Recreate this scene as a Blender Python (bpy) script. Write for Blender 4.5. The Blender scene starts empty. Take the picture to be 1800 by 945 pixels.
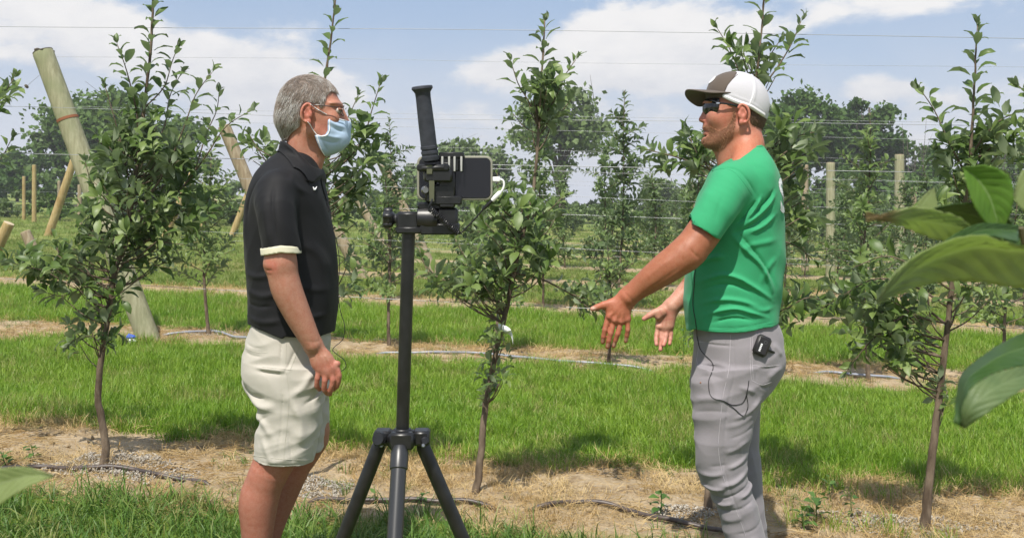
import bpy, math, random
import numpy as np
from mathutils import Vector, Matrix
R = math.radians
rng = np.random.default_rng(7)
random.seed(7)
SC = bpy.context.scene
COL = SC.collection

# ------------------------------------------------------------------ camera
CAMH, F, HX, HY = 1.37, 1750.0, 900.0, 350.0
cam = bpy.data.cameras.new("camera")
cam_o = bpy.data.objects.new("camera", cam)
COL.objects.link(cam_o)
cam.sensor_width = 36.0
cam.lens = 35.0
cam.shift_y = -122.5 / 1800.0
cam.dof.use_dof = True
cam.dof.focus_distance = 3.5
cam.dof.aperture_fstop = 15.0
cam.clip_start = 0.05
cam.clip_end = 3000
HAZE = 0.0011                            # thin summer haze, per metre
cam_o.location = (0, 0, CAMH)
cam_o.rotation_euler = (R(90), 0, 0)
SC.camera = cam_o

# ------------------------------------------------------------------ sun and sky
SUN_EL, SUN_AZ = R(59), R(196)          # azimuth from +Y clockwise: behind the camera, a little to the left
sun = bpy.data.lights.new("sun", 'SUN')
sun.energy = 4.8
sun.angle = R(0.6)
sun.color = (1.0, 0.95, 0.86)
sun_o = bpy.data.objects.new("sun", sun)
COL.objects.link(sun_o)
sd = Vector((math.sin(SUN_AZ) * math.cos(SUN_EL), math.cos(SUN_AZ) * math.cos(SUN_EL), math.sin(SUN_EL)))
sun_o.rotation_euler = sd.to_track_quat('Z', 'Y').to_euler()
sun_o.location = sd * 30

SC.view_settings.view_transform = 'Standard'
SC.view_settings.look = 'None'
SC.view_settings.exposure = 0.28
SC.view_settings.gamma = 1.0
SC.view_settings.use_curve_mapping = False
SC.cycles.max_bounces = 6
SC.cycles.transparent_max_bounces = 8
SC.cycles.caustics_reflective = False
SC.cycles.caustics_refractive = False


class NT:
    """small node-tree helper"""
    def __init__(self, tree):
        self.t = tree
        self.t.nodes.clear()

    def n(self, typ, **kw):
        nd = self.t.nodes.new(typ)
        ins = kw.pop('ins', {})
        for k, v in kw.items():
            setattr(nd, k, v)
        for k, v in ins.items():
            self.set(nd, k, v)
        return nd

    def set(self, nd, k, v):
        s = nd.inputs[k]
        if isinstance(v, bpy.types.NodeSocket):
            self.t.links.new(v, s)
        else:
            if hasattr(s, 'default_value') and not isinstance(v, (int, float)) and len(v) == 3 and s.type == 'RGBA':
                v = (*v, 1)
            s.default_value = v

    def math(self, op, a, b=0.0, c=None, clamp=False):
        nd = self.n('ShaderNodeMath', operation=op, use_clamp=clamp)
        self.set(nd, 0, a)
        self.set(nd, 1, b)
        if c is not None:
            self.set(nd, 2, c)
        return nd.outputs[0]

    def vmath(self, op, a, b=(0, 0, 0), out=0):
        nd = self.n('ShaderNodeVectorMath', operation=op)
        self.set(nd, 0, a)
        if op == 'SCALE':
            self.set(nd, 'Scale', b)
        else:
            self.set(nd, 1, b)
        return nd.outputs[out]

    def mix(self, f, a, b, blend='MIX'):
        nd = self.n('ShaderNodeMix', data_type='RGBA', blend_type=blend)
        self.set(nd, 0, f)
        self.set(nd, 6, a)
        self.set(nd, 7, b)
        return nd.outputs[2]

    def noise(self, vec, scale, detail=4, rough=0.55, dist=0.0, out=0):
        nd = self.n('ShaderNodeTexNoise', ins={'Scale': scale, 'Detail': detail, 'Roughness': rough, 'Distortion': dist})
        if vec is not None:
            self.set(nd, 'Vector', vec)
        return nd.outputs[out]

    def ramp(self, f, lo, hi, a=0.0, b=1.0, smooth=True):
        nd = self.n('ShaderNodeMapRange', interpolation_type='SMOOTHSTEP' if smooth else 'LINEAR')
        for k, v in ((0, f), (1, lo), (2, hi), (3, a), (4, b)):
            self.set(nd, k, v)
        return nd.outputs[0]


world = bpy.data.worlds.new("World")
SC.world = world
world.use_nodes = True
w = NT(world.node_tree)
sky = w.n('ShaderNodeTexSky', sky_type='NISHITA', sun_disc=False, sun_elevation=SUN_EL, sun_rotation=SUN_AZ,
          altitude=200, air_density=1.0, dust_density=1.6, ozone_density=1.2)
tc = w.n('ShaderNodeTexCoord')
dirv = tc.outputs['Generated']
sep = w.n('ShaderNodeSeparateXYZ', ins={0: dirv})
dx, dy, dz = sep.outputs
q = w.vmath('MULTIPLY', dirv, (1.0, 1.0, 2.1))
nA = w.noise(q, 6.3, 9, 0.58, 0.25)
nB = w.noise(w.vmath('ADD', q, (3.1, 1.7, 0.4)), 17.0, 7, 0.62)
cov = w.math('ADD', w.math('MULTIPLY', nA, 0.68), w.math('MULTIPLY', nB, 0.32))


def blob(px, py, rx, ry, amp):
    """a soft place in the sky where the cloud is thicker (or thinner): direction space"""
    u, v = (px - HX) / F, (HY - py) / F
    l = math.sqrt(u * u + 1 + v * v)
    d = w.vmath('SUBTRACT', dirv, (u / l, 1 / l, v / l))
    d = w.vmath('MULTIPLY', d, (F / rx, 1.0, F / ry))
    ln = w.vmath('LENGTH', d, out=1)
    return w.ramp(ln, 0.15, 1.35, amp, 0.0)


tot = cov
for b in ((1060, 90, 330, 66, 0.34), (900, 118, 140, 40, 0.14), (150, 60, 200, 90, 0.24), (500, 95, 190, 100, 0.22),
          (1420, 10, 420, 46, 0.15), (760, 62, 300, 72, -0.30), (360, 30, 120, 60, -0.16), (1500, 110, 220, 70, -0.16),
          (60, 165, 160, 60, -0.10), (1190, 110, 130, 50, 0.12), (1530, 155, 70, 28, 0.18), (1120, 15, 260, 30, -0.12)):
    tot = w.math('ADD', tot, blob(*b))
mask = w.ramp(tot, 0.47, 0.62)
# haze bank that thickens towards the horizon all the way round
bank = w.ramp(w.math('ADD', dz, w.math('MULTIPLY', w.math('SUBTRACT', nA, 0.5), 0.10)), 0.015, 0.21, 0.92, 0.10)
shade = w.ramp(w.math('ADD', w.math('MULTIPLY', nB, 0.5), w.math('MULTIPLY', dz, 2.4)), 0.25, 0.75)
cloud = w.mix(shade, (6.0, 6.3, 7.0), (8.9, 8.8, 8.8))
skyc = w.mix(0.55, sky.outputs[0], (4.3, 5.9, 8.6))
c1 = w.mix(bank, skyc, (6.5, 6.85, 7.7))
c2 = w.mix(mask, c1, cloud)
bg = w.n('ShaderNodeBackground', ins={'Color': c2, 'Strength': 0.085})
wo = w.n('ShaderNodeOutputWorld', ins={'Surface': bg.outputs[0]})


# ------------------------------------------------------------------ helpers
def P(px, py, Y):
    """photo pixel -> point at depth Y"""
    return np.array(((px - HX) / F * Y, Y, CAMH + (HY - py) / F * Y))


def tag(o, label=None, cat=None, group=None, kind=None):
    if label: o['label'] = label
    if cat: o['category'] = cat
    if group: o['group'] = group
    if kind: o['kind'] = kind
    return o


def empty(name, loc, label, cat, group=None):
    o = bpy.data.objects.new(name, None)
    o.empty_display_size = 0.1
    o.location = tuple(loc)
    COL.objects.link(o)
    return tag(o, label, cat, group)


def mesh_np(name, V, Fc, smooth=True):
    """fast mesh from numpy: V (n,3), Fc list of index arrays (each (m,3) or (m,4))"""
    me = bpy.data.meshes.new(name)
    V = np.asarray(V, np.float32)
    if not isinstance(Fc, (list, tuple)):
        Fc = [Fc]
    Fc = [np.asarray(f, np.int32) for f in Fc if len(f)]
    idx = np.concatenate([f.ravel() for f in Fc])
    cnt = np.concatenate([np.full(len(f), f.shape[1], np.int32) for f in Fc])
    st = np.concatenate([[0], np.cumsum(cnt)[:-1]]).astype(np.int32)
    me.vertices.add(len(V))
    me.vertices.foreach_set('co', V.ravel())
    me.loops.add(len(idx))
    me.loops.foreach_set('vertex_index', idx)
    me.polygons.add(len(cnt))
    me.polygons.foreach_set('loop_start', st)
    me.polygons.foreach_set('loop_total', cnt)
    me.update(calc_edges=True)
    if smooth:
        me.polygons.foreach_set('use_smooth', np.ones(len(cnt), bool))
    return me


def set_attr(me, name, arr):
    """per-vertex colour attribute"""
    a = me.attributes.new(name, 'FLOAT_COLOR', 'POINT')
    c = np.ones((len(me.vertices), 4), np.float32)
    c[:, :arr.shape[1]] = arr
    a.data.foreach_set('color', c.ravel())


def link(name, me, mat, parent=None):
    """link a mesh whose coordinates are world ones; if parented the root offset is taken out"""
    o = bpy.data.objects.new(name, me)
    if mat is not None and len(me.materials) == 0:
        me.materials.append(mat)
    if parent is not None:
        o.parent = parent
        base = parent
        off = np.zeros(3)
        while base is not None:
            off += np.array(base.location)
            base = base.parent
        o.location = tuple(-off)
    COL.objects.link(o)
    return o


class MB:
    """collects tubes, boxes, lathes... into one mesh"""
    def __init__(self):
        self.v, self.q, self.t, self.n = [], [], [], 0

    def add(self, V, Q=None, T=None):
        V = np.asarray(V, float)
        if Q is not None and len(Q): self.q.append(np.asarray(Q, int) + self.n)
        if T is not None and len(T): self.t.append(np.asarray(T, int) + self.n)
        self.v.append(V)
        self.n += len(V)

    def tube(self, pts, rad, sides=8, caps=True):
        pts = np.asarray(pts, float)
        m = len(pts)
        rad = np.broadcast_to(np.asarray(rad, float), (m,))
        tan = np.gradient(pts, axis=0)
        tan /= np.linalg.norm(tan, axis=1)[:, None] + 1e-12
        ref = np.array((0, 0, 1.0)) if abs(tan[0, 2]) < 0.9 else np.array((0, 1.0, 0))
        u = np.cross(tan[0], ref)
        u /= np.linalg.norm(u)
        rings = []
        a = np.linspace(0, 2 * np.pi, sides, endpoint=False)
        for i in range(m):
            u = u - tan[i] * u.dot(tan[i])
            u /= np.linalg.norm(u) + 1e-12
            v = np.cross(tan[i], u)
            rings.append(pts[i] + rad[i] * (np.cos(a)[:, None] * u + np.sin(a)[:, None] * v))
        V = np.concatenate(rings)
        i, j = np.meshgrid(np.arange(m - 1), np.arange(sides), indexing='ij')
        i, j = i.ravel(), j.ravel()
        k = (j + 1) % sides
        Q = np.stack([i * sides + j, i * sides + k, (i + 1) * sides + k, (i + 1) * sides + j], 1)
        T = []
        if caps:
            V = np.concatenate([V, pts[:1], pts[-1:]])
            c0, c1 = m * sides, m * sides + 1
            for s in range(sides):
                e = (s + 1) % sides
                T.append((c0, e, s))
                T.append((c1, (m - 1) * sides + s, (m - 1) * sides + e))
        self.add(V, Q, T)
        return self

    def lathe(self, a, b, prof, sides=20):
        """profile [(t, r)] along the axis a->b"""
        a, b = np.asarray(a, float), np.asarray(b, float)
        return self.tube_exact([a + (b - a) * t for t, r in prof], [r for t, r in prof], b - a, sides)

    def tube_exact(self, pts, rad, axis, sides):
        axis = np.asarray(axis, float) / np.linalg.norm(axis)
        ref = np.array((0, 0, 1.0)) if abs(axis[2]) < 0.9 else np.array((1.0, 0, 0))
        u = np.cross(axis, ref); u /= np.linalg.norm(u)
        v = np.cross(axis, u)
        a = np.linspace(0, 2 * np.pi, sides, endpoint=False)
        V = np.concatenate([p + max(r, 1e-5) * (np.cos(a)[:, None] * u + np.sin(a)[:, None] * v) for p, r in zip(pts, rad)])
        m = len(pts)
        i, j = np.meshgrid(np.arange(m - 1), np.arange(sides), indexing='ij')
        i, j = i.ravel(), j.ravel(); k = (j + 1) % sides
        Q = np.stack([i * sides + j, i * sides + k, (i + 1) * sides + k, (i + 1) * sides + j], 1)
        V = np.concatenate([V, [pts[0]], [pts[-1]]])
        T = []
        for s in range(sides):
            e = (s + 1) % sides
            T += [(m * sides, e, s), (m * sides + 1, (m - 1) * sides + s, (m - 1) * sides + e)]
        self.add(V, Q, T)
        return self

    def box(self, c, half, rot=None, bev=0.0):
        """box with chamfered edges"""
        hx, hy, hz = half
        b = min(bev, hx * .9, hy * .9, hz * .9)
        pts = []
        for sx in (-1, 1):
            for sy in (-1, 1):
                for sz in (-1, 1):
                    if b <= 0:
                        pts.append((sx * hx, sy * hy, sz * hz))
                    else:
                        pts += [(sx * (hx - b), sy * (hy - b), sz * hz), (sx * (hx - b), sy * hy, sz * (hz - b)), (sx * hx, sy * (hy - b), sz * (hz - b))]
        V = np.array(pts, float)
        import bmesh
        bm = bmesh.new()
        for p in V: bm.verts.new(p)
        bmesh.ops.convex_hull(bm, input=bm.verts)
        bm.verts.ensure_lookup_table(); bm.verts.index_update()
        V = np.array([v.co[:] for v in bm.verts])
        T = [[v.index for v in f.verts] for f in bm.faces]
        Tr = []
        for f in T:
            for i in range(1, len(f) - 1): Tr.append((f[0], f[i], f[i + 1]))
        bm.free()
        if rot is not None: V = V @ np.asarray(rot, float).T
        self.add(V + np.asarray(c, float), None, Tr)
        return self

    def mesh(self, name, smooth=True):
        return mesh_np(name, np.concatenate(self.v), [np.concatenate(x) for x in (self.q, self.t) if x], smooth)

    def build(self, name, mat, parent=None, smooth=True, angle=40):
        me = self.mesh(name, smooth)
        if smooth and angle:
            me.set_sharp_from_angle(angle=R(angle))
        return link(name, me, mat, parent)


def catmull(pts, n):
    """smooth resample of a polyline (n points)"""
    pts = np.asarray(pts, float)
    if len(pts) < 3:
        return pts[0] + (pts[-1] - pts[0]) * np.linspace(0, 1, n)[:, None]
    d = np.concatenate([[0], np.cumsum(np.linalg.norm(np.diff(pts, axis=0), axis=1))])
    s = np.linspace(0, d[-1], n)
    m = np.gradient(pts, d, axis=0)
    i = np.clip(np.searchsorted(d, s, side='right') - 1, 0, len(d) - 2)
    h = (d[i + 1] - d[i])[:, None]
    t = ((s - d[i]) / (d[i + 1] - d[i]))[:, None]
    return ((2 * t**3 - 3 * t**2 + 1) * pts[i] + (t**3 - 2 * t**2 + t) * h * m[i] + (-2 * t**3 + 3 * t**2) * pts[i + 1] + (t**3 - t**2) * h * m[i + 1])


# ------------------------------------------------------------------ materials
MATS = {}


def mat(name, base=(0.5, 0.5, 0.5), rough=0.6, metal=0.0, spec=0.5, fn=None, **kw):
    if name in MATS: return MATS[name]
    m = bpy.data.materials.new(name)
    m.use_nodes = True
    t = NT(m.node_tree)
    b = t.n('ShaderNodeBsdfPrincipled', ins={'Base Color': base, 'Roughness': rough, 'Metallic': metal, 'Specular IOR Level': spec})
    for k, v in kw.items():
        t.set(b, k.replace('_', ' '), v)
    o = t.n('ShaderNodeOutputMaterial')
    t.t.links.new(b.outputs[0], o.inputs[0])
    if fn: fn(t, b, o)
    MATS[name] = m
    return m


def bump(t, b, h, strength=0.3, dist=0.01):
    bn = t.n('ShaderNodeBump', ins={'Strength': strength, 'Distance': dist, 'Height': h})
    t.set(b, 'Normal', bn.outputs[0])


def vary(c1, c2, scale, detail=4, bstr=0.0, bdist=0.004, lo=0.3, hi=0.7, bscale=None, stretch=None):
    """fn: colour varies between c1 and c2 with noise in object space"""
    def fn(t, b, o):
        co = t.n('ShaderNodeTexCoord').outputs['Object']
        if stretch: co = t.vmath('MULTIPLY', co, stretch)
        n = t.noise(co, scale, detail)
        t.set(b, 'Base Color', t.mix(t.ramp(n, lo, hi), c1, c2))
        if bstr:
            bump(t, b, t.noise(co, bscale or scale * 3, 4), bstr, bdist)
    return fn


# ------------------------------------------------------------------ the lie of the land
SLOPE, ROWK, ROW0, ROWD = -0.034, 0.13, 4.57, 4.0


def rowq(x, y):
    return y + ROWK * x


def _vn(x, y, s, seed):
    """cheap smooth value noise"""
    r = np.random.default_rng(seed)
    tab = r.random((64, 64))
    x, y = x * s, y * s
    xi, yi = np.floor(x).astype(int), np.floor(y).astype(int)
    fx, fy = x - xi, y - yi
    fx, fy = fx * fx * (3 - 2 * fx), fy * fy * (3 - 2 * fy)
    g = lambda a, b: tab[a % 64, b % 64]
    return (g(xi, yi) * (1 - fx) + g(xi + 1, yi) * fx) * (1 - fy) + (g(xi, yi + 1) * (1 - fx) + g(xi + 1, yi + 1) * fx) * fy - 0.5


def stripd(x, y):
    """distance from the middle of the nearest bare strip"""
    t = (rowq(x, y) - ROW0 - 0.10) / ROWD
    return np.abs(t - np.round(t)) * ROWD


def gh(x, y):
    x, y = np.asarray(x, float), np.asarray(y, float)
    d = stripd(x, y)
    near = np.exp(-((y - 5) / 9.0) ** 2)
    soil = np.exp(-(d / 0.5) ** 4)
    z = SLOPE * np.clip(x, -60, 60) + 0.03 * np.exp(-(d / 0.45) ** 2)
    z = z + near * (0.035 * _vn(x, y, 1.7, 1) + soil * (0.035 * _vn(x, y, 6.0, 2) + 0.022 * _vn(x, y, 15, 3) + 0.012 * _vn(x, y, 34, 4)))
    return z


def ground_px(px, py):
    """photo pixel -> point on the ground"""
    Y = CAMH * F / (py - (HY - SLOPE * (px - HX)))
    for _ in range(6):
        x = (px - HX) / F * Y
        Y = (CAMH - float(gh(x, Y))) * F / (py - HY)
    x = (px - HX) / F * Y
    return np.array((x, Y, float(gh(x, Y))))
# ================================================================== GROUND
def axis(dense0, dense1, step, far0, far1, grow=1.16):
    a = list(np.arange(dense0, dense1 + 1e-6, step))
    s = step
    while a[-1] < far1:
        s *= grow; a.append(a[-1] + s)
    s = step
    while a[0] > far0:
        s *= grow; a.insert(0, a[0] - s)
    return np.array(a)


gx = np.clip(axis(-4.2, 4.2, 0.036, -170, 170), -170, 170)
gy = np.clip(axis(3.3, 9.2, 0.036, -30, 260), -30, 260)
X, Y = np.meshgrid(gx, gy, indexing='ij')
V = np.stack([X, Y, gh(X, Y)], -1).reshape(-1, 3)
ny = len(gy)
i, j = np.meshgrid(np.arange(len(gx) - 1), np.arange(ny - 1), indexing='ij')
i, j = i.ravel(), j.ravel()
Q = np.stack([i * ny + j, (i + 1) * ny + j, (i + 1) * ny + j + 1, i * ny + j + 1], 1)


def ground_fn(t, b, o):
    pos = t.n('ShaderNodeNewGeometry').outputs['Position']
    sx = t.n('ShaderNodeSeparateXYZ', ins={0: pos}).outputs
    qv = t.math('ADD', sx[1], t.math('MULTIPLY', sx[0], ROWK))
    tt = t.math('DIVIDE', t.math('SUBTRACT', qv, ROW0 + 0.10), ROWD)
    fr = t.math('ABSOLUTE', t.math('SUBTRACT', tt, t.math('ROUND', tt)))
    d = t.math('MULTIPLY', fr, ROWD)
    n1 = t.noise(pos, 1.6, 5, 0.6)
    n2 = t.noise(pos, 9.0, 6, 0.65)
    n3 = t.noise(pos, 60.0, 5, 0.7)
    n4 = t.noise(t.vmath('MULTIPLY', pos, (1, 1, 1)), 0.09, 3)
    edge = t.math('ADD', d, t.math('ADD', t.math('MULTIPLY', t.math('SUBTRACT', n1, 0.5), 0.55), t.math('MULTIPLY', t.math('SUBTRACT', n2, 0.5), 0.25)))
    g = t.ramp(edge, 0.50, 0.66)
    far = t.ramp(sx[1], 26.0, 55.0)
    g = t.math('MAXIMUM', g, far)
    head = t.ramp(t.math('ADD', sx[0], t.math('MULTIPLY', sx[1], -0.20)), -9.0, -5.0)   # mown headland beyond the row ends
    g = t.math('MAXIMUM', g, t.math('MULTIPLY', t.math('SUBTRACT', 1.0, head), t.ramp(sx[1], 14.0, 18.0)))
    soil = t.mix(t.ramp(n1, 0.3, 0.7), (0.345, 0.268, 0.172), (0.44, 0.345, 0.228))
    soil = t.mix(t.ramp(n2, 0.42, 0.72), soil, (0.215, 0.148, 0.080))
    soil = t.mix(t.ramp(n3, 0.5, 0.75), soil, (0.50, 0.40, 0.27))
    straw = t.ramp(t.noise(t.vmath('MULTIPLY', pos, (5, 16, 5)), 5.0, 4), 0.52, 0.68)
    soil = t.mix(t.math('MULTIPLY', straw, 0.5), soil, (0.42, 0.275, 0.10))
    turf = t.mix(t.ramp(n2, 0.3, 0.7), (0.085, 0.135, 0.016), (0.15, 0.21, 0.03))
    farturf = t.mix(t.ramp(t.noise(pos, 0.35, 6, 0.7), 0.35, 0.68), (0.12, 0.175, 0.03), (0.23, 0.255, 0.075))
    turf = t.mix(t.ramp(sx[1], 12.0, 26.0), turf, farturf)
    c = t.mix(g, soil, turf)
    c = t.mix(t.math('MULTIPLY', t.ramp(t.noise(pos, 24.0, 6, 0.7), .50, .72), t.math('MULTIPLY', t.math('SUBTRACT', 1.0, g), .55)), c, (0.19, 0.135, 0.075))
    t.set(b, 'Base Color', c)
    h = t.math('ADD', t.math('MULTIPLY', n2, 0.6), t.math('MULTIPLY', n3, 0.4))
    bump(t, b, h, 0.9, 0.03)


M_ground = mat('ground', rough=0.95, spec=0.15, fn=ground_fn)
g_o = link('ground', mesh_np('ground', V, Q), M_ground)
g_o['kind'] = 'structure'


# ------------------------------------------------------------------ scattering
def scatter(name, pts, rot, scl, sources, material, label=None):
    """real geometry instanced on points: grass, straw, gravel"""
    col = bpy.data.collections.new(name + '_pieces')
    for k, me in enumerate(sources):
        me.materials.append(material)
        col.objects.link(bpy.data.objects.new(name + '_piece', me))
    me = bpy.data.meshes.new(name)
    n = len(pts)
    me.vertices.add(n)
    me.vertices.foreach_set('co', np.asarray(pts, np.float32).ravel())
    a = me.attributes.new('rot', 'FLOAT_VECTOR', 'POINT'); a.data.foreach_set('vector', np.asarray(rot, np.float32).ravel())
    a = me.attributes.new('scl', 'FLOAT_VECTOR', 'POINT'); a.data.foreach_set('vector', np.asarray(scl, np.float32).ravel())
    a = me.attributes.new('pick', 'INT', 'POINT'); a.data.foreach_set('value', rng.integers(0, len(sources), n).astype(np.int32))
    o = bpy.data.objects.new(name, me)
    COL.objects.link(o)
    o['kind'] = 'stuff'
    ng = bpy.data.node_groups.new(name, 'GeometryNodeTree')
    ng.interface.new_socket('Geometry', in_out='INPUT', socket_type='NodeSocketGeometry')
    ng.interface.new_socket('Geometry', in_out='OUTPUT', socket_type='NodeSocketGeometry')
    N = ng.nodes
    gi, go = N.new('NodeGroupInput'), N.new('NodeGroupOutput')
    ci = N.new('GeometryNodeCollectionInfo'); ci.inputs[0].default_value = col
    ci.inputs['Separate Children'].default_value = True
    ci.inputs['Reset Children'].default_value = True
    iop = N.new('GeometryNodeInstanceOnPoints')
    iop.inputs['Pick Instance'].default_value = True

    def attr(nm, dt):
        x = N.new('GeometryNodeInputNamedAttribute'); x.data_type = dt; x.inputs[0].default_value = nm
        return x.outputs[0]
    L = ng.links.new
    L(gi.outputs[0], iop.inputs['Points'])
    L(ci.outputs[0], iop.inputs['Instance'])
    L(attr('pick', 'INT'), iop.inputs['Instance Index'])
    L(attr('rot', 'FLOAT_VECTOR'), iop.inputs['Rotation'])
    L(attr('scl', 'FLOAT_VECTOR'), iop.inputs['Scale'])
    L(iop.outputs[0], go.inputs[0])
    md = o.modifiers.new('scatter', 'NODES')
    md.node_group = ng
    return o


def tuft(nb, h, spread, wid, lean, seed, segs=3):
    r = np.random.default_rng(seed)
    m = MB()
    for _ in range(nb):
        a = r.uniform(0, 2 * np.pi)
        rr = spread * math.sqrt(r.random())
        p = np.array((rr * math.cos(a), rr * math.sin(a), -0.012))
        d = a + r.normal(0, 0.9)
        L = h * r.uniform(0.55, 1.15)
        le = abs(r.normal(lean, 0.25))
        side = np.array((-math.sin(d), math.cos(d), 0)) * wid * r.uniform(.7, 1.2)
        tw = r.uniform(-.8, .8)
        side = side * math.cos(tw) + np.array((math.cos(d), math.sin(d), 0)) * wid * math.sin(tw)
        V = []
        ang = le * 0.35
        q = p.copy()
        for s in range(segs):
            wd = (1, 0.85, 0.55)[min(s, 2)]
            V += [q - side * wd, q + side * wd]
            st = L / segs
            q = q + st * np.array((math.cos(d) * math.sin(ang), math.sin(d) * math.sin(ang), math.cos(ang)))
            ang += le * 0.75
        V.append(q)
        k = segs * 2
        Qd = [(2 * s, 2 * s + 1, 2 * s + 3, 2 * s + 2) for s in range(segs - 1)]
        m.add(V, Qd, [(k - 2, k - 1, k)])
    return m.mesh('tuft')


def leafmat(name, c1, c2, dry=None, rough=0.5, trans=0.35, sc=0.8, spec=0.35, backc=None, rnd=0.5):
    """thin foliage: colour varies by place and by piece, light comes through"""
    m = bpy.data.materials.new(name)
    m.use_nodes = True
    t = NT(m.node_tree)
    g = t.n('ShaderNodeNewGeometry')
    oi = t.n('ShaderNodeObjectInfo')
    n = t.noise(g.outputs['Position'], sc, 4, 0.6)
    f = t.math('ADD', t.math('MULTIPLY', t.math('SUBTRACT', oi.outputs['Random'], 0.5), rnd), n)
    c = t.mix(t.ramp(f, 0.25, 0.75), c1, c2)
    if dry:
        c = t.mix(t.ramp(t.math('ADD', t.math('MULTIPLY', oi.outputs['Random'], 0.5), t.noise(g.outputs['Position'], sc * 2.7, 3)), 0.84, 1.05), c, dry)
    if backc:
        c = t.mix(g.outputs['Backfacing'], c, backc)
    b = t.n('ShaderNodeBsdfPrincipled', ins={'Base Color': c, 'Roughness': rough, 'Specular IOR Level': spec})
    tr = t.n('ShaderNodeBsdfTranslucent', ins={'Color': t.mix(0.35, c, (0.16, 0.30, 0.02))})
    mx = t.n('ShaderNodeMixShader', ins={0: trans, 1: b.outputs[0], 2: tr.outputs[0]})
    t.n('ShaderNodeOutputMaterial', ins={0: mx.outputs[0]})
    MATS[name] = m
    return m


M_grass = leafmat('grass', (0.150, 0.285, 0.018), (0.270, 0.400, 0.044), dry=(0.34, 0.33, 0.11), rough=0.42, trans=0.36, sc=0.9)
M_fgrass = leafmat('coarse_grass', (0.075, 0.16, 0.024), (0.15, 0.25, 0.045), dry=(0.27, 0.28, 0.09), rough=0.45, trans=0.30, sc=1.4)
M_straw = leafmat('straw', (0.40, 0.255, 0.100), (0.60, 0.45, 0.225), rough=0.7, trans=0.2, sc=3.0)
M_gravel = mat('gravel', rough=0.85, fn=lambda t, b, o: t.set(b, 'Base Color', t.mix(t.n('ShaderNodeObjectInfo').outputs['Random'], (0.24, 0.21, 0.165), (0.47, 0.43, 0.37))))


def grass_edge(x, y):
    n = _vn(x, y, 1.5, 21) * 0.62 + _vn(x, y, 5.0, 22) * 0.32
    return stripd(x, y) + n


def sample(n, y0, y1, spread=0.62):
    y = np.sqrt(rng.uniform(y0 * y0, y1 * y1, n))
    x = rng.uniform(-1, 1, n) * (spread * y + 0.5)
    return x, y


bands = [(3.0, 8.6, 26000, 0.105, 1.0), (8.6, 13.2, 15000, 0.105, 1.15), (13.2, 24, 15000, 0.11, 1.5), (24, 48, 13000, 0.12, 2.2)]
gp, gr, gs = [], [], []
for y0, y1, n, hgt, s in bands:
    x, y = sample(n, y0, y1)
    e = grass_edge(x, y)
    keep = e > rng.uniform(0.42, 0.74, n)
    qv = rowq(x, y)
    keep &= ~((qv < 4.3) & (y < 5.2))            # the near side is sown by itself below
    # beyond the left ends of the rows everything is mown turf
    keep |= (y > 16) & (x - 0.20 * y < -8)
    x, y = x[keep], y[keep]
    m = len(x)
    gp.append(np.stack([x, y, gh(x, y)], 1))
    gr.append(np.stack([rng.normal(0, .12, m), rng.normal(0, .12, m), rng.uniform(0, 6.28, m)], 1))
    ln = (0.78 + 0.6 * (_vn(x, y, 0.9, 31) + .5)) * rng.uniform(0.8, 1.15, m)
    low = np.where(y > 13, 0.62, 1.0)
    gs.append(np.stack([s * np.ones(m), s * np.ones(m), s * ln * low], 1))
M_grass2 = leafmat('far_grass', (0.125, 0.190, 0.026), (0.235, 0.275, 0.070), dry=(0.36, 0.32, 0.14), rough=0.5, trans=0.3, sc=0.35)
scatter('far_grass', np.concatenate(gp[2:]), np.concatenate(gr[2:]), np.concatenate(gs[2:]), [tuft(16, 0.105, 0.055, 0.0021, 0.5, 120 + k) for k in range(4)], M_grass2)
scatter('grass', np.concatenate(gp[:2]), np.concatenate(gr[:2]), np.concatenate(gs[:2]),
        [tuft(16, 0.105, 0.055, 0.0021, 0.5, 100 + k) for k in range(6)], M_grass)

# rough grass on the near side of the first strip, thick at the left, thin in the middle
x, y = sample(9000, 2.6, 5.3)
qv = rowq(x, y)
line = 4.06 + 0.22 * _vn(x, y, 2.2, 41) + 0.16 * _vn(x, y, 7, 42) + np.where(x < -1.1, 0.16, 0) + np.where((x > -0.9) & (x < 0.85), 0.07, 0) - np.where(x > 0.75, 0.16, 0)
keep = (qv < line) & (rng.random(len(x)) < np.clip((line - qv) * 6 + 0.15, 0, 1))
clump = (np.hypot(x + 0.47, y - 4.12) < 0.17 * rng.uniform(.3, 1.2, len(x)))
keep |= clump
x, y = x[keep], y[keep]; m = len(x)
scatter('coarse_grass', np.stack([x, y, gh(x, y)], 1), np.stack([rng.normal(0, .2, m), rng.normal(0, .2, m), rng.uniform(0, 6.28, m)], 1),
        np.repeat(rng.uniform(0.6, 1.25, m)[:, None], 3, 1), [tuft(9, 0.13, 0.05, 0.0030, 0.8, 200 + k) for k in range(5)], M_fgrass)

# scattered weeds and single tufts on the bare strips
x, y = sample(6500, 3.6, 10.0)
keep = (stripd(x, y) < 0.62) & (_vn(x, y, 3.0, 51) + .3 * np.clip(stripd(x, y) - .3, 0, 1) > 0.10)
x, y = x[keep], y[keep]; m = len(x)
scatter('strip_weeds', np.stack([x, y, gh(x, y)], 1), np.stack([rng.normal(0, .2, m), rng.normal(0, .2, m), rng.uniform(0, 6.28, m)], 1),
        np.repeat(rng.uniform(0.35, 0.8, m)[:, None], 3, 1), [tuft(6, 0.12, 0.03, 0.0028, 0.7, 230 + k) for k in range(4)], M_fgrass)

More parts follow.
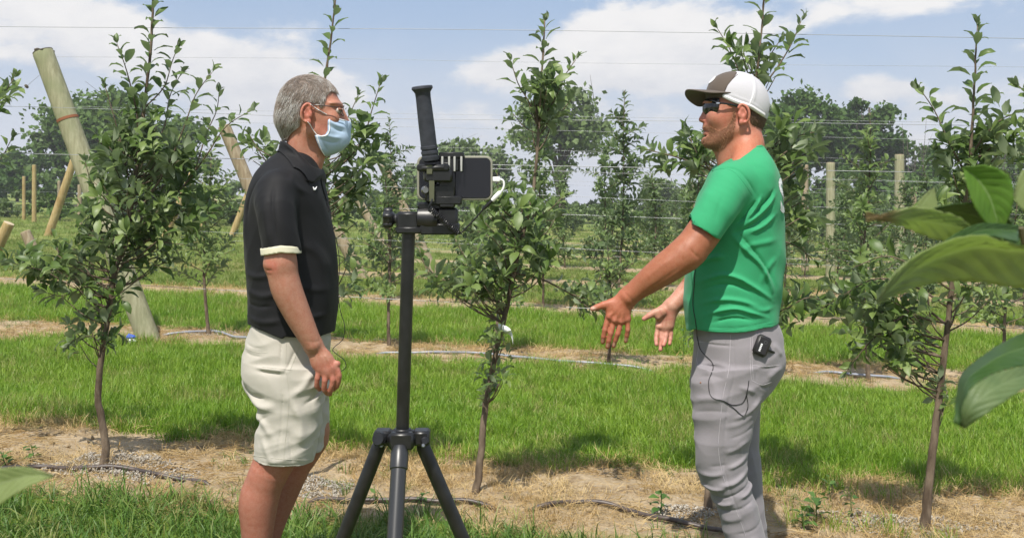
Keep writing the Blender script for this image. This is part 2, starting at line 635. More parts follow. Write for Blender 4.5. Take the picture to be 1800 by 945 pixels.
# dry straw: upright clumps and lying litter
x, y = sample(16000, 3.6, 18.0)
d = stripd(x, y)
keep = (d < 0.72) & (_vn(x, y, 2.3, 61) + 0.5 * _vn(x, y, 8, 62) > np.where(y > 7, -0.08, -0.03))
x, y = x[keep], y[keep]; m = len(x)
scatter('straw', np.stack([x, y, gh(x, y)], 1), np.stack([rng.normal(0, .3, m), rng.normal(0, .3, m), rng.uniform(0, 6.28, m)], 1),
        np.stack([rng.uniform(.8, 1.5, m)] * 2 + [rng.uniform(.35, 0.95, m) * np.where(y > 7, 1.35, 1.0)], 1), [tuft(12, 0.11, 0.06, 0.0014, 1.0, 300 + k) for k in range(5)], M_straw)
x, y = sample(20000, 3.6, 6.4)
d = stripd(x, y)
keep = (d < 0.70) & (_vn(x, y, 2.1, 66) + 0.5 * _vn(x, y, 7, 67) + 0.25 * np.clip(d - .35, 0, 1) > rng.uniform(-.01, .22, len(x)))
x, y = x[keep], y[keep]; m = len(x)
scatter('dry_grass', np.stack([x, y, gh(x, y)], 1), np.stack([rng.normal(0, .35, m), rng.normal(0, .35, m), rng.uniform(0, 6.28, m)], 1),
        np.stack([rng.uniform(.6, 1.2, m)] * 2 + [rng.uniform(.25, 0.75, m)], 1), [tuft(12, 0.10, 0.05, 0.0012, 1.2, 310 + k) for k in range(5)], M_straw)
x, y = sample(15000, 3.6, 10.0)
d = stripd(x, y)
keep = (d < 0.66) & (_vn(x, y, 1.9, 64) + 0.6 * _vn(x, y, 6, 65) > -0.08)
x, y = x[keep], y[keep]; m = len(x)


def litter(seed):
    r = np.random.default_rng(seed)
    mb = MB()
    for _ in range(6):
        a = r.uniform(0, 6.28); L = r.uniform(.03, .09); c = r.normal(0, .035, 2)
        z0, z1 = r.uniform(.002, .012, 2)
        mb.tube([(c[0], c[1], z0), (c[0] + .5 * L * math.cos(a), c[1] + .5 * L * math.sin(a), z1 + .004), (c[0] + L * math.cos(a + .3), c[1] + L * math.sin(a + .3), z1)], 0.0011, 3, False)
    return mb.mesh('litter')


scatter('straw_litter', np.stack([x, y, gh(x, y)], 1), np.stack([np.zeros(m), np.zeros(m), rng.uniform(0, 6.28, m)], 1),
        np.repeat(rng.uniform(.7, 1.4, m)[:, None], 3, 1), [litter(330 + k) for k in range(4)], M_straw)


# gravel mounds at the feet of the trees
def stone(seed):
    import bmesh
    r = np.random.default_rng(seed)
    bm = bmesh.new()
    for _ in range(13):
        v = r.normal(0, 1, 3); v /= np.linalg.norm(v)
        bm.verts.new(v * np.array((1, .8, .6)) * r.uniform(.8, 1.1))
    bmesh.ops.convex_hull(bm, input=bm.verts)
    me = bpy.data.meshes.new('stone'); bm.to_mesh(me); bm.free()
    return me


gp, sz = [], []
for px, py, rx, ry, n in ((185, 818, .40, .17, 1700), (262, 838, .26, .09, 450), (565, 862, .17, .16, 700), (1590, 922, .40, .12, 1000), (1200, 905, .16, .12, 420), (1010, 640, .3, .12, 200), (700, 600, .3, .12, 250), (365, 588, .3, .12, 300)):
    c = ground_px(px, py)
    a = rng.uniform(0, 6.28, n); r_ = np.sqrt(rng.random(n)) * (1 + 0.25 * np.sin(3 * a + px))
    x, y = c[0] + rx * r_ * np.cos(a), c[1] + ry * r_ * np.sin(a)
    z = gh(x, y) + 0.004 + 0.020 * np.clip(1 - r_ * r_, 0, 1) * rng.uniform(.2, 1, n)
    gp.append(np.stack([x, y, z], 1)); sz.append(rng.uniform(.0035, .0085, n))
x, y = sample(3200, 3.7, 6.0)
keep = stripd(x, y) < .5
gp.append(np.stack([x, y, gh(x, y)], 1)[keep]); sz.append(rng.uniform(.002, .006, keep.sum()))
gp = np.concatenate(gp); sz = np.concatenate(sz); m = len(gp)
scatter('gravel', gp, rng.uniform(0, 6.28, (m, 3)), np.repeat(sz[:, None], 3, 1), [stone(400 + k) for k in range(5)], M_gravel)

# soil clods
x, y = sample(1400, 3.7, 6.2)
keep = (stripd(x, y) < .55) & (_vn(x, y, 2.6, 71) > 0.08)
x, y = x[keep], y[keep]
c = ground_px(322, 862)
x = np.append(x, c[0] + rng.normal(0, .05, 26)); y = np.append(y, c[1] + rng.normal(0, .05, 26)); m = len(x)
M_clod = mat('clod', rough=0.95, spec=.1, fn=vary((0.30, 0.22, 0.13), (0.42, 0.32, 0.20), 20, 4, .5, .2))
scl = rng.uniform(.008, .024, m); scl[-26:] *= 1.9
scatter('soil_clods', np.stack([x, y, gh(x, y)], 1), rng.uniform(0, 6.28, (m, 3)), np.repeat(scl[:, None], 3, 1), [stone(420 + k) for k in range(5)], M_clod)

# ------------------------------------------------------------------ drip lines
M_pipe = mat('pipe_brown', (0.075, 0.05, 0.042), 0.45, fn=vary((0.040, 0.030, 0.028), (0.10, 0.075, 0.062), 25, 4, .2, .002))
M_pipe2 = mat('pipe_highlight', (0.26, 0.28, 0.33), 0.35)  # the pipe's bluish-grey highlights are put into its base colour


def drip(pts, rad, m, label):
    w = []
    for p in pts:
        g = ground_px(p[0], p[1])
        w.append(g + np.array((0, 0, rad * 0.8 - (0.05 if len(p) > 2 else 0))))
    w = catmull(w, 160)
    fl = np.interp(w[:, 0], [ground_px(p[0], p[1])[0] for p in pts], [float(len(p) > 2) for p in pts])
    up = gh(w[:, 0], w[:, 1]) + rad * .75 + .010
    w[:, 2] = np.where(fl < .5, np.maximum(w[:, 2], up), w[:, 2])
    for _ in range(3): w[1:-1, 2] = (w[:-2, 2] + w[1:-1, 2] * 2 + w[2:, 2]) / 4
    c = w.mean(0)
    mb = MB().tube(w - 0, rad, 10)
    o = mb.build('drip_line', m)
    return tag(o, label, 'irrigation pipe', 'drip lines along the tree rows')


drip([(-160, 826, 1), (20, 826), (60, 827), (150, 828), (230, 833), (290, 843), (312, 850), (430, 868, 1), (530, 878, 1), (552, 882), (620, 885), (690, 887), (760, 888), (840, 893),
      (905, 897, 1), (950, 894), (1010, 891), (1080, 899), (1150, 915), (1210, 928), (1265, 938), (1340, 946, 1), (1700, 950, 1)], 0.0105, M_pipe,
     'brown plastic drip pipe lying on the bare soil beside the nearest tree trunks')
drip([(-60, 584, 1), (250, 588, 1), (330, 584), (372, 587), (420, 597), (520, 609), (620, 620, 1), (700, 623), (760, 619), (830, 622), (920, 630), (1010, 638), (1105, 646), (1180, 655, 1),
      (1400, 652, 1), (1470, 659), (1540, 664), (1640, 668, 1), (1900, 690, 1)], 0.0105, M_pipe2,
     'plastic drip pipe coloured by its bluish-grey highlights, on the straw strip behind the two men')
# ================================================================== YOUNG APPLE TREES
def leaf_unit(seed, seg=4):
    """one apple leaf, length 1 along +Y, upper face +Z: V-fold along the midrib, recurved tip, short stalk"""
    r = np.random.default_rng(seed)
    droop = r.uniform(0.9, 2.1); fold = r.uniform(0.25, 0.75); wide = r.uniform(0.175, 0.245); twist = r.normal(0, .25)
    t = np.linspace(0, 1, seg + 1)
    V, Q = [], []
    y, z, ang = 0.0, 0.0, 0.25
    wd = wide * np.sin(np.pi * np.clip(t, .0, 1) ** 0.8) ** 0.8
    wd[0] = 0.03; wd[-1] = 0.012
    wave = r.normal(0, .03, (seg + 1, 2))
    for k in range(seg + 1):
        f = fold * (1 - 0.35 * t[k])
        for s in (-1, 0, 1):
            xx = s * wd[k] * math.cos(f); zz = abs(s) * wd[k] * math.sin(f) + (wave[k, (s + 1) // 2] if s else 0)
            tw = twist * t[k]
            V.append((xx * math.cos(tw) - zz * math.sin(tw), y - zz * math.sin(ang) * .5, z + zz * math.cos(tw) + xx * math.sin(tw)))
        y += math.cos(ang) / seg * .92; z += math.sin(ang) / seg * .92
        ang -= droop / seg * (0.5 + t[k])
    for k in range(seg):
        a = 3 * k
        Q += [(a, a + 1, a + 4, a + 3), (a + 1, a + 2, a + 5, a + 4)]
    V = np.array(V); V[:, 1] += 0.16
    n = len(V)
    V = np.concatenate([V, [(-.012, 0, 0), (.012, 0, 0), (.012, .17, .005), (-.012, .17, .005)]])
    Q.append((n, n + 1, n + 2, n + 3))
    return V, np.array(Q)


M_leaf = leafmat('apple_leaf', (0.088, 0.148, 0.032), (0.178, 0.248, 0.068), rough=0.46, trans=0.32, sc=3.0, spec=0.5, backc=(0.25, 0.305, 0.185), rnd=0.9)
M_leaf2 = leafmat('apple_leaf_far', (0.075, 0.120, 0.038), (0.130, 0.195, 0.060), rough=0.46, trans=0.28, sc=2.0, spec=0.5, backc=(0.22, 0.28, 0.155), rnd=0.5)
M_bark = mat('bark', rough=0.8, spec=.2, fn=vary((0.080, 0.056, 0.038), (0.21, 0.160, 0.115), 26, 5, .5, .006, stretch=(1, 1, .35)))
M_shoot = mat('green_shoot', (0.10, 0.085, 0.04), 0.6)
LEAFV = [leaf_unit(500 + k) for k in range(9)]
LEAFM = []
for V, Q in LEAFV:
    me = mesh_np('leaf', V, Q); me.materials.append(M_leaf); LEAFM.append(me)


def leaf_frame(p, d, az, size, open_=1.05, up=0.35, r=rng):
    """4x4 of a leaf leaving an axis of direction d at p"""
    d = d / (np.linalg.norm(d) + 1e-9)
    ref = np.array((0, 0, 1.0)) if abs(d[2]) < .9 else np.array((1.0, 0, 0))
    u = np.cross(d, ref); u /= np.linalg.norm(u); v = np.cross(d, u)
    o = math.cos(az) * u + math.sin(az) * v
    yv = math.cos(open_) * d + math.sin(open_) * o
    nrm = d * (1 - up) + np.array((0, 0, 1.0)) * up + r.normal(0, .22, 3)
    yv = yv / np.linalg.norm(yv)
    zv = nrm - yv * nrm.dot(yv); zv /= np.linalg.norm(zv) + 1e-9
    xv = np.cross(yv, zv)
    return np.stack([xv * size, yv * size, zv * size, p], 1)      # 3x4


class Tree:
    def __init__(self, seed):
        self.r = np.random.default_rng(seed)
        self.wood = MB(); self.branches = []; self.leaves = []

    def trunk(self, pts, r0, r1):
        self.path = catmull(pts, 60)
        n = 60
        self.wood.tube(self.path + self.r.normal(0, .0012, (n, 3)), np.linspace(r0, r1, n) * (1 + .10 * self.r.random(n)) + .45 * r0 * np.exp(-np.arange(n) / 1.6), 9)

    def near(self, z):
        return self.path[np.argmin(abs(self.path[:, 2] - z))]

    def shoot(self, pts, r0, r1, f0=0.2, step=0.024, size=0.085, tip=True, woody=True, open_=1.12):
        """a branch with leaves on [f0, 1] of its length, smaller towards the tip"""
        pts = np.asarray(pts, float)
        L = np.linalg.norm(np.diff(pts, axis=0), axis=1).sum()
        n = max(6, int(L / .03))
        w = catmull(pts, n)
        mb = MB(); mb.tube(w, np.linspace(r0, r1, n), 5)
        self.branches.append(mb)
        tan = np.gradient(w, axis=0)
        az = self.r.uniform(0, 6.28)
        m = max(3, int(L * (1 - f0) / step))
        for k in range(m):
            f = f0 + (1 - f0) * (k + self.r.uniform(-.2, .2)) / m
            f = min(max(f, 0), .999)
            i = f * (n - 1); a = int(i); p = w[a] + (w[min(a + 1, n - 1)] - w[a]) * (i - a)
            s = size * self.r.uniform(.75, 1.15) * (1 - .45 * max(0, (f - .75) / .25))
            self.leaves.append(leaf_frame(p, tan[a] + np.array((0, 0, .3)) * np.linalg.norm(tan[a]), az, s, open_ * self.r.uniform(.75, 1.2) * (1 - .5 * max(0, (f - .85) / .15)), 0.35, self.r))
            az += 2.4 + self.r.normal(0, .25)
        if tip:
            for k in range(4):
                self.leaves.append(leaf_frame(w[-1], tan[-1], az, size * self.r.uniform(.4, .65), self.r.uniform(.2, .6), .2, self.r)); az += 2.4

    def spur(self, p, size, n=6, L=.06, dirv=None):
        """a tuft of leaves on a short spur"""
        d = self.r.normal(0, 1, 3); d[2] = abs(d[2]) * .5 + .35
        if dirv is not None: d = d * .5 + np.asarray(dirv)
        d /= np.linalg.norm(d)
        q = p + d * L * self.r.uniform(.5, 1.5)
        az = self.r.uniform(0, 6.28)
        for k in range(n):
            self.leaves.append(leaf_frame(p + (q - p) * self.r.uniform(.1, 1), d, az, size * self.r.uniform(.65, 1.15), self.r.uniform(.7, 1.5), .45, self.r))
            az += 2.4

    def foliage_mesh(self, leaves, name='foliage'):
        Vs, Qs, n = [], [], 0
        for M in leaves:
            V, Q = LEAFV[self.r.integers(len(LEAFV))]
            Vs.append(V @ M[:, :3].T + M[:, 3]); Qs.append(Q + n); n += len(V)
        return mesh_np(name, np.concatenate(Vs), np.concatenate(Qs))

    def build(self, base, label, group, singles=0, leafm=None, cat='tree', name='apple_tree', loc=None):
        root = empty(name, base, label, cat, group)
        if self.wood.n: self.wood.build('trunk', M_bark, root, angle=0)
        for mb in self.branches if singles else ():
            mb.build('branch', M_bark, root, angle=0)
        if not singles and self.branches:
            big = MB()
            for mb in self.branches:
                V = np.concatenate(mb.v); big.add(V, np.concatenate(mb.q), np.concatenate(mb.t))
            big.build('branches', M_bark, root, angle=0)
        lv = list(self.leaves)
        self.r.shuffle(lv)
        if singles:
            lv.sort(key=lambda M: M[1, 3] - 0.25 * np.linalg.norm(M[:, 1]))         # those nearest the viewer first
            off = Vector(base)
            for M in lv[:singles]:
                o = bpy.data.objects.new('leaf', LEAFM[self.r.integers(len(LEAFM))])
                o.parent = root
                mm = Matrix.Identity(4)
                for a in range(3):
                    for b in range(4): mm[a][b] = float(M[a, b])
                mm.translation -= off
                o.matrix_local = mm
                COL.objects.link(o)
            lv = lv[singles:]
        if lv:
            f = link('foliage', self.foliage_mesh(lv), leafm or M_leaf, root)
            if singles or True: f['kind'] = 'stuff'
        return root


class RowTree(Tree):
    """a tree of the nearest row, laid out from the photograph: points are (px, py, dz) at the row's depth"""
    def __init__(self, seed, bx, by):
        super().__init__(seed)
        b = ground_px(bx, by) if by else None
        self.base = b
        self.Y = b[1]

    def pt(self, p):
        return P(p[0], p[1], self.Y + (p[2] if len(p) > 2 else 0))

    def tk(self, pts, r0=.017, r1=.004):
        w = [self.pt(p) for p in pts]
        w[0] = w[0] * 1.0
        w[0][2] -= .03
        self.trunk(w, r0, r1)

    def sh(self, pts, r0=.006, f0=.25, step=.024, size=.085, **k):
        self.shoot([self.pt(p) for p in pts], r0, .0018, f0, step * 1.04, size * 1.06, **k)

    def fill(self, cx, cy, rx, ry, n, size=.085, leaves=6, depth=.22):
        """leafy spurs spread through a piece of the crown, most of them on twigs from the leader"""
        for _ in range(n):
            a = self.r.uniform(0, 6.28); q = math.sqrt(self.r.random())
            px, py = cx + rx * q * math.cos(a), cy + ry * q * math.sin(a)
            p = self.pt((px, py, self.r.uniform(-depth, depth) * math.sqrt(max(0.05, 1 - q * q))))
            self.spur(p, size * 1.03, leaves)
            o = self.near(p[2] - .12)
            if self.r.random() < .6 and np.linalg.norm(o - p) < .34:
                mid = (o + p) / 2 + np.array((0, 0, -.02))
                mb = MB(); mb.tube(catmull([o, mid, p], 6), np.linspace(.004, .0018, 6), 4); self.branches.append(mb)


ROW1 = 'young apple trees of the nearest trellis row'
# ---- left tree
t = RowTree(1, 180, 821)
t.tk([(180, 821), (186, 790), (180, 745), (172, 690), (178, 630), (190, 555), (201, 480), (222, 410), (234, 335), (246, 250), (257, 160), (266, 70), (271, -70)])
t.sh([(196, 492), (140, 482), (95, 478, -.05), (20, 462, -.08)], .006, .25, .014, .09)
t.sh([(196, 500), (150, 505, .05), (105, 520, .08), (70, 510, .1)], .004, .3, .016, .085)
t.sh([(110, 480, -.04), (105, 455, -.04), (100, 435, -.04)], .003, .2, .016, .08)
t.fill(125, 490, 68, 34, 16, .085)
t.fill(60, 475, 48, 26, 9, .085)
t.fill(112, 452, 34, 18, 5, .08)
t.sh([(180, 610), (160, 590, -.04), (140, 592, -.06), (122, 604, -.06)], .003, .2, .014, .08)
t.fill(162, 588, 42, 40, 13, .075)
t.fill(190, 535, 26, 34, 7, .075)
t.sh([(208, 460), (235, 448), (262, 420, -.05), (285, 425, -.05), (325, 430, -.06)], .005, .3, .018, .09)
t.sh([(190, 530), (225, 505, -.05), (260, 478, -.05)], .004, .3, .018, .085)
t.sh([(205, 470), (255, 470, .05), (300, 460, .1)], .004, .3, .02, .085)
t.fill(258, 430, 60, 44, 14, .085)
t.fill(190, 420, 44, 50, 16, .085)
t.fill(242, 335, 84, 92, 42, .088, 7, .26)
t.fill(268, 285, 84, 60, 22, .088, 7, .26)
t.fill(300, 360, 60, 75, 24, .088, 7, .22)
t.fill(225, 235, 58, 46, 15, .085)
t.sh([(238, 380), (290, 300, -.08), (325, 220, -.1), (345, 165, -.1), (372, 128, -.1)], .006, .25, .020, .09)
t.sh([(238, 395), (320, 330, -.05), (365, 270, -.1), (400, 220, -.12), (438, 196, -.14)], .006, .3, .018, .09)
t.sh([(340, 310, -.05), (365, 230, -.05), (382, 190, -.05), (385, 165, -.05)], .004, .3, .02, .085)
t.sh([(232, 350), (215, 260, -.06), (196, 190, -.08), (184, 150, -.08)], .005, .2, .022, .08)
t.sh([(248, 235), (232, 160, -.06), (218, 110, -.08), (206, 78, -.1)], .005, .35, .018, .085)
t.sh([(254, 190), (290, 150, .05), (302, 110, .06), (312, 84, .06)], .004, .3, .020, .085)
t.sh([(242, 290), (288, 225, .1), (300, 165, .14), (318, 130, .15)], .005, .3, .02, .085)
t.sh([(225, 400), (185, 350), (160, 320, -.1), (150, 285, -.12)], .004, .3, .02, .08)
t.sh([(212, 440), (180, 420, -.08), (155, 412, -.1)], .003, .3, .018, .08)
t.sh([(250, 230), (258, 150), (266, 75), (271, -60)], .004, .12, .018, .085)
t.build(t.base, 'bushy young apple tree with gravel at its foot, before the leaning post', ROW1, 300)

# ---- tree behind the left man
t = RowTree(2, 508, 852)
t.tk([(508, 852), (515, 760), (525, 640), (535, 520), (545, 400), (553, 300), (562, 210), (573, 130), (583, 60), (592, -30)], .016, .003)
t.sh([(562, 200), (573, 120), (583, 60), (590, 2)], .004, .25, .024, .085, tip=True)
t.sh([(553, 320), (600, 290), (635, 250, -.05), (655, 190, -.08), (668, 148, -.1)], .006, .2, .020, .088)
t.sh([(553, 300), (590, 240, .05), (615, 200, .08), (628, 170, .1)], .005, .4, .02, .08)
t.fill(612, 290, 44, 70, 30, .085, 6, .2)
t.fill(600, 360, 44, 40, 14, .08, 6, .2)
t.sh([(545, 400), (500, 340), (465, 280, -.05), (440, 240, -.06)], .005, .35, .018, .085)
t.fill(465, 275, 26, 26, 6, .08)
t.sh([(545, 420), (590, 400, -.05), (606, 370, -.05)], .004, .3, .02, .08)
t.sh([(530, 540), (580, 520, .1), (605, 480, .1), (615, 440, .1)], .004, .4, .026, .075)
t.fill(600, 500, 22, 50, 7, .07)
t.build(t.base, 'young apple tree behind the man in black, its thin leader above his head', ROW1, 170)

# ---- middle tree
t = RowTree(3, 835, 872)
t.tk([(835, 872), (845, 800), (853, 720), (866, 650), (879, 590), (893, 530), (905, 470), (922, 400), (938, 330), (943, 280), (947, 220), (951, 150), (955, 90), (957, 35)], .0165, .003)
t.fill(950, 190, 30, 46, 20, .085, 6, .14)
t.sh([(946, 225), (930, 180, -.05), (912, 150, -.06), (898, 108, -.06)], .004, .15, .02, .085)
t.sh([(948, 215), (975, 175, -.04), (995, 130, -.05), (1012, 105, -.06)], .004, .15, .02, .085)
t.sh([(946, 225), (978, 205, .08), (1000, 180, .1), (1008, 168, .1)], .004, .2, .02, .085)
t.sh([(950, 170), (953, 110), (957, 40)], .004, .0, .015, .085)
t.sh([(944, 235), (920, 222, .05), (902, 200, .06)], .003, .2, .02, .08)
t.fill(900, 400, 70, 58, 27, .088, 6, .24)
t.fill(905, 470, 66, 40, 13, .085, 6, .2)
t.fill(935, 345, 22, 26, 6, .075)
t.sh([(925, 400), (885, 370, -.08), (860, 345, -.1), (835, 330, -.1)], .005, .2, .018, .09)
t.sh([(930, 380), (965, 370, -.1), (990, 345, -.12)], .004, .2, .02, .085)
t.sh([(918, 420), (960, 410, -.1), (975, 385, -.12)], .004, .2, .02, .085)
t.sh([(893, 540), (850, 520), (805, 500, -.05), (762, 482, -.06), (742, 455, -.06)], .006, .25, .016, .088)
t.sh([(895, 520), (855, 480, .05), (820, 455, .06), (800, 420, .06)], .005, .3, .018, .085)
t.fill(815, 500, 52, 34, 14, .085)
t.fill(865, 520, 36, 34, 10, .08)
t.sh([(905, 480), (950, 490, .05), (1000, 515, .06), (1045, 545, .04), (1095, 545, .04)], .005, .35, .017, .085)
t.sh([(1000, 515, .06), (1040, 530, .02), (1075, 560, 0)], .003, .2, .016, .085)
t.fill(1035, 545, 44, 22, 9, .08)
t.fill(885, 600, 18, 30, 6, .065)
t.fill(872, 655, 28, 30, 8, .065)
t.fill(866, 700, 16, 16, 3, .06)
mid = t
root_mid = t.build(t.base, 'young apple tree right of the tripod with a white tag on its trunk', ROW1, 300)

# ---- tree behind the right man
t = RowTree(4, 1243, 893)
t.tk([(1243, 893), (1250, 800), (1262, 680), (1275, 540), (1290, 420), (1305, 320), (1318, 230), (1328, 150), (1336, 80), (1344, -20)], .0165, .003)
t.sh([(1325, 165), (1333, 100), (1340, 40), (1346, -25)], .004, .1, .02, .088)
t.sh([(1322, 190), (1300, 130, -.05), (1282, 85, -.06), (1262, 52, -.08)], .004, .35, .02, .088)
t.sh([(1326, 170), (1362, 125, -.05), (1390, 80, -.05), (1408, 38, -.06)], .005, .2, .019, .09)
t.sh([(1328, 150), (1352, 100, .06), (1372, 70, .08)], .004, .2, .02, .085)
t.fill(1335, 105, 42, 42, 10, .085)
t.sh([(1300, 340), (1250, 300), (1195, 278, -.05), (1132, 262, -.06)], .006, .35, .015, .088)
t.sh([(1250, 300), (1225, 270, -.05), (1212, 240, -.06)], .004, .2, .016, .085)
t.fill(1205, 280, 55, 28, 14, .085)
t.sh([(1310, 290), (1360, 260), (1400, 240, -.05), (1432, 232, -.05)], .005, .25, .016, .088)
t.fill(1390, 290, 42, 64, 26, .088, 6, .2)
t.fill(1385, 385, 42, 60, 20, .085, 6, .2)
t.sh([(1290, 430), (1350, 420), (1395, 430, -.05), (1428, 455, -.05)], .005, .3, .018, .085)
t.sh([(1275, 560), (1340, 560), (1385, 540, -.06), (1425, 522, -.08), (1465, 540, -.1)], .005, .3, .018, .09)
t.fill(1395, 555, 34, 30, 9, .085)
t.fill(1240, 600, 18, 36, 4, .065)
t.build(t.base, 'young apple tree behind the man in green, its crown above his cap', ROW1, 220)

# ---- right tree
t = RowTree(5, 1624, 930)
t.tk([(1624, 930), (1630, 880), (1636, 820), (1645, 750), (1652, 690), (1660, 620), (1667, 560), (1674, 500), (1684, 430), (1696, 350), (1705, 270), (1710, 200), (1714, 130), (1718, 60)], .0185, .003)
t.sh([(1706, 260), (1710, 190), (1714, 120), (1718, 45)], .004, .05, .019, .088)
t.sh([(1700, 310), (1668, 250, -.06), (1640, 190, -.08), (1618, 158, -.1)], .005, .25, .017, .09)
t.sh([(1704, 280), (1730, 240, -.05), (1760, 210, -.08), (1795, 195, -.1)], .005, .3, .02, .088)
t.fill(1700, 300, 62, 46, 26, .088, 6, .2)
t.fill(1735, 260, 40, 40, 8, .085)
t.fill(1680, 400, 48, 60, 14, .085, 6, .2)
t.sh([(1650, 700), (1612, 668), (1598, 640), (1588, 612)], .005, .35, .02, .085)
t.sh([(1664, 570), (1620, 540), (1580, 560, -.05), (1530, 600, -.06), (1490, 650, -.08)], .006, .3, .014, .09)
t.sh([(1668, 540), (1600, 500, .05), (1540, 490, .05), (1480, 520, .05), (1440, 545, .05)], .006, .3, .015, .09)
t.sh([(1672, 510), (1610, 470, -.08), (1560, 450, -.1), (1500, 470, -.1)], .005, .3, .018, .088)
t.fill(1555, 545, 74, 62, 32, .088, 6, .2)
t.fill(1545, 610, 45, 36, 12, .085)
t.fill(1605, 620, 26, 50, 9, .075)
t.sh([(1672, 520), (1710, 505), (1745, 490, -.05), (1785, 500, -.06)], .004, .3, .02, .08)
t.sh([(1664, 560), (1700, 545, .05), (1720, 530, .06)], .003, .3, .022, .075)
t.fill(1700, 520, 40, 26, 6, .07)
t.fill(1658, 695, 14, 26, 4, .06)
t.build(t.base, 'young apple tree at the right with a bare reddish trunk and heavy low branch', ROW1, 300)

# ---- trees of the same row whose branches reach into the picture at both edges
t = RowTree(6, -150, 800)
t.tk([(-150, 800), (-145, 650), (-130, 480), (-115, 330), (-105, 200), (-95, 60)], .016, .003)
t.sh([(-112, 300), (-60, 230, -.05), (-10, 190, -.06), (24, 138, -.06)], .005, .3, .017, .088)
t.sh([(-112, 320), (-40, 300), (0, 280), (20, 245)], .004, .3, .018, .085)
t.fill(-100, 330, 80, 110, 24, .085)
t.fill(-4, 185, 22, 34, 6, .08)
t.build(t.base, 'young apple tree at the left edge, only its branch tips in view', ROW1, 60)
t = RowTree(7, 2060, 985)
t.tk([(2060, 985), (2050, 800), (2045, 600), (2035, 430), (2030, 280), (2030, 100)], .017, .003)
t.sh([(2035, 400), (1930, 300, -.05), (1840, 200, -.06), (1792, 152, -.06)], .006, .3, .015, .09)
t.sh([(2035, 420), (1920, 350), (1850, 300), (1780, 262)], .006, .3, .016, .09)
t.fill(1800, 235, 36, 60, 13, .085)
t.fill(1960, 330, 100, 110, 20, .085)
t.build(t.base, 'young apple tree at the right edge reaching in with one leafy branch', ROW1, 60)


# ---- the rows behind
def row_tree(seed, h, dens=1.0, size=.085):
    t = Tree(seed)
    r = t.r
    lean = r.normal(0, .05, 2)
    path = [np.array((lean[0] * z + .03 * math.sin(3 * z + seed), lean[1] * z + .03 * math.cos(2.3 * z + seed), z)) for z in np.linspace(-.03, h, 9)]
    t.trunk(path, .016, .003)
    t.shoot(t.path[int(60 * .72):][::3], .004, .002, 0, .02, size)
    n = int(20 * dens)
    az = r.uniform(0, 6.28)
    for k in range(n):
        f = (k + .5) / n
        z = .42 + (h - .6) * f ** 1.1 * .92
        o = t.near(z)
        L = (.55 - .30 * f) * r.uniform(.55, 1.25)
        el = r.uniform(.25, 1.0)
        d = np.array((math.cos(az) * math.cos(el), math.sin(az) * math.cos(el), math.sin(el)))
        droop = np.array((0, 0, -.10 * (1 - f)))
        t.shoot([o, o + d * L * .5 + droop * .2, o + d * L + droop], .005, .0018, .15, .022 / dens, size)
        for q in range(2):
            t.spur(o + d * L * r.uniform(.1, .7), size, 4)
        az += 2.4 + r.normal(0, .4)
    return t


ROW2 = 'young apple trees of the second trellis row'
for k, (bx, by, h, de, lab) in enumerate((
        (365, 588, 1.75, 1.0, 'young apple tree of the second row just left of the man in black'),
        (536, 603, 2.0, .8, 'young apple tree of the second row hidden behind the man in black'),
        (690, 609, 1.55, .8, 'small young apple tree of the second row just left of the tripod pole'),
        (872, 624, 1.6, .8, 'young apple tree of the second row behind the tagged tree trunk'),
        (1068, 641, 1.0, .55, 'low young apple tree of the second row behind the hands'),
        (1290, 655, 1.9, .8, 'young apple tree of the second row hidden behind the man in green'),
        (1520, 668, 2.15, 1.0, 'tall young apple tree of the second row, left of the right tree'),
        (1765, 682, 1.5, .7, 'young apple tree of the second row behind the large foreground leaves'))):
    t = row_tree(700 + k, h, de * 1.3, .09)
    b = ground_px(bx, by)
    t.path = t.path + b
    for m_ in [t.wood] + t.branches: m_.v = [v + b for v in m_.v]
    for M in t.leaves: M[:, 3] += b
    t.build(b, lab, ROW2, 0, M_leaf)

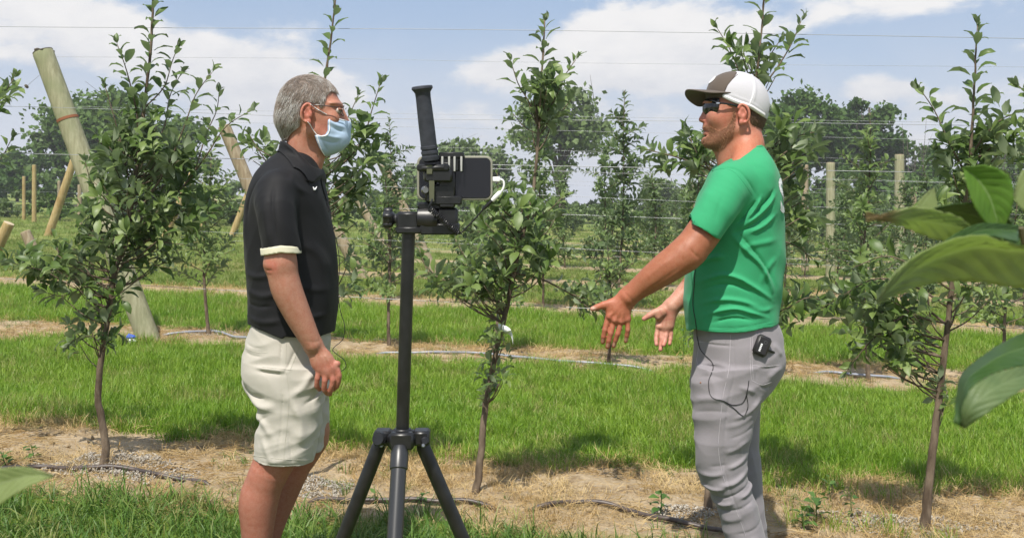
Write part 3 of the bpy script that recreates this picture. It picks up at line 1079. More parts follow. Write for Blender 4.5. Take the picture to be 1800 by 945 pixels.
# five kinds for the rows farther back, copied along the rows
PROTO = []
for k in range(6):
    t = row_tree(760 + k, (2.3, 1.95, 2.6, 1.7, 2.15, 2.4)[k], (1.25, 1.1, 1.35, 1.0, 1.2, 1.15)[k], .120)
    big = MB()
    for m_ in [t.wood] + t.branches: big.add(np.concatenate(m_.v), np.concatenate(m_.q), np.concatenate(m_.t))
    wm = big.mesh('trunk'); wm.materials.append(M_bark)
    fm = t.foliage_mesh(t.leaves); fm.materials.append(M_leaf2)
    PROTO.append((wm, fm))
RN = ('third', 'fourth', 'fifth', 'sixth', 'seventh', 'eighth', 'ninth', 'tenth')
nfar = 0
ORD = 'first second third fourth fifth sixth seventh eighth ninth tenth eleventh twelfth thirteenth fourteenth fifteenth sixteenth seventeenth eighteenth nineteenth twentieth'.split()
for rI in range(2, 10):
    cnt_ = 0
    y0 = ROW0 + ROWD * rI
    xs0 = (-3.0, -1.0, .6, 2.0, 3.4, 4.8, 6.2, 7.6)[rI - 2]
    x = xs0 + .5
    while x < .60 * y0 + 1:
        xx = x + rng.normal(0, .06); yy = y0 - ROWK * xx + rng.normal(0, .05)
        if rng.random() > .06:
            k = rng.integers(len(PROTO)); s = rng.uniform(.74, 1.04)
            if rI == 2 and abs((xx / yy) * F + HX - 1100) < 45: k, s = 2, 1.06
            root = empty('apple_tree', (xx, yy, float(gh(xx, yy)) - .01), 'slender young apple tree, %s from the left in the %s trellis row' % (ORD[min(cnt_, 19)], RN[rI - 2]), 'tree', 'young apple trees of the %s trellis row' % RN[rI - 2])
            root.rotation_euler = (0, 0, rng.uniform(0, 6.28)); root.scale = (s, s, s * rng.uniform(.92, 1.08))
            for nm, me in (('trunk', PROTO[k][0]), ('foliage', PROTO[k][1])):
                o = bpy.data.objects.new(nm, me); o.parent = root; COL.objects.link(o)
                if nm == 'foliage': o['kind'] = 'stuff'
            nfar += 1; cnt_ += 1
        x += (.95 if rI < 6 else 1.25)
# ================================================================== POSTS, WIRES
def wood_fn(c1, c2, c3):
    def fn(t, b, o):
        co = t.n('ShaderNodeTexCoord').outputs['Object']
        n1 = t.noise(t.vmath('MULTIPLY', co, (1, 1, .12)), 38, 5, .6)
        n2 = t.noise(co, 3.0, 4)
        c = t.mix(t.ramp(n1, .3, .72), c1, c2)
        c = t.mix(t.ramp(n2, .48, .75), c, c3)
        t.set(b, 'Base Color', c)
        bump(t, b, n1, .5, .01)
    return fn


M_post = mat('treated_post', rough=.85, spec=.15, fn=wood_fn((0.26, 0.25, 0.15), (0.40, 0.385, 0.255), (0.25, 0.265, 0.15)))
M_post2 = mat('yellow_post', rough=.85, spec=.15, fn=wood_fn((0.33, 0.235, 0.095), (0.46, 0.36, 0.19), (0.30, 0.20, 0.08)))
M_post3 = mat('grey_post', rough=.9, spec=.1, fn=wood_fn((0.25, 0.19, 0.12), (0.40, 0.33, 0.23), (0.30, 0.26, 0.18)))
M_cut = mat('cut_end', (0.52, 0.42, 0.28), .9)
M_dark = mat('dark_end', (0.10, 0.085, 0.06), .95)
M_rust = mat('rust', (0.27, 0.10, 0.045), .85)
M_wire = mat('wire', (0.30, 0.31, 0.32), .55, 0.4)


def post(top, base, Y, r, m, label, group, Yt=None, cat='post', cut=None, bury=True):
    b, tp = P(*base, Y), P(*top, Yt or Y)
    ax = (tp - b) / np.linalg.norm(tp - b)
    root = empty('trellis_post', b, label, cat, group)
    mb = MB()
    e = b - ax * (.25 if bury else 0)
    L = np.linalg.norm(tp - e)
    mb.lathe(e, tp, [(0, r * 1.06), (.3, r * 1.03), (.6, r), (.97, r * .95), (.992, r * .96), (1, r * .9)], 16)
    mb.build('pole', m, root)
    mc = MB(); mc.lathe(tp - ax * .004, tp + ax * .006, [(0, r * .93), (.6, r * .93), (1, r * .6)], 16)
    mc.build('sawn_end', cut or M_cut, root)
    return root, b, tp, ax


EP, LP, BP = 'leaning end posts of the trellis rows', 'upright line posts of the far trellis rows', 'slanting brace posts behind the left trees'
g = ground_px(262, 598)
root, b, tp, ax = post((75, 90), (262, 598), g[1], .093, M_post, 'thick pale green-grey end post leaning left, with a dark ragged top', EP, cut=M_dark)
mb = MB()
c = b + (tp - b) * .765
mb.lathe(c - ax * .012, c + ax * .012, [(0, .0945), (1, .095)], 18); mb.build('rusty_band', M_rust, root)
r_ = np.random.default_rng(5); mb = MB()
for k in range(15):
    a = r_.uniform(0, 6.28); rr = .09 * math.sqrt(r_.random())
    mb.box(tp + np.array((rr * math.cos(a), rr * math.sin(a), .004)), r_.uniform(.006, .018, 3), bev=.003)
mb.build('ragged_splinters', M_dark, root, smooth=False)
for (top, base, Y, r, m, lab) in (
        ((394, 222), (523, 532), 12.6, .085, M_post3, 'brown weathered end post leaning left behind the right side of the bushy left tree'),
        ((664, 270), (768, 492), 16.4, .085, M_post3, 'pale end post leaning left between the masked face and the tripod head'),
        ((627, 346), (690, 462), 20.6, .085, M_post3, 'short-looking far end post leaning left below the masked man’s chin'.replace('’', "'")),
        ((560, 350), (642, 497), 16.2, .095, M_post3, 'brown end post leaning left just in front of the black shirt')):
    post(top, base, Y, r, m, lab, EP)
for (top, base, Y, r, m, lab) in (
        ((130, 282), (85, 414), 26.0, .10, M_post2, 'yellow brace post slanting right, behind the thick leaning end post'),
        ((340, 300), (295, 405), 27.0, .09, M_post2, 'yellow brace post slanting right, half hidden in the bushy left tree'),
        ((376, 350), (348, 417), 24.5, .10, M_post2, 'yellow brace post slanting right, just right of the bushy left tree'),
        ((436, 340), (413, 401), 28.0, .09, M_post2, "yellow brace post slanting right, close to the back of the man in black"),
        ((16, 392), (-30, 488), 15.5, .085, M_post2, 'stubby yellow brace post with a bright sawn end at the left edge')):
    post(top, base, Y, r, m, lab, BP)
post((44, 407), (72, 468), 15.4, .08, M_post3, 'short weathered grey stake leaning left under the thick end post', BP)
for (x, top, base, Y, r, m, lab) in (
        (1581, 272, 480, 17.6, .085, M_post, 'tallest upright line post, left of the tall right tree top'),
        (1460, 286, 470, 19.5, .088, M_post, 'upright line post midway between the green shirt and the tallest line post'),
        (1415, 290, 455, 21.5, .075, M_post3, 'upright brown line post just right of the green shirt'),
        (1606, 330, 450, 25.5, .075, M_post3, 'thin upright line post just right of the tallest line post'),
        (1515, 352, 440, 29.0, .07, M_post3, 'low far line post between the two tall upright posts'),
        (60, 290, 384, 34, .07, M_post2, 'thin upright far post left of the yellow brace post, the taller of a pair'),
        (42, 310, 381, 36, .06, M_post2, 'thin upright far post at the far left, the shorter of a pair'),
        (140, 325, 385, 34, .07, M_post3, 'thin far upright post just right of the thick leaning post'),
        (104, 318, 380, 37, .06, M_post3, 'thin far upright post behind the middle of the yellow brace post'),
        (1218, 320, 440, 27, .07, M_post3, "thin pale line post left of the green sleeve"),
        (1690, 300, 440, 30, .07, M_post3, 'far line post behind the upright heart-shaped foreground leaf')):
    post((x, top), (x, base), Y, r, m, lab, LP)

WG = 'trellis wires strung along the rows'


def wire(pts, label, r=.0016, q=None, part=None):
    """a wire along a row: points (px, py) dropped on the vertical plane of the row with q = y + k x"""
    w = []
    for px, py in pts:
        u = (px - HX) / F
        Yw = q / (1 + ROWK * u)
        w.append(P(px, py, Yw))
    o = MB().tube(catmull(w, 40), r * .75, 5).build('trellis_wire', M_wire)
    return tag(o, label, 'wire', WG)


R1, R2, R3, R4 = ROW0 - .02, ROW0 + ROWD, ROW0 + 2 * ROWD, ROW0 + 3 * ROWD
wire([(-300, 43), (0, 47), (900, 53), (1800, 68), (2100, 74)], 'highest wire, across the whole sky above both men', .0017, R1)
wire([(-300, 182), (60, 188), (600, 207), (1200, 213), (1800, 222), (2100, 226)], "wire at the height of the men's faces, nearest row", .0015, R1)
wire([(-300, 262), (0, 269), (880, 290), (1800, 306), (2100, 312)], 'bright wire passing behind the phone at the height of the green collar', .0019, R1)
wire([(-300, 480), (0, 489), (440, 512), (720, 527), (1200, 549), (1800, 577), (2100, 592)], 'lowest wire of the nearest row, tied to the right tree trunk', .0016, R1)
wire([(85, 100), (640, 104), (900, 109), (1700, 117), (2000, 120)], 'thin upper wire running right from the top of the leaning post', .0016, R2)
wire([(120, 187), (460, 195), (900, 203), (1400, 211), (2000, 220)], 'wire from the leaning post just above its rusty band', .0018, R2)
wire([(150, 270), (560, 284), (900, 298), (1400, 314), (2000, 330)], 'wire of the second row just under the sleeve of the tripod handle', .0018, R2)
wire([(175, 300), (500, 318), (900, 340), (1400, 362), (2000, 385)], 'wire of the second row behind the middle of the phone', .0018, R2)
wire([(220, 400), (590, 418), (900, 432), (1400, 455), (2000, 480)], 'wire of the second row behind the tripod clamp', .0018, R2)
for q_, n_, hs, x0 in ((R3, 'third', (2.25, 1.75, 1.2, .7), 410), (R4, 'fourth', (2.2, 1.7, 1.15, .65), 700), (R4 + ROWD, 'fifth', (2.3, 1.7, 1.1), 800)):
    for hI, h in enumerate(hs):
        pts = []
        for px in (x0, 1000, 1300, 1700, 2050):
            u = (px - HX) / F; Yw = q_ / (1 + ROWK * u); xw = u * Yw
            pts.append((px, HY - F * (SLOPE * xw + h - CAMH) / Yw))
        wire(pts, '%s wire from the top on the %s trellis row' % (('highest', 'second', 'third', 'fourth')[hI], n_), .0024, q_)
# far-left block: low wires between the thin posts
for k, yy in enumerate((338, 356, 372)):
    wire([(-20, yy), (60, yy - 1), (140, yy + 1), (330, yy + 6)], '%s wire between the thin far posts at the left' % ('upper', 'middle', 'lower')[k], .003, 34)
gy0 = P(86, 118, g[1]); gy1 = P(-160, 330, g[1])
gw = empty('guy_wire', gy0, 'slanting guy wire with a dark tensioner left of the thick leaning post', 'wire')
MB().tube([gy0, gy1], .0016, 5).build('strand', M_wire, gw)
c = gy0 + (gy1 - gy0) * .16
MB().lathe(c - (gy1 - gy0) * .008, c + (gy1 - gy0) * .008, [(0, .006), (.2, .02), (.8, .02), (1, .006)], 10).build('tensioner', M_dark, gw)

# ================================================================== FAR TREES
M_far = leafmat('far_leaf', (0.062, 0.120, 0.026), (0.115, 0.185, 0.042), rough=.55, trans=.22, sc=.35, spec=.25, rnd=0.1)
M_farL = leafmat('far_leaf_hazed', (0.100, 0.155, 0.052), (0.155, 0.215, 0.078), rough=.55, trans=.2, sc=.35, spec=.25, rnd=0.1)  # paler green: milky distance haze put into the leaf colour
M_farD = leafmat('far_leaf_dark', (0.042, 0.094, 0.018), (0.090, 0.158, 0.030), rough=.55, trans=.2, sc=.3, spec=.25, rnd=0.1)
M_farbark = mat('far_bark', (0.10, 0.085, 0.07), .9)


def quads(c, u, v):
    V = np.stack([c - u - v * .4, c + u * .2 - v, c + u + v * .4, c - u * .2 + v], 1).reshape(-1, 3)
    n = len(c)
    return V, np.arange(4 * n).reshape(n, 4)


def far_tree(name, px, base_y, top_y, wpx, Y, n, m, label, cat='tree', group=None, seed=0, clear=.22, lobes=16, leaf=.16, limbs=7, dens=1.0, bushy=False, stems=0):
    r = np.random.default_rng(seed)
    b = P(px, base_y, Y); b[2] = float(gh(b[0], Y)) - .02 if bushy or True else b[2]
    H = P(px, top_y, Y)[2] - b[2]
    W = wpx / F * Y / 2
    root = empty(name, b, label, cat, group)
    wood = MB()
    cz = b[2] + H * (clear + (1 - clear) / 2)
    ends = []
    lobes = int(lobes * 2.2)
    for k in range(lobes):
        v = r.normal(0, 1, 3); v /= np.linalg.norm(v); v *= r.random() ** .4
        lob = np.array((b[0] + v[0] * W * .78, b[1] + v[1] * W * .7, cz + v[2] * H * (1 - clear) * .40))
        ends.append((lob, r.uniform(.13, .30) * min(W, H * .6)))
    if not bushy:
        th = .35 if stems and not n else 1
        for k in range(stems):
            e = ends[r.integers(len(ends))][0]
            top_ = np.array((b[0] + (k - (stems - 1) / 2) / stems * 1.7 * W, b[1] + r.normal(0, .2) * W, b[2] + H * r.uniform(.66, .92)))
            s0 = b + np.array(((k - (stems - 1) / 2) * .035 * H, 0, -.2))
            wood.tube(catmull([s0, s0 + (top_ - s0) * .35 + (-(top_[0] - s0[0]) * .12, 0, .04 * H), top_], 14), np.linspace(.016 * H, .003 * H, 14) * th, 6)
            for q in range(4):
                f = s0 + (top_ - s0) * r.uniform(.35, .8); g_ = f + np.array((r.normal(0, .25) * W, r.normal(0, .25) * W, .2 * H))
                wood.tube(catmull([f, (f + g_) / 2 + (0, 0, .02 * H), g_], 6), np.linspace(.006 * H, .0015 * H, 6) * th, 5)
        if not stems: wood.tube(catmull([b - np.array((0, 0, .2)), b + (0.02 * W, 0, H * .3), (b[0], b[1], b[2] + H * .62), (b[0], b[1], b[2] + H * .85)], 14), np.linspace(.035 * H, .006 * H, 14), 8)
        for k in range(limbs * 2 if not (stems and not n) else 0):
            e = ends[k % len(ends)][0]
            z0 = b[2] + H * r.uniform(.12, .42)
            s = np.array((b[0], b[1], z0))
            midp = s + (e - s) * .45 + np.array((0, 0, .08 * H))
            wood.tube(catmull([s, midp, e], 9), np.linspace(.013 * H, .003 * H, 9), 5)
            for q in range(3):
                f = midp + (e - midp) * r.uniform(.1, .9)
                wood.tube(catmull([f, f + r.normal(0, .3, 3) * W * .3 + (0, 0, .06 * H), f + r.normal(0, .5, 3) * W * .3 + (0, 0, .14 * H)], 5), np.linspace(.004 * H, .001 * H, 5), 4)
        wood.build('trunk', M_farbark, root, angle=0)
    if n:
        cs = []
        for lob, rad in ends:
            k = int(n / len(ends) * (rad / (.22 * min(W, H * .6))) ** 2)
            v = r.normal(0, 1, (k, 3)); v /= np.linalg.norm(v, axis=1)[:, None]
            rr = rad * np.abs(r.normal(.55, .42, k))
            c = lob + v * rr[:, None] * np.array((1.25, 1.25, .8))
            keep = _vn(c[:, 0] + c[:, 1] * .3, c[:, 2], 3.2 / max(rad, .3), seed + 9) > -.30 / dens
            cs.append(c[keep])
        c = np.concatenate(cs); c = c[c[:, 2] > b[2] + .02]
        k = len(c)
        u = r.normal(0, 1, (k, 3)); u /= np.linalg.norm(u, axis=1)[:, None]
        w_ = r.normal(0, 1, (k, 3)); v = np.cross(u, w_); v /= np.linalg.norm(v, axis=1)[:, None]
        s = leaf * r.uniform(.6, 1.4, k)[:, None]
        Vv, Qq = quads(c, u * s, v * s * .8)
        f = link('crown', mesh_np('crown', Vv, Qq, False), m, root)
        f['kind'] = 'stuff'
    return root


TG = 'trees of the far tree line'
FT = [
    ('broad_tree', 195, 352, 148, 240, 62, 12000, M_far, 'broad ragged green tree right behind the thick leaning post', .26, 18, 1.0),
    ('broad_tree', 108, 350, 182, 120, 64, 3400, M_far, 'loose tree showing sky gaps, left of the thick leaning post', .3, 12, .75),
    ('broad_tree', 290, 352, 195, 190, 66, 7000, M_far, 'dark tree behind the bushy left apple tree', .2, 13, 1.0),
    ('broad_tree', 30, 348, 262, 150, 70, 4200, M_farD, 'dark low tree at the left edge of the far tree line', .12, 13, 1.2),
    ('broad_tree', 820, 376, 232, 190, 66, 9000, M_farL, 'pale green rounded tree just above and behind the phone', .1, 16, 1.1),
    ('broad_tree', 738, 374, 272, 100, 68, 3200, M_farL, 'small pale tree at the left of the phone', .08, 10, 1.1),
    ('tall_sparse_tree', 985, 380, 140, 205, 60, 5200, M_farL, 'tall sparse tree with several bare grey trunks showing, centre of the far tree line', .34, 26, .7),
    ('broad_tree', 1180, 392, 300, 130, 72, 3600, M_farL, 'low pale tree left of the green sleeve in the far tree line', .1, 12, 1.0),
    ('broad_tree', 1405, 398, 153, 200, 60, 12000, M_farD, 'big dark tree just behind the white cap mesh', .22, 16, 1.2),
    ('broad_tree', 1528, 400, 150, 135, 62, 8000, M_farD, 'tall dark narrow tree left of the bare branches', .16, 14, 1.1),
    ('broad_tree', 1470, 400, 178, 150, 66, 7000, M_farD, 'dark tree between the two tall dark trees on the right, with a sky gap', .25, 11, .9),
    ('broad_tree', 1590, 402, 222, 140, 64, 6500, M_farD, 'dark lower tree under the bare branches', .12, 12, 1.1),
    ('broad_tree', 1690, 405, 262, 140, 66, 4200, M_farD, 'low dark tree behind the right apple tree', .12, 12, 1.0),
    ('broad_tree', 1790, 405, 240, 120, 68, 3600, M_farD, 'dark tree at the right edge of the far tree line', .12, 12, 1.0),
]
for k, (nm, px, by, ty, wp, Yd, n, m, lab, cl, lo, de) in enumerate(FT):
    far_tree(nm, px, by, ty, wp, Yd, int(n * 1.25), m, lab, 'tree', TG, 900 + k, cl, lo, .15 if Yd < 65 else .17, 9 if cl > .4 else 6, de, stems=8 if cl > .4 else 0)
far_tree('bare_tree', 1604, 402, 186, 70, 58, 0, M_far, 'leafless grey tree whose bare twigs stand against the sky', 'tree', TG, 950, .3, 6, limbs=4, stems=4)
far_tree('bare_tree', 1748, 404, 215, 70, 58, 0, M_far, 'leafless grey tree behind the right apple tree top', 'tree', TG, 951, .3, 6, limbs=4, stems=4)
BG = 'bushes along the foot of the far tree line'
for k, (px, ty, wp, Yd, m, lab) in enumerate((
        (-20, 290, 150, 58, M_farD, 'dark bush at the left edge below the dark low tree'),
        (95, 300, 120, 60, M_far, 'bush behind the top of the yellow brace post'),
        (215, 298, 130, 58, M_far, 'bush under the broad ragged tree'),
        (330, 312, 130, 60, M_far, 'bush behind the lower right of the bushy left apple tree'),
        (440, 322, 130, 64, M_farL, 'pale bush behind the back of the man in black'),
        (560, 332, 140, 64, M_farL, 'pale bush hidden behind the black shirt'),
        (650, 338, 130, 64, M_farL, 'pale bush left of the tripod head'),
        (740, 340, 110, 62, M_far, 'bush behind the tripod clamp'),
        (870, 344, 120, 64, M_farL, 'pale bush at the right end of the phone'),
        (965, 352, 120, 66, M_farL, 'pale bush under the tall sparse tree'),
        (1075, 350, 130, 66, M_farL, 'pale bush right of the tall sparse tree'),
        (1190, 350, 130, 64, M_far, 'bush left of the green sleeve'),
        (1310, 345, 130, 60, M_farD, 'dark bush hidden behind the green shirt'),
        (1400, 300, 130, 56, M_farD, 'dark bush behind the brown line post'),
        (1495, 300, 130, 57, M_farD, 'dark bush between the two tallest line posts'),
        (1600, 305, 140, 57, M_farD, 'dark bush right of the tallest line post'),
        (1730, 315, 150, 58, M_farD, 'dark bush behind the heart-shaped foreground leaf'),
        (1850, 320, 150, 58, M_farD, 'dark bush at the right edge'))):
    far_tree('bush', px, HY - SLOPE * (px - HX) + 40, ty - 14 + (px * 7 % 13), wp * 1.75, Yd, 3800, m, lab, 'bush', BG, 980 + k, 0.0, 11, .15, 0, 1.3, bushy=True)

SG = 'low scrub bushes at the edge of the mown headland'
for k, (px, ty, Yd, m) in enumerate(((-30, 338, 37, M_far), (35, 334, 38, M_farL), (95, 342, 36, M_far), (160, 336, 38, M_farD), (225, 340, 37, M_farL), (290, 342, 38, M_far), (350, 344, 37, M_farL), (405, 346, 38, M_far), (465, 350, 39, M_farL),
                                     (530, 352, 40, M_far), (600, 352, 41, M_farL), (665, 350, 42, M_far), (725, 354, 42, M_farL))):
    far_tree('bush', px, HY - SLOPE * (px - HX) + 60, ty, 110, Yd, 2600, m, 'low scrub bush on the headland, %s from the left' % ORD[k], 'bush', SG, 1100 + k, 0.0, 8, .075, 0, 1.3, bushy=True)
CG = 'low bushy orchard growth far behind the middle apple tree'
for k, (px, ty, Yd, m) in enumerate(((800, 352, 47, M_farL), (865, 356, 46, M_farL), (930, 358, 47, M_far), (1000, 360, 46, M_farL), (1065, 360, 47, M_farL), (1130, 362, 46, M_far), (1195, 364, 47, M_farL), (1260, 364, 46, M_far), (1390, 362, 45, M_far), (1455, 366, 46, M_farL), (1520, 366, 45, M_far), (1585, 368, 46, M_farL), (1650, 370, 46, M_far), (1715, 372, 46, M_far), (1780, 372, 46, M_far))):
    far_tree('bush', px, HY - SLOPE * (px - HX) + 50, ty - 8, 120, Yd, 2400, m, 'low far bush in the haze of the orchard, %s from the left' % ORD[k], 'bush', CG, 1130 + k, 0.0, 8, .085, 0, 1.3, bushy=True)

# brush pile behind the leaning post
mb = MB(); r_ = np.random.default_rng(12)
for k in range(40):
    c = P(r_.uniform(205, 345), r_.uniform(374, 392), r_.uniform(40, 42)); d = r_.normal(0, 1, 3) * (.9, .5, .25)
    c[2] = float(gh(c[0], c[1])) + r_.uniform(.05, .6)
    mb.tube([c - d, c + d * .2 + (0, 0, .06), c + d], (.05, .04, .02), 5)
tag(mb.build('brush_pile', M_farbark), 'heap of cut grey branches on the grass behind the thick leaning post', 'brush pile')

# ================================================================== SMALL THINGS
c = ground_px(233, 606)
lit = empty('litter', c, 'crumpled blue and white plastic wrapper on the straw at the foot of the leaning post', 'wrapper')
import bmesh


def crumple(cc, s, seed, nm, m):
    r = np.random.default_rng(seed); bm = bmesh.new()
    for _ in range(24):
        v = r.normal(0, 1, 3); v /= np.linalg.norm(v); bm.verts.new(np.array(cc) + v * np.array(s) * r.uniform(.6, 1.1))
    bmesh.ops.convex_hull(bm, input=bm.verts)
    me = bpy.data.meshes.new(nm); bm.to_mesh(me); bm.free()
    link(nm, me, m, lit)


crumple(c + (0, 0, .035), (.045, .04, .03), 3, 'white_part', mat('white_plastic', (.75, .76, .78), .4))
crumple(c + (-.02, .01, .07), (.05, .035, .03), 4, 'blue_part', mat('blue_plastic', (.05, .10, .42), .35))


def ribbon(pts, wv, name, m, th=.0006, n=14):
    w = catmull(pts, n); wv = np.asarray(wv, float)
    V = np.concatenate([w - wv, w + wv])
    Qs = [(k, k + 1, n + k + 1, n + k) for k in range(n - 1)]
    o = link(name, mesh_np(name, V, np.array(Qs)), m)
    sm = o.modifiers.new('thick', 'SOLIDIFY'); sm.thickness = th
    return o


tY = mid.Y - .03
o = ribbon([P(876, 574, tY), P(886, 577, tY - .01), P(897, 584, tY - .02), P(902, 600, tY - .015)], P(0, 6, tY) - P(0, 0, tY), 'tag', mat('tag_white', (.80, .82, .82), .4))
tag(o, 'white plastic label curling from the trunk of the middle apple tree', 'tag')

# broad-leaved weeds at the front of the bare strip
M_weed = leafmat('weed_leaf', (0.055, 0.125, 0.025), (0.10, 0.19, 0.04), rough=.5, trans=.3, sc=4)


def weed(px, py, h, n, label, seed, size=.06, leafy=True):
    b = ground_px(px, py); r = np.random.default_rng(seed)
    root = empty('weed', b, label, 'weed', 'broad-leaved weeds on the bare strip')
    top = b + np.array((r.normal(0, .02), r.normal(0, .02), h))
    MB().tube(catmull([b - (0, 0, .02), b + (top - b) * .5 + r.normal(0, .006, 3), top], 8), np.linspace(.003, .0015, 8), 5).build('stem', M_weed, root)
    az = r.uniform(0, 6.28)
    for k in range(n):
        f = .25 + .75 * k / n
        M = leaf_frame(b + (top - b) * f, np.array((0, 0, 1.0)), az, size * r.uniform(.7, 1.2), r.uniform(1.0, 1.9), .6, r); az += 2.4
        V, Q = LEAFV[r.integers(len(LEAFV))]
        V = V * np.array((1.35, 1, 1))
        link('leaf', mesh_np('leaf', V @ M[:, :3].T + M[:, 3], Q), M_weed, root)


for k, (px, py, h, n, lab, s) in enumerate((
        (14, 822, .10, 8, 'dark weed at the left edge by the drip pipe', .075), (62, 812, .10, 9, 'leafy green weed left of the left tree trunk', .07),
        (1159, 905, .13, 10, 'upright dark-leaved weed on the soil left of the grey trousers', .07), (657, 884, .06, 7, 'small bright weed between the tripod legs', .05),
        (735, 890, .05, 7, 'small weed just right of the middle tripod leg', .05),
        (1436, 918, .16, 9, 'weed with broad green leaves right of the grey trousers', .085), (1462, 880, .14, 6, 'taller stalk of weed behind the broad-leaved one', .06),
        (1502, 915, .13, 6, 'thin pale weed between the broad-leaved weed and the right tree', .06), (1415, 935, .10, 8, 'low weed at the bottom right of the grey trousers', .08),
        (1200, 648, .42, 10, 'tall thin weed stalk behind the grey trousers, by the far hand', .07))):
    weed(px, py, h * .85, n, lab, 40 + k, s * .72)

# ================================================================== LEAVES CLOSE TO THE CAMERA
def big_leaf_mat(name, c1, c2, vein, trans):
    m = bpy.data.materials.new(name); m.use_nodes = True
    t = NT(m.node_tree)
    at = t.n('ShaderNodeAttribute', attribute_name='uvv').outputs['Vector']
    s = t.n('ShaderNodeSeparateXYZ', ins={0: at}).outputs           # x: along 0..1, y: across -1..1
    ay = t.math('ABSOLUTE', s[1])
    ph = t.math('SUBTRACT', t.math('MULTIPLY', s[0], 8.0), t.math('MULTIPLY', ay, 2.2))
    fr = t.math('ABSOLUTE', t.math('SUBTRACT', t.math('FRACT', ph), .5))
    v1 = t.ramp(fr, .07, .0)
    v2 = t.ramp(ay, .055, .02)
    ve = t.math('MAXIMUM', t.math('MULTIPLY', v1, .28), t.math('MULTIPLY', v2, .8))
    pos = t.n('ShaderNodeTexCoord').outputs['Object']
    n = t.noise(pos, 60, 4)
    n2 = t.noise(pos, 500, 3)
    c = t.mix(t.ramp(n, .3, .7), c1, c2)
    c = t.mix(t.math('MULTIPLY', n2, .25), c, (c1[0] * .6, c1[1] * .6, c1[2] * .6))
    c = t.mix(ve, c, vein)
    g = t.n('ShaderNodeAttribute', attribute_name='dry').outputs['Fac']
    c = t.mix(g, c, (.36, .25, .14))
    b = t.n('ShaderNodeBsdfPrincipled', ins={'Base Color': c, 'Roughness': .5, 'Specular IOR Level': .35})
    bump(t, b, t.math('ADD', t.math('MULTIPLY', ve, .8), t.math('MULTIPLY', n, .6)), .22, .002)
    tr = t.n('ShaderNodeBsdfTranslucent', ins={'Color': t.mix(.5, c, (.46, .60, .20))})
    mx = t.n('ShaderNodeMixShader', ins={0: trans, 1: b.outputs[0], 2: tr.outputs[0]})
    t.n('ShaderNodeOutputMaterial', ins={0: mx.outputs[0]})
    return m


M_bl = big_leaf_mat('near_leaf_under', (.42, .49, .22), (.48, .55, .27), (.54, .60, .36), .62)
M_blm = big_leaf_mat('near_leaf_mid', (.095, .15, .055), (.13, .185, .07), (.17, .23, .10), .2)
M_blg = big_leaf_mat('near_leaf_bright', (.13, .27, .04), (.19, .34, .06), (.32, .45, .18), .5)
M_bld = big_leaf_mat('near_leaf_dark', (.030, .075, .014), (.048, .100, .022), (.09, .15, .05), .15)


def big_leaf(spine, ea, eb, m, root, dry=0.0, n=36, across=8, serr=.012, wav=.0006, label=None, name='leaf'):
    """spine / edge polylines in (px, py, Y); the blade is a grid between them"""
    S, A, B = [catmull([P(*p) for p in q], n) for q in (spine, ea, eb)]
    u = np.linspace(-1, 1, 2 * across + 1)
    V, AT, DR = [], [], []
    L = np.linalg.norm(S[-1] - S[0])
    for i in range(n):
        f = i / (n - 1)
        for a in u:
            e = A[i] if a < 0 else B[i]
            k = abs(a)
            if k > .99: k = 1 + serr * (2 if i % 2 else -2)
            p = S[i] + (e - S[i]) * k
            bulge = wav * math.sin((f * 8 - abs(a) * 2.2) * 2 * math.pi) * min(1, abs(a) * 3) * (1 - abs(a) ** 4 * .3)
            p = p + np.array((0, -1, .3)) * bulge
            V.append(p); AT.append((f, a, 0)); DR.append(min(1, max(0, (dry - f) / max(dry * .4, 1e-3))) if dry else 0)
    w_ = 2 * across + 1
    Qs = [(i * w_ + j, i * w_ + j + 1, (i + 1) * w_ + j + 1, (i + 1) * w_ + j) for i in range(n - 1) for j in range(w_ - 1)]
    me = mesh_np(name, np.array(V), np.array(Qs))
    at = me.attributes.new('uvv', 'FLOAT_VECTOR', 'POINT'); at.data.foreach_set('vector', np.array(AT, np.float32).ravel())
    at = me.attributes.new('dry', 'FLOAT', 'POINT'); at.data.foreach_set('value', np.array(DR, np.float32))
    o = link(name, me, m, root)
    sm = o.modifiers.new('thick', 'SOLIDIFY'); sm.thickness = .0004; sm.offset = 0
    if label: o['label'] = label
    return o


br = empty('apple_branch', P(1830, 560, .75), 'leafy apple branch close to the camera at the right edge', 'branch')
MB().tube(catmull([P(1860, 760, .80), P(1835, 600, .76), P(1812, 480, .74), P(1795, 400, .73)], 16), np.linspace(.004, .0022, 16), 8).build('twig', M_shoot, br)
# tip first (f = 0) to stalk (f = 1)
big_leaf([(1692, 294, .712), (1716, 314, .716), (1738, 345, .718), (1750, 380, .719), (1758, 408, .72)],
         [(1692, 294, .712), (1699, 322, .708), (1708, 352, .708), (1726, 384, .712), (1756, 408, .72)],
         [(1692, 294, .712), (1738, 291, .710), (1775, 312, .711), (1781, 355, .713), (1762, 408, .72)], M_blg, br, label='upright heart-shaped bright leaf seen from below')
MB().tube(catmull([P(1757, 403, .72), P(1764, 430, .725), P(1775, 470, .735), P(1812, 500, .745)], 8), .0011, 6).build('stalk', M_blg, br)
big_leaf([(1522, 380, .655), (1560, 382, .66), (1620, 388, .67), (1680, 398, .68), (1720, 412, .70)],
         [(1522, 371, .655), (1545, 377, .66), (1572, 370, .66), (1600, 364, .66), (1665, 374, .665), (1720, 408, .70)],
         [(1524, 390, .655), (1548, 388, .66), (1575, 394, .665), (1600, 404, .68), (1660, 424, .69), (1722, 418, .70)], M_bl, br, dry=.26, wav=.0012, label='pale leaf with a dry brown tip pointing left')
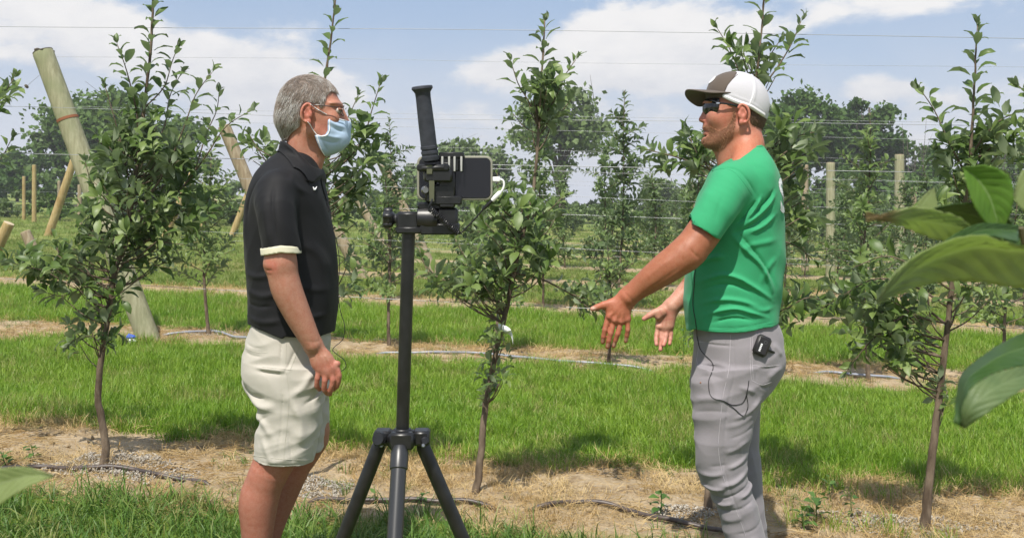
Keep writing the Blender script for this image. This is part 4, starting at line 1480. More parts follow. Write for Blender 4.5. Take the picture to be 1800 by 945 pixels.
big_leaf([(1630, 372, .71), (1680, 372, .72), (1730, 385, .73), (1790, 420, .74)],
         [(1630, 368, .71), (1680, 358, .71), (1745, 362, .72), (1795, 410, .74)],
         [(1630, 378, .71), (1680, 392, .74), (1730, 415, .75), (1780, 432, .74)], M_bld, br, label='dark leaf behind the dry-tipped one')
big_leaf([(1543, 530, .60), (1575, 500, .61), (1630, 462, .63), (1700, 436, .64), (1780, 440, .66), (1880, 450, .70)],
         [(1543, 528, .60), (1568, 485, .60), (1625, 440, .61), (1700, 414, .615), (1780, 428, .64), (1880, 440, .70)],
         [(1543, 532, .60), (1590, 512, .62), (1650, 496, .65), (1720, 495, .67), (1800, 505, .69), (1885, 465, .71)], M_bl, br, wav=.0019, label='largest pale leaf with a saw-toothed edge')
big_leaf([(1625, 470, .66), (1665, 436, .67), (1715, 408, .68), (1790, 405, .70)],
         [(1622, 468, .66), (1655, 428, .67), (1710, 396, .68), (1790, 395, .70)],
         [(1640, 462, .64), (1680, 430, .645), (1720, 416, .65), (1790, 425, .67)], M_bld, br, label='dark folded edge above the largest leaf')
big_leaf([(1682, 746, .58), (1688, 708, .585), (1698, 672, .59), (1738, 638, .60), (1840, 600, .63)],
         [(1676, 742, .58), (1682, 690, .60), (1692, 655, .62), (1735, 620, .63), (1840, 565, .66)],
         [(1694, 752, .578), (1691, 716, .578), (1702, 690, .578), (1738, 660, .585), (1780, 646, .595), (1850, 640, .62)], M_bld, br, label='dark upper side of the drooping leaf')
big_leaf([(1692, 750, .577), (1705, 718, .572), (1738, 690, .574), (1780, 668, .586), (1845, 652, .61)],
         [(1690, 748, .577), (1691, 717, .575), (1702, 691, .575), (1738, 661, .582), (1780, 647, .592), (1850, 641, .617)],
         [(1695, 753, .577), (1720, 736, .57), (1755, 712, .57), (1800, 682, .582), (1855, 656, .61)], M_blm, br, label='pale turned-up half of the drooping leaf')
big_leaf([(1612, 372, .80), (1625, 355, .80), (1636, 340, .80), (1641, 330, .80)],
         [(1612, 374, .80), (1614, 356, .80), (1628, 340, .80), (1641, 329, .80)],
         [(1616, 376, .80), (1648, 372, .80), (1646, 350, .80), (1642, 330, .80)], M_bl, br, n=14, label='small pale leaf tip standing up behind')
big_leaf([(1782, 345, .62), (1800, 325, .62), (1830, 310, .63), (1870, 320, .66)],
         [(1782, 343, .62), (1794, 305, .62), (1830, 285, .63), (1870, 315, .66)],
         [(1783, 350, .62), (1800, 372, .62), (1835, 360, .63), (1872, 330, .66)], M_bl, br, n=16, label='pale blurred leaf cut by the right edge')
big_leaf([(1775, 470, .78), (1790, 430, .78), (1805, 400, .78)], [(1770, 470, .78), (1768, 430, .78), (1800, 392, .78)], [(1785, 474, .78), (1810, 450, .78), (1815, 405, .78)], M_bld, br, n=14, label='dark leaf behind the stalk of the heart-shaped leaf')
br2 = empty('apple_branch', P(-60, 880, .62), 'pale blurred leaf reaching in close to the camera at the bottom left', 'branch')
big_leaf([(94, 836, .58), (60, 835, .585), (15, 845, .60), (-40, 862, .62), (-90, 870, .64)],
         [(94, 834, .58), (55, 822, .585), (5, 822, .60), (-50, 830, .62), (-92, 865, .64)],
         [(94, 838, .58), (60, 850, .58), (20, 872, .59), (-30, 905, .61), (-88, 878, .64)], M_bl, br2)
MB().tube(catmull([P(-88, 871, .64), P(-140, 890, .66), P(-220, 960, .68)], 8), np.linspace(.0011, .003, 8), 6).build('twig', M_shoot, br2)
# ================================================================== SOLID MODELLING (signed distance fields -> one smooth mesh)
def smin(a, b, k):
    if k <= 0: return np.minimum(a, b)
    h = np.clip(k - np.abs(a - b), 0, None) / k
    return np.minimum(a, b) - h * h * k * .25


def frange(a, b, h): return np.arange(a, b + h, h)


class SDF:
    def __init__(self, xs, ys, zs):
        self.g = [np.asarray(v, np.float32) for v in (xs, ys, zs)]
        self.F = np.full([len(v) for v in self.g], .25, np.float32)

    @classmethod
    def box(cls, lo, hi, h):
        return cls(*[frange(lo[i], hi[i], h) for i in range(3)])

    @classmethod
    def px(cls, Yp, x0, x1, y0, y1, half, h):
        """grid round a photo rectangle in the plane Yp"""
        a, b = P(x0, y1, Yp), P(x1, y0, Yp)
        return cls.box((a[0], Yp - half, a[2]), (b[0], Yp + half, b[2]), h)

    def win(self, lo, hi):
        sl = []
        for i in range(3):
            a = max(0, int(np.searchsorted(self.g[i], lo[i])) - 1); b = min(len(self.g[i]), int(np.searchsorted(self.g[i], hi[i])) + 1)
            sl.append(slice(a, max(a, b)))
        X = self.g[0][sl[0]][:, None, None]; Y = self.g[1][sl[1]][None, :, None]; Z = self.g[2][sl[2]][None, None, :]
        return tuple(sl), X, Y, Z

    def put(self, lo, hi, fn, k, op='add'):
        pad = k + .012
        sl, X, Y, Z = self.win(np.asarray(lo) - pad, np.asarray(hi) + pad)
        if any(s.start >= s.stop for s in sl): return self
        d = fn(X, Y, Z).astype(np.float32)
        f = self.F[sl]
        if op == 'add': self.F[sl] = smin(f, d, k)
        elif op == 'sub': self.F[sl] = -smin(-f, d, k)
        return self

    def cone(self, a, b, ra, rb, k=.015, op='add', flat=None):
        a, b = np.asarray(a, float), np.asarray(b, float)
        r = max(ra, rb)
        u = b - a; L2 = max(u.dot(u), 1e-9)

        def fn(X, Y, Z):
            px, py, pz = X - a[0], Y - a[1], Z - a[2]
            t = np.clip((px * u[0] + py * u[1] + pz * u[2]) / L2, 0, 1)
            qx, qy, qz = px - t * u[0], py - t * u[1], pz - t * u[2]
            if flat is not None:
                n, s = np.asarray(flat[0], float), flat[1]
                n = n / np.linalg.norm(n)
                c = (qx * n[0] + qy * n[1] + qz * n[2]) * (1 / s - 1)
                qx, qy, qz = qx + c * n[0], qy + c * n[1], qz + c * n[2]
            return np.sqrt(qx * qx + qy * qy + qz * qz) - (ra + (rb - ra) * t)
        R_ = r * max(1, flat[1] if flat is not None else 1)
        return self.put(np.minimum(a, b) - R_, np.maximum(a, b) + R_, fn, k, op)

    def chain(self, pts, rad, k=.015, op='add', flat=None, smooth=True):
        """tapered limb through the points, merged into the field as one piece"""
        pts = np.asarray(pts, float); rad = np.asarray(rad, float)
        if smooth and len(pts) > 2:
            w_ = catmull(np.concatenate([pts, rad[:, None]], 1), 5 * len(pts) - 4)
            pts, rad = w_[:, :3], w_[:, 3]
        nf = None
        if flat is not None:
            nf = np.asarray(flat[0], float); nf = nf / np.linalg.norm(nf); sf = 1 / flat[1] - 1

        def fn(X, Y, Z):
            best = None
            for i in range(len(pts) - 1):
                a, u = pts[i], pts[i + 1] - pts[i]
                L2 = max(u.dot(u), 1e-9)
                px, py, pz = X - a[0], Y - a[1], Z - a[2]
                t = np.clip((px * u[0] + py * u[1] + pz * u[2]) / L2, 0, 1)
                qx, qy, qz = px - t * u[0], py - t * u[1], pz - t * u[2]
                if nf is not None:
                    c = (qx * nf[0] + qy * nf[1] + qz * nf[2]) * sf
                    qx, qy, qz = qx + c * nf[0], qy + c * nf[1], qz + c * nf[2]
                d = np.sqrt(qx * qx + qy * qy + qz * qz) - (rad[i] + (rad[i + 1] - rad[i]) * t)
                best = d if best is None else np.minimum(best, d)
            return best
        m = rad.max()
        return self.put(pts.min(0) - m, pts.max(0) + m, fn, k, op)

    def ell(self, c, r, k=.015, op='add', rot=None):
        """rot: rotation (radians) about Y axis, tilting x towards z"""
        c, r = np.asarray(c, float), np.asarray(r, float)
        ca, sa = (math.cos(rot), math.sin(rot)) if rot else (1, 0)

        def fn(X, Y, Z):
            x, y, z = X - c[0], Y - c[1], Z - c[2]
            x, z = x * ca + z * sa, -x * sa + z * ca
            k0 = np.sqrt((x / r[0]) ** 2 + (y / r[1]) ** 2 + (z / r[2]) ** 2)
            k1 = np.sqrt((x / r[0] ** 2) ** 2 + (y / r[1] ** 2) ** 2 + (z / r[2] ** 2) ** 2) + 1e-9
            return k0 * (k0 - 1) / k1
        m = max(r)
        return self.put(c - m, c + m, fn, k, op)

    def loft(self, rows, Yc, k=.02, n=2.3, op='add', zpad=0.0):
        """rows (py, pxa, pxb, half width in depth) drawn in the plane Y = Yc"""
        rows = sorted(rows)
        py = np.array([r[0] for r in rows], float)
        z = CAMH + (HY - py) / F * Yc
        xa = (np.array([min(r[1], r[2]) for r in rows]) - HX) / F * Yc
        xb = (np.array([max(r[1], r[2]) for r in rows]) - HX) / F * Yc
        hw = np.array([r[3] for r in rows], float)
        order = np.argsort(z); z, xa, xb, hw = z[order], xa[order], xb[order], hw[order]
        zg = self.g[2]

        def ip(v):
            m = np.gradient(v, z)
            i = np.clip(np.searchsorted(z, zg, side='right') - 1, 0, len(z) - 2)
            h = z[i + 1] - z[i]; t = np.clip((zg - z[i]) / h, 0, 1)
            return (2 * t**3 - 3 * t**2 + 1) * v[i] + (t**3 - 2 * t**2 + t) * h * m[i] + (-2 * t**3 + 3 * t**2) * v[i + 1] + (t**3 - t**2) * h * m[i + 1]
        XA, XB, HW = ip(xa), ip(xb), ip(hw)

        def fn(X, Y, Z):
            s = np.searchsorted(zg, Z.ravel())
            cx = ((XA + XB) / 2)[s][None, None, :]; a = ((XB - XA) / 2)[s][None, None, :]; b = HW[s][None, None, :]
            q = (np.abs((X - cx) / a) ** n + np.abs((Y - Yc) / b) ** n) ** (1 / n)
            d = (q - 1) * np.minimum(a, b) * .9
            return np.maximum(d, np.maximum(Z - z[-1], z[0] - Z))
        return self.put((xa.min(), Yc - hw.max(), z[0]), (xb.max(), Yc + hw.max(), z[-1]), fn, k, op)

    def cut_below(self, line, Yp):
        """remove everything under a line of photo points [(px, py)...] in the plane Yp"""
        pts = sorted([((p[0] - HX) / F * Yp, CAMH + (HY - p[1]) / F * Yp) for p in line])
        zc = np.interp(self.g[0], [p[0] for p in pts], [p[1] for p in pts])
        self.F = np.maximum(self.F, (zc[:, None, None] - self.g[2][None, None, :]).astype(np.float32))
        return self

    def cut_above(self, line, Yp):
        pts = sorted([((p[0] - HX) / F * Yp, CAMH + (HY - p[1]) / F * Yp) for p in line])
        zc = np.interp(self.g[0], [p[0] for p in pts], [p[1] for p in pts])
        self.F = np.maximum(self.F, (self.g[2][None, None, :] - zc[:, None, None]).astype(np.float32))
        return self

    def poly(self, pts, Yp, keep=True, k=0.0):
        """keep (or drop) what lies inside a photo polygon"""
        pts = np.array([((p[0] - HX) / F * Yp, CAMH + (HY - p[1]) / F * Yp) for p in pts])
        X, Z = np.meshgrid(self.g[0], self.g[2], indexing='ij')
        d = np.full(X.shape, 9.0); ins = np.zeros(X.shape, bool)
        for i in range(len(pts)):
            a, b = pts[i], pts[(i + 1) % len(pts)]
            e = b - a
            t = np.clip(((X - a[0]) * e[0] + (Z - a[1]) * e[1]) / max(e.dot(e), 1e-12), 0, 1)
            d = np.minimum(d, np.hypot(X - a[0] - t * e[0], Z - a[1] - t * e[1]))
            c = (a[1] > Z) != (b[1] > Z)
            with np.errstate(divide='ignore', invalid='ignore'):
                ins ^= c & (X < (b[0] - a[0]) * (Z - a[1]) / (b[1] - a[1] + 1e-15) + a[0])
        s = np.where(ins, -d, d).astype(np.float32)
        if not keep: s = -s
        self.F = -smin(-self.F, -s[:, None, :], k) if k else np.maximum(self.F, s[:, None, :])
        return self

    def folds(self, lines, Yp, far=.6):
        """ridges (amp > 0) and grooves (amp < 0) along photo polylines: (pts, amp, width)"""
        X, Z = np.meshgrid(self.g[0], self.g[2], indexing='ij')
        tot = np.zeros(X.shape, np.float32)
        for pts, amp, wd in lines:
            w_ = catmull([(p[0], p[1]) for p in pts], 24)
            w_ = np.stack([(w_[:, 0] - HX) / F * Yp, CAMH + (HY - w_[:, 1]) / F * Yp], 1)
            lo, hi = w_.min(0) - 3 * wd, w_.max(0) + 3 * wd
            a0, a1 = np.searchsorted(self.g[0], (lo[0], hi[0])); b0, b1 = np.searchsorted(self.g[2], (lo[1], hi[1]))
            if a1 <= a0 or b1 <= b0: continue
            x, z = X[a0:a1, b0:b1], Z[a0:a1, b0:b1]
            d2 = np.full(x.shape, 9.0); tt = np.zeros(x.shape)
            for i in range(len(w_) - 1):
                a, e = w_[i], w_[i + 1] - w_[i]
                t = np.clip(((x - a[0]) * e[0] + (z - a[1]) * e[1]) / max(e.dot(e), 1e-12), 0, 1)
                dd = (x - a[0] - t * e[0]) ** 2 + (z - a[1] - t * e[1]) ** 2
                tt = np.where(dd < d2, (i + t) / (len(w_) - 1), tt); d2 = np.minimum(d2, dd)
            tot[a0:a1, b0:b1] += amp * (np.exp(-d2 / wd ** 2) if amp > 0 else np.exp(-np.sqrt(d2) / (.75 * wd))) * np.clip(4 * tt, 0.15, 1) * np.clip(4 * (1 - tt), 0.15, 1)
        side = np.where(self.g[1] < Yp, 1.0, far).astype(np.float32)
        self.F -= tot[:, None, :] * side[None, :, None]
        return self

    def rumple(self, amp, freq, seed, stretch=(1, 1, 1)):
        """gentle cloth unevenness"""
        r = np.random.default_rng(seed)
        X = self.g[0][:, None, None]; Y = self.g[1][None, :, None]; Z = self.g[2][None, None, :]
        tot = 0
        for k in range(5):
            v = r.normal(0, 1, 3); v /= np.linalg.norm(v); v *= freq * r.uniform(.6, 1.7) * np.array(stretch)
            p = r.uniform(0, 6.28)
            tot = tot + np.sin(X * v[0] + Y * v[1] + Z * v[2] + p + 1.3 * np.sin(Z * freq * .4 + X * freq * .3 + k))
        self.F -= (amp / 2.2 * tot).astype(np.float32)
        return self

    def creases(self, amp, freq, seed, stretch=(1, 1, 1)):
        """sharp-edged small wrinkles: ridged waves whose direction wanders"""
        r = np.random.default_rng(seed)
        X = self.g[0][:, None, None]; Y = self.g[1][None, :, None]; Z = self.g[2][None, None, :]
        tot = 0
        for k in range(4):
            v = r.normal(0, 1, 3); v /= np.linalg.norm(v); v = v * np.array(stretch); v *= freq * r.uniform(.7, 1.5)
            u = r.normal(0, 1, 3) * freq * .35
            ph = X * v[0] + Y * v[1] + Z * v[2] + 1.6 * np.sin(X * u[0] + Y * u[1] + Z * u[2] + k)
            wgt = .5 + .5 * np.sin(X * u[1] + Y * u[2] + Z * u[0] + 2 * k)
            tot = tot + wgt * (1 - 2 * np.abs(np.sin(ph)))
        self.F -= (amp / 2 * tot).astype(np.float32)
        return self

    def at(self, p):
        """trilinear value at points (n,3)"""
        p = np.atleast_2d(p); idx, fr = [], []
        for i in range(3):
            g = self.g[i]
            k = np.clip(np.searchsorted(g, p[:, i], side='right') - 1, 0, len(g) - 2)
            idx.append(k); fr.append(np.clip((p[:, i] - g[k]) / (g[k + 1] - g[k]), 0, 1))
        out = 0
        for a in (0, 1):
            for b in (0, 1):
                for c in (0, 1):
                    w_ = (fr[0] if a else 1 - fr[0]) * (fr[1] if b else 1 - fr[1]) * (fr[2] if c else 1 - fr[2])
                    out = out + w_ * self.F[idx[0] + a, idx[1] + b, idx[2] + c]
        return out

    def hit(self, px, py, lift=.001, ymin=None):
        """first surface point seen through a photo pixel"""
        Ys = np.arange(self.g[1][0] if ymin is None else ymin, self.g[1][-1], .001)
        pts = np.stack([(px - HX) / F * Ys, Ys, CAMH + (HY - py) / F * Ys], 1)
        ok = (pts[:, 0] > self.g[0][0]) & (pts[:, 0] < self.g[0][-1]) & (pts[:, 2] > self.g[2][0]) & (pts[:, 2] < self.g[2][-1])
        v = np.where(ok, self.at(pts), 1)
        k = np.argmax(v < 0) if (v < 0).any() else int(np.argmin(v))
        p = pts[k]
        return p + self.normal(p) * lift

    def normal(self, p, e=.004):
        p = np.asarray(p, float)
        n = np.array([float(self.at(p + d)[0] - self.at(p - d)[0]) for d in np.eye(3) * e])
        return n / (np.linalg.norm(n) + 1e-9)

    def mesh(self, name, smooth_iter=0):
        Fd = self.F
        s = Fd < 0
        nx, ny, nz = Fd.shape
        cor = [(i, j, k) for i in (0, 1) for j in (0, 1) for k in (0, 1)]
        cnt = np.zeros((nx - 1, ny - 1, nz - 1), np.uint8)
        for i, j, k in cor: cnt += s[i:nx - 1 + i, j:ny - 1 + j, k:nz - 1 + k]
        cell = np.argwhere((cnt > 0) & (cnt < 8))
        vals = np.stack([Fd[cell[:, 0] + i, cell[:, 1] + j, cell[:, 2] + k] for i, j, k in cor], 1)
        acc = np.zeros((len(cell), 3)); num = np.zeros(len(cell))
        ca = np.array(cor, float)
        for a in range(8):
            for b in range(a + 1, 8):
                if np.abs(ca[a] - ca[b]).sum() != 1: continue
                va, vb = vals[:, a], vals[:, b]
                m = (va < 0) != (vb < 0)
                t = np.where(m, va / np.where(m, va - vb, 1), 0)
                acc += np.where(m[:, None], ca[a] + t[:, None] * (ca[b] - ca[a]), 0); num += m
        fr = acc / num[:, None]
        V = np.stack([self.g[i][cell[:, i]] + fr[:, i] * (self.g[i][cell[:, i] + 1] - self.g[i][cell[:, i]]) for i in range(3)], 1)
        vid = np.full((nx - 1, ny - 1, nz - 1), -1, np.int32)
        vid[tuple(cell.T)] = np.arange(len(cell))
        Qs = []
        for ax in range(3):
            o = [0, 0, 0]; o[ax] = 1
            a = s[:nx - o[0], :ny - o[1], :nz - o[2]]; b = s[o[0]:, o[1]:, o[2]:]
            e = np.argwhere(a != b)
            u, v = [(1, 2), (2, 0), (0, 1)][ax]
            e = e[(e[:, u] > 0) & (e[:, v] > 0) & (e[:, u] < Fd.shape[u] - 1) & (e[:, v] < Fd.shape[v] - 1)]
            fl = a[tuple(e.T)]
            du = np.zeros(3, int); du[u] = 1; dv = np.zeros(3, int); dv[v] = 1
            q = np.stack([vid[tuple((e - du - dv).T)], vid[tuple((e - dv).T)], vid[tuple(e.T)], vid[tuple((e - du).T)]], 1)
            q[~fl] = q[~fl][:, ::-1]
            Qs.append(q)
        Qs = np.concatenate(Qs)
        Qs = Qs[(Qs >= 0).all(1)]
        for _ in range(smooth_iter):
            acc = np.zeros_like(V); n = np.zeros(len(V))
            for a, b in ((0, 1), (1, 2), (2, 3), (3, 0)):
                np.add.at(acc, Qs[:, a], V[Qs[:, b]]); np.add.at(n, Qs[:, a], 1)
                np.add.at(acc, Qs[:, b], V[Qs[:, a]]); np.add.at(n, Qs[:, b], 1)
            V = .5 * V + .5 * acc / np.maximum(n, 1)[:, None]
        self.V = V
        return mesh_np(name, V, Qs)


def pxof(V):
    return HX + F * V[:, 0] / V[:, 1], HY - F * (V[:, 2] - CAMH) / V[:, 1]


def soft(d, a, b):
    t = np.clip((d - a) / (b - a), 0, 1)
    return t * t * (3 - 2 * t)


def inpoly(px, py, pts):
    ins = np.zeros(len(px), bool)
    for i in range(len(pts)):
        a, b = pts[i], pts[(i + 1) % len(pts)]
        c = (a[1] > py) != (b[1] > py)
        ins ^= c & (px < (b[0] - a[0]) * (py - a[1]) / (b[1] - a[1] + 1e-12) + a[0])
    return ins


def edge_dist(px, py, pts, closed=False):
    d = np.full(len(px), 1e9)
    n = len(pts)
    for i in range(n if closed else n - 1):
        a, b = np.array(pts[i], float), np.array(pts[(i + 1) % n], float)
        e = b - a
        t = np.clip(((px - a[0]) * e[0] + (py - a[1]) * e[1]) / max(e.dot(e), 1e-9), 0, 1)
        d = np.minimum(d, np.hypot(px - a[0] - t * e[0], py - a[1] - t * e[1]))
    return d


def region(px, py, pts, feather):
    """1 inside a photo polygon, falling to 0 over the feather outside"""
    d = edge_dist(px, py, pts, True)
    s = np.where(inpoly(px, py, pts), -d, d)
    return 1 - soft(s, -feather, feather)


# ------------------------------------------------------------------ skin and cloth
def skin_fn(t, b, o):
    pos = t.n('ShaderNodeNewGeometry').outputs['Position']
    at = t.n('ShaderNodeAttribute', attribute_name='col').outputs['Color']
    n1 = t.noise(pos, 62, 5, .65); n2 = t.noise(pos, 230, 4, .65)
    c = t.mix(t.ramp(n1, .35, .7, 0, .55), at, t.mix(1.0, at, (.86, .62, .55), 'MULTIPLY'))
    c = t.mix(t.ramp(n2, .45, .7, 0, .45), c, t.mix(1.0, at, (.72, .55, .45), 'MULTIPLY'))
    t.set(b, 'Base Color', c)
    bump(t, b, t.math('ADD', t.math('MULTIPLY', n2, .6), t.noise(pos, 700, 2)), .16, .0015)


M_skin = mat('skin', rough=.52, spec=.4, fn=skin_fn, Subsurface_Weight=.12, Subsurface_Radius=(.012, .005, .003), Subsurface_Scale=.6)


def cloth(name, c, rough=.85, weave=900, var=.12, bs=.15, sheen=.15, attr=False):
    def fn(t, b, o):
        pos = t.n('ShaderNodeNewGeometry').outputs['Position']
        n1 = t.noise(pos, 9, 4, .6); n2 = t.noise(pos, weave, 2, .5); n3 = t.noise(pos, 70, 4, .6)
        base = c
        if attr: base = t.n('ShaderNodeAttribute', attribute_name='col').outputs['Color']
        c2 = t.mix(t.ramp(n1, .3, .7, 0, var * 1.5), base, t.mix(1.0, base, (1 - var * 2,) * 3, 'MULTIPLY'))
        c2 = t.mix(t.ramp(n2, .4, .7, 0, var * 1.6), c2, t.mix(1.0, base, (1 - var * 2.4,) * 3, 'MULTIPLY'))
        t.set(b, 'Base Color', c2)
        bump(t, b, t.math('ADD', t.math('MULTIPLY', n2, .5), t.math('MULTIPLY', n3, .9)), bs, .003)
        t.set(b, 'Sheen Weight', sheen)
    return mat(name, rough=rough, spec=.25, fn=fn)


def facing(p, q):
    return np.asarray(q) - np.asarray(p)


def ear(f, c, s, w, h, side, k=.006, tilt=.18):
    """outer ear: rim, bowl, lobe. c on the head surface, s = +1 if the face looks to +x, side = -1 on the near side"""
    c = np.asarray(c, float)
    yo = side * .012
    ring = []
    for a in np.linspace(-2.1, 2.35, 12):
        x = w * math.cos(a) * (1 if True else 1); z = h * math.sin(a)
        ring.append(c + np.array((-s * (x * math.cos(tilt) - z * math.sin(tilt)) * 1.0, yo + side * .010 * max(0, math.cos(a)), x * math.sin(tilt) + z * math.cos(tilt))))
    # rim from the front top, over the back, to the lobe
    f.chain(ring, [.0045] * 12, .004)
    f.ell(c + (0, yo * .5, 0), (w * .95, .011, h * .95), k)
    f.ell(c + np.array((s * .001, yo + side * .010, .004)), (w * .52, .010, h * .52), .003, 'sub')
    f.cone(c + np.array((s * w * .75, yo * .9, -.001)), c + np.array((s * w * .7, yo * .9, -.010)), .0045, .0045, .004)
    f.ell(c + np.array((s * w * .35, yo * .75, -h * .98)), (.008, .006, .010), .005)
    f.chain([c + np.array((-s * w * .1, yo, h * .55)), c + np.array((-s * w * .45, yo + side * .003, 0)), c + np.array((-s * w * .1, yo, -h * .5))], [.003] * 3, .004)


def finger(f, pts, r0, r1, k=.004):
    n = len(pts)
    f.chain(pts, list(np.linspace(r0, r1, n)), k)
    for i in range(1, n - 1): f.ell(pts[i], (np.interp(i, [0, n - 1], [r0, r1]) * 1.03,) * 3, .003)
# ================================================================== LEFT PERSON (faces right)
LY = 3.33
gl = float(gh((500 - HX) / F * LY, LY))
LROOT = empty('person', (P(470, 0, LY)[0], LY, gl), 'grey-haired man in a black polo, pale shorts, glasses and a blue face mask, facing right', 'person')


def lp(px, py, dy=0.0): return P(px, py, LY + dy)


def zsteps(lo, hi, fine, h0, h1):
    z = [lo]
    while z[-1] < hi:
        z.append(z[-1] + (h0 if any(a <= z[-1] <= b for a, b in fine) else h1))
    return np.array(z)


def zr(py0, py1, Y): return (CAMH + (HY - py1) / F * Y, CAMH + (HY - py0) / F * Y)


def head_left(f, body=True):
    f.ell(lp(544, 189), (.100, .076, .102), .02)
    f.ell(lp(569, 214), (.058, .058, .085), .03)
    f.cone(lp(556, 236), lp(588, 250), .034, .024, .02)
    for s in (-1, 1):
        f.cone(lp(551, 230, s * .050), lp(589, 253, s * .014), .019, .017, .02)
        f.ell(lp(583, 208, s * .040), (.022, .020, .020), .018)       # cheekbone
    f.ell(lp(588, 184), (.026, .058, .012), .012)                     # brow
    f.ell(lp(585, 228), (.030, .042, .055), .03)
    f.cone(lp(599, 190), lp(607, 213), .0085, .013, .01)
    for s in (-1, 1):
        f.ell(lp(604, 194, s * .034), (.016, .018, .010), .010, 'sub')


# ---------------- skin: one continuous body
f = SDF(frange(lp(412, 0)[0] - .03, lp(628, 0)[0] + .05, .0031), frange(3.015, 3.62, .0031),
        zsteps(gl - .02, lp(0, 128)[2] + .02, [zr(130, 290, LY), zr(595, 700, 3.14)], .0029, .0052))
head_left(f)
for side, dy in ((-1, -.077), (1, .077)):
    ear(f, lp(541, 199, dy), 1, .0165, .030, side)
f.cone(lp(526, 292), lp(536, 232), .050, .056, .02)
f.cone(lp(546, 290), lp(562, 250), .040, .030, .025)
f.ell(lp(563, 268, 0), (.012, .012, .016), .012)
# trunk under the clothes
f.loft([(296, 498, 548, .05), (318, 490, 552, .09), (350, 470, 558, .125), (400, 456, 566, .14), (500, 452, 572, .155), (580, 456, 560, .135), (640, 455, 555, .135), (690, 462, 550, .13)], LY, .03)
# arms: near (his right) and far (his left)
for dY, sgn, ofs in ((-.0, -1, 0), (0, 1, -14)):
    Ys = LY + sgn * .195
    A = lambda px, py, d=0.0: P(px + ofs, py, LY + sgn * (.205 + d))
    f.chain([A(489, 345, -.05), A(492, 400), A(493, 462, .012)], [.050, .049, .047], .02)
    f.ell(A(478, 463, .012), (.022, .030, .026), .015)                         # elbow
    f.chain([A(494, 466, .012), A(503, 505, .010), A(520, 545, .004), A(549, 604, -.008)], [.046, .0485, .043, .0305], .02, flat=((0, 1, 0), .92))
    # hand: back of the hand outwards, fingers curled
    B = lambda px, py, d=0.0: P(px + ofs, py, LY + sgn * (.192 + d))
    f.cone(B(551, 608), B(566, 634), .029, .034, .014, flat=((0, 1, 0), .52))
    f.cone(B(566, 634), B(577, 648), .034, .033, .014, flat=((0, 1, 0), .50))
    for x, y, d in ((562, 650, .002), (573, 652, .006), (584, 649, .007), (594, 642, .003)):     # knuckles
        f.ell(B(x - 1, y - 3, d), (.0105, .0095, .0105), .008)
    finger(f, [B(560, 650), B(558, 664, .004), B(557, 678, -.004), B(562, 684, -.020)], .0088, .0072)
    finger(f, [B(571, 652), B(571, 668, .006), B(570, 684, -.003), B(575, 691, -.022)], .0096, .0078)
    finger(f, [B(583, 650), B(585, 667, .006), B(581, 686, -.004), B(580, 692, -.024)], .0096, .0078)
    finger(f, [B(592, 644), B(596, 660, .002), B(592, 678, -.010), B(586, 684, -.028)], .0092, .0075)
    finger(f, [B(567, 618, -.016), B(581, 634, -.028), B(592, 652, -.032), B(595, 668, -.032)], .0125, .0082, .008)
    for q in ((566, 628, 571, 648), (572, 626, 583, 645)):
        f.cone(B(q[0], q[1], .016), B(q[2], q[3], .015), .002, .0018, .006)
# creases, tendons and veins of the near arm
f.folds([([(468, 470), (478, 473), (490, 472)], -.004, .004), ([(470, 478), (480, 481), (490, 479)], -.003, .004), ([(505, 480), (515, 520), (535, 560)], .0022, .006), ([(522, 500), (530, 540), (545, 580)], -.002, .006),
          ([(548, 600), (556, 625), (562, 645)], .0018, .0035), ([(556, 604), (566, 628), (574, 646)], .0018, .0035), ([(562, 606), (575, 626), (585, 643)], .0018, .0035), ([(540, 596), (553, 599), (566, 598)], -.0018, .004)], LY - .2, 0)
# legs
N = lambda px, py: P(px, py, LY - .095)
f.chain([N(503, 640), N(495, 740), N(481, 812), N(470, 835)], [.070, .068, .066, .058], .02)
f.chain([N(470, 835), N(456, 878), N(452, 940), N(449, 1015)], [.056, .0615, .050, .036], .02)
f.ell(N(444, 880), (.035, .045, .075), .02)
Fr = lambda px, py: P(px, py, LY + .09)
f.chain([Fr(522, 640), Fr(538, 720), Fr(547, 768), Fr(532, 795)], [.085, .07, .060, .054], .02)
f.chain([Fr(530, 795), Fr(500, 855), Fr(476, 925), Fr(455, 1010)], [.053, .056, .045, .034], .02)
f.ell(Fr(560, 772), (.025, .035, .032), .015)
# feet (below the picture, inside the shoes)
for a, b in ((N(447, 1022), N(500, 1046)), (Fr(452, 1020), Fr(505, 1046))):
    f.cone(a, b, .034, .026, .02)
me = f.mesh('body', 1)
L_body = f
V = f.V
px, py = pxof(V)
c = np.tile(np.array((.44, .21, .142), np.float32), (len(V), 1))
leg = soft(py, 740, 800)
c = c * (1 - leg[:, None]) + np.array((.37, .160, .110)) * leg[:, None]
armm = soft(py, 430, 470) * (1 - leg)
c = c * (1 - armm[:, None]) + np.array((.40, .198, .135)) * armm[:, None]


def paint(c, m, col, amt=1.0):
    m = np.clip(m * amt, 0, 1)[:, None]
    return c * (1 - m) + np.array(col) * m


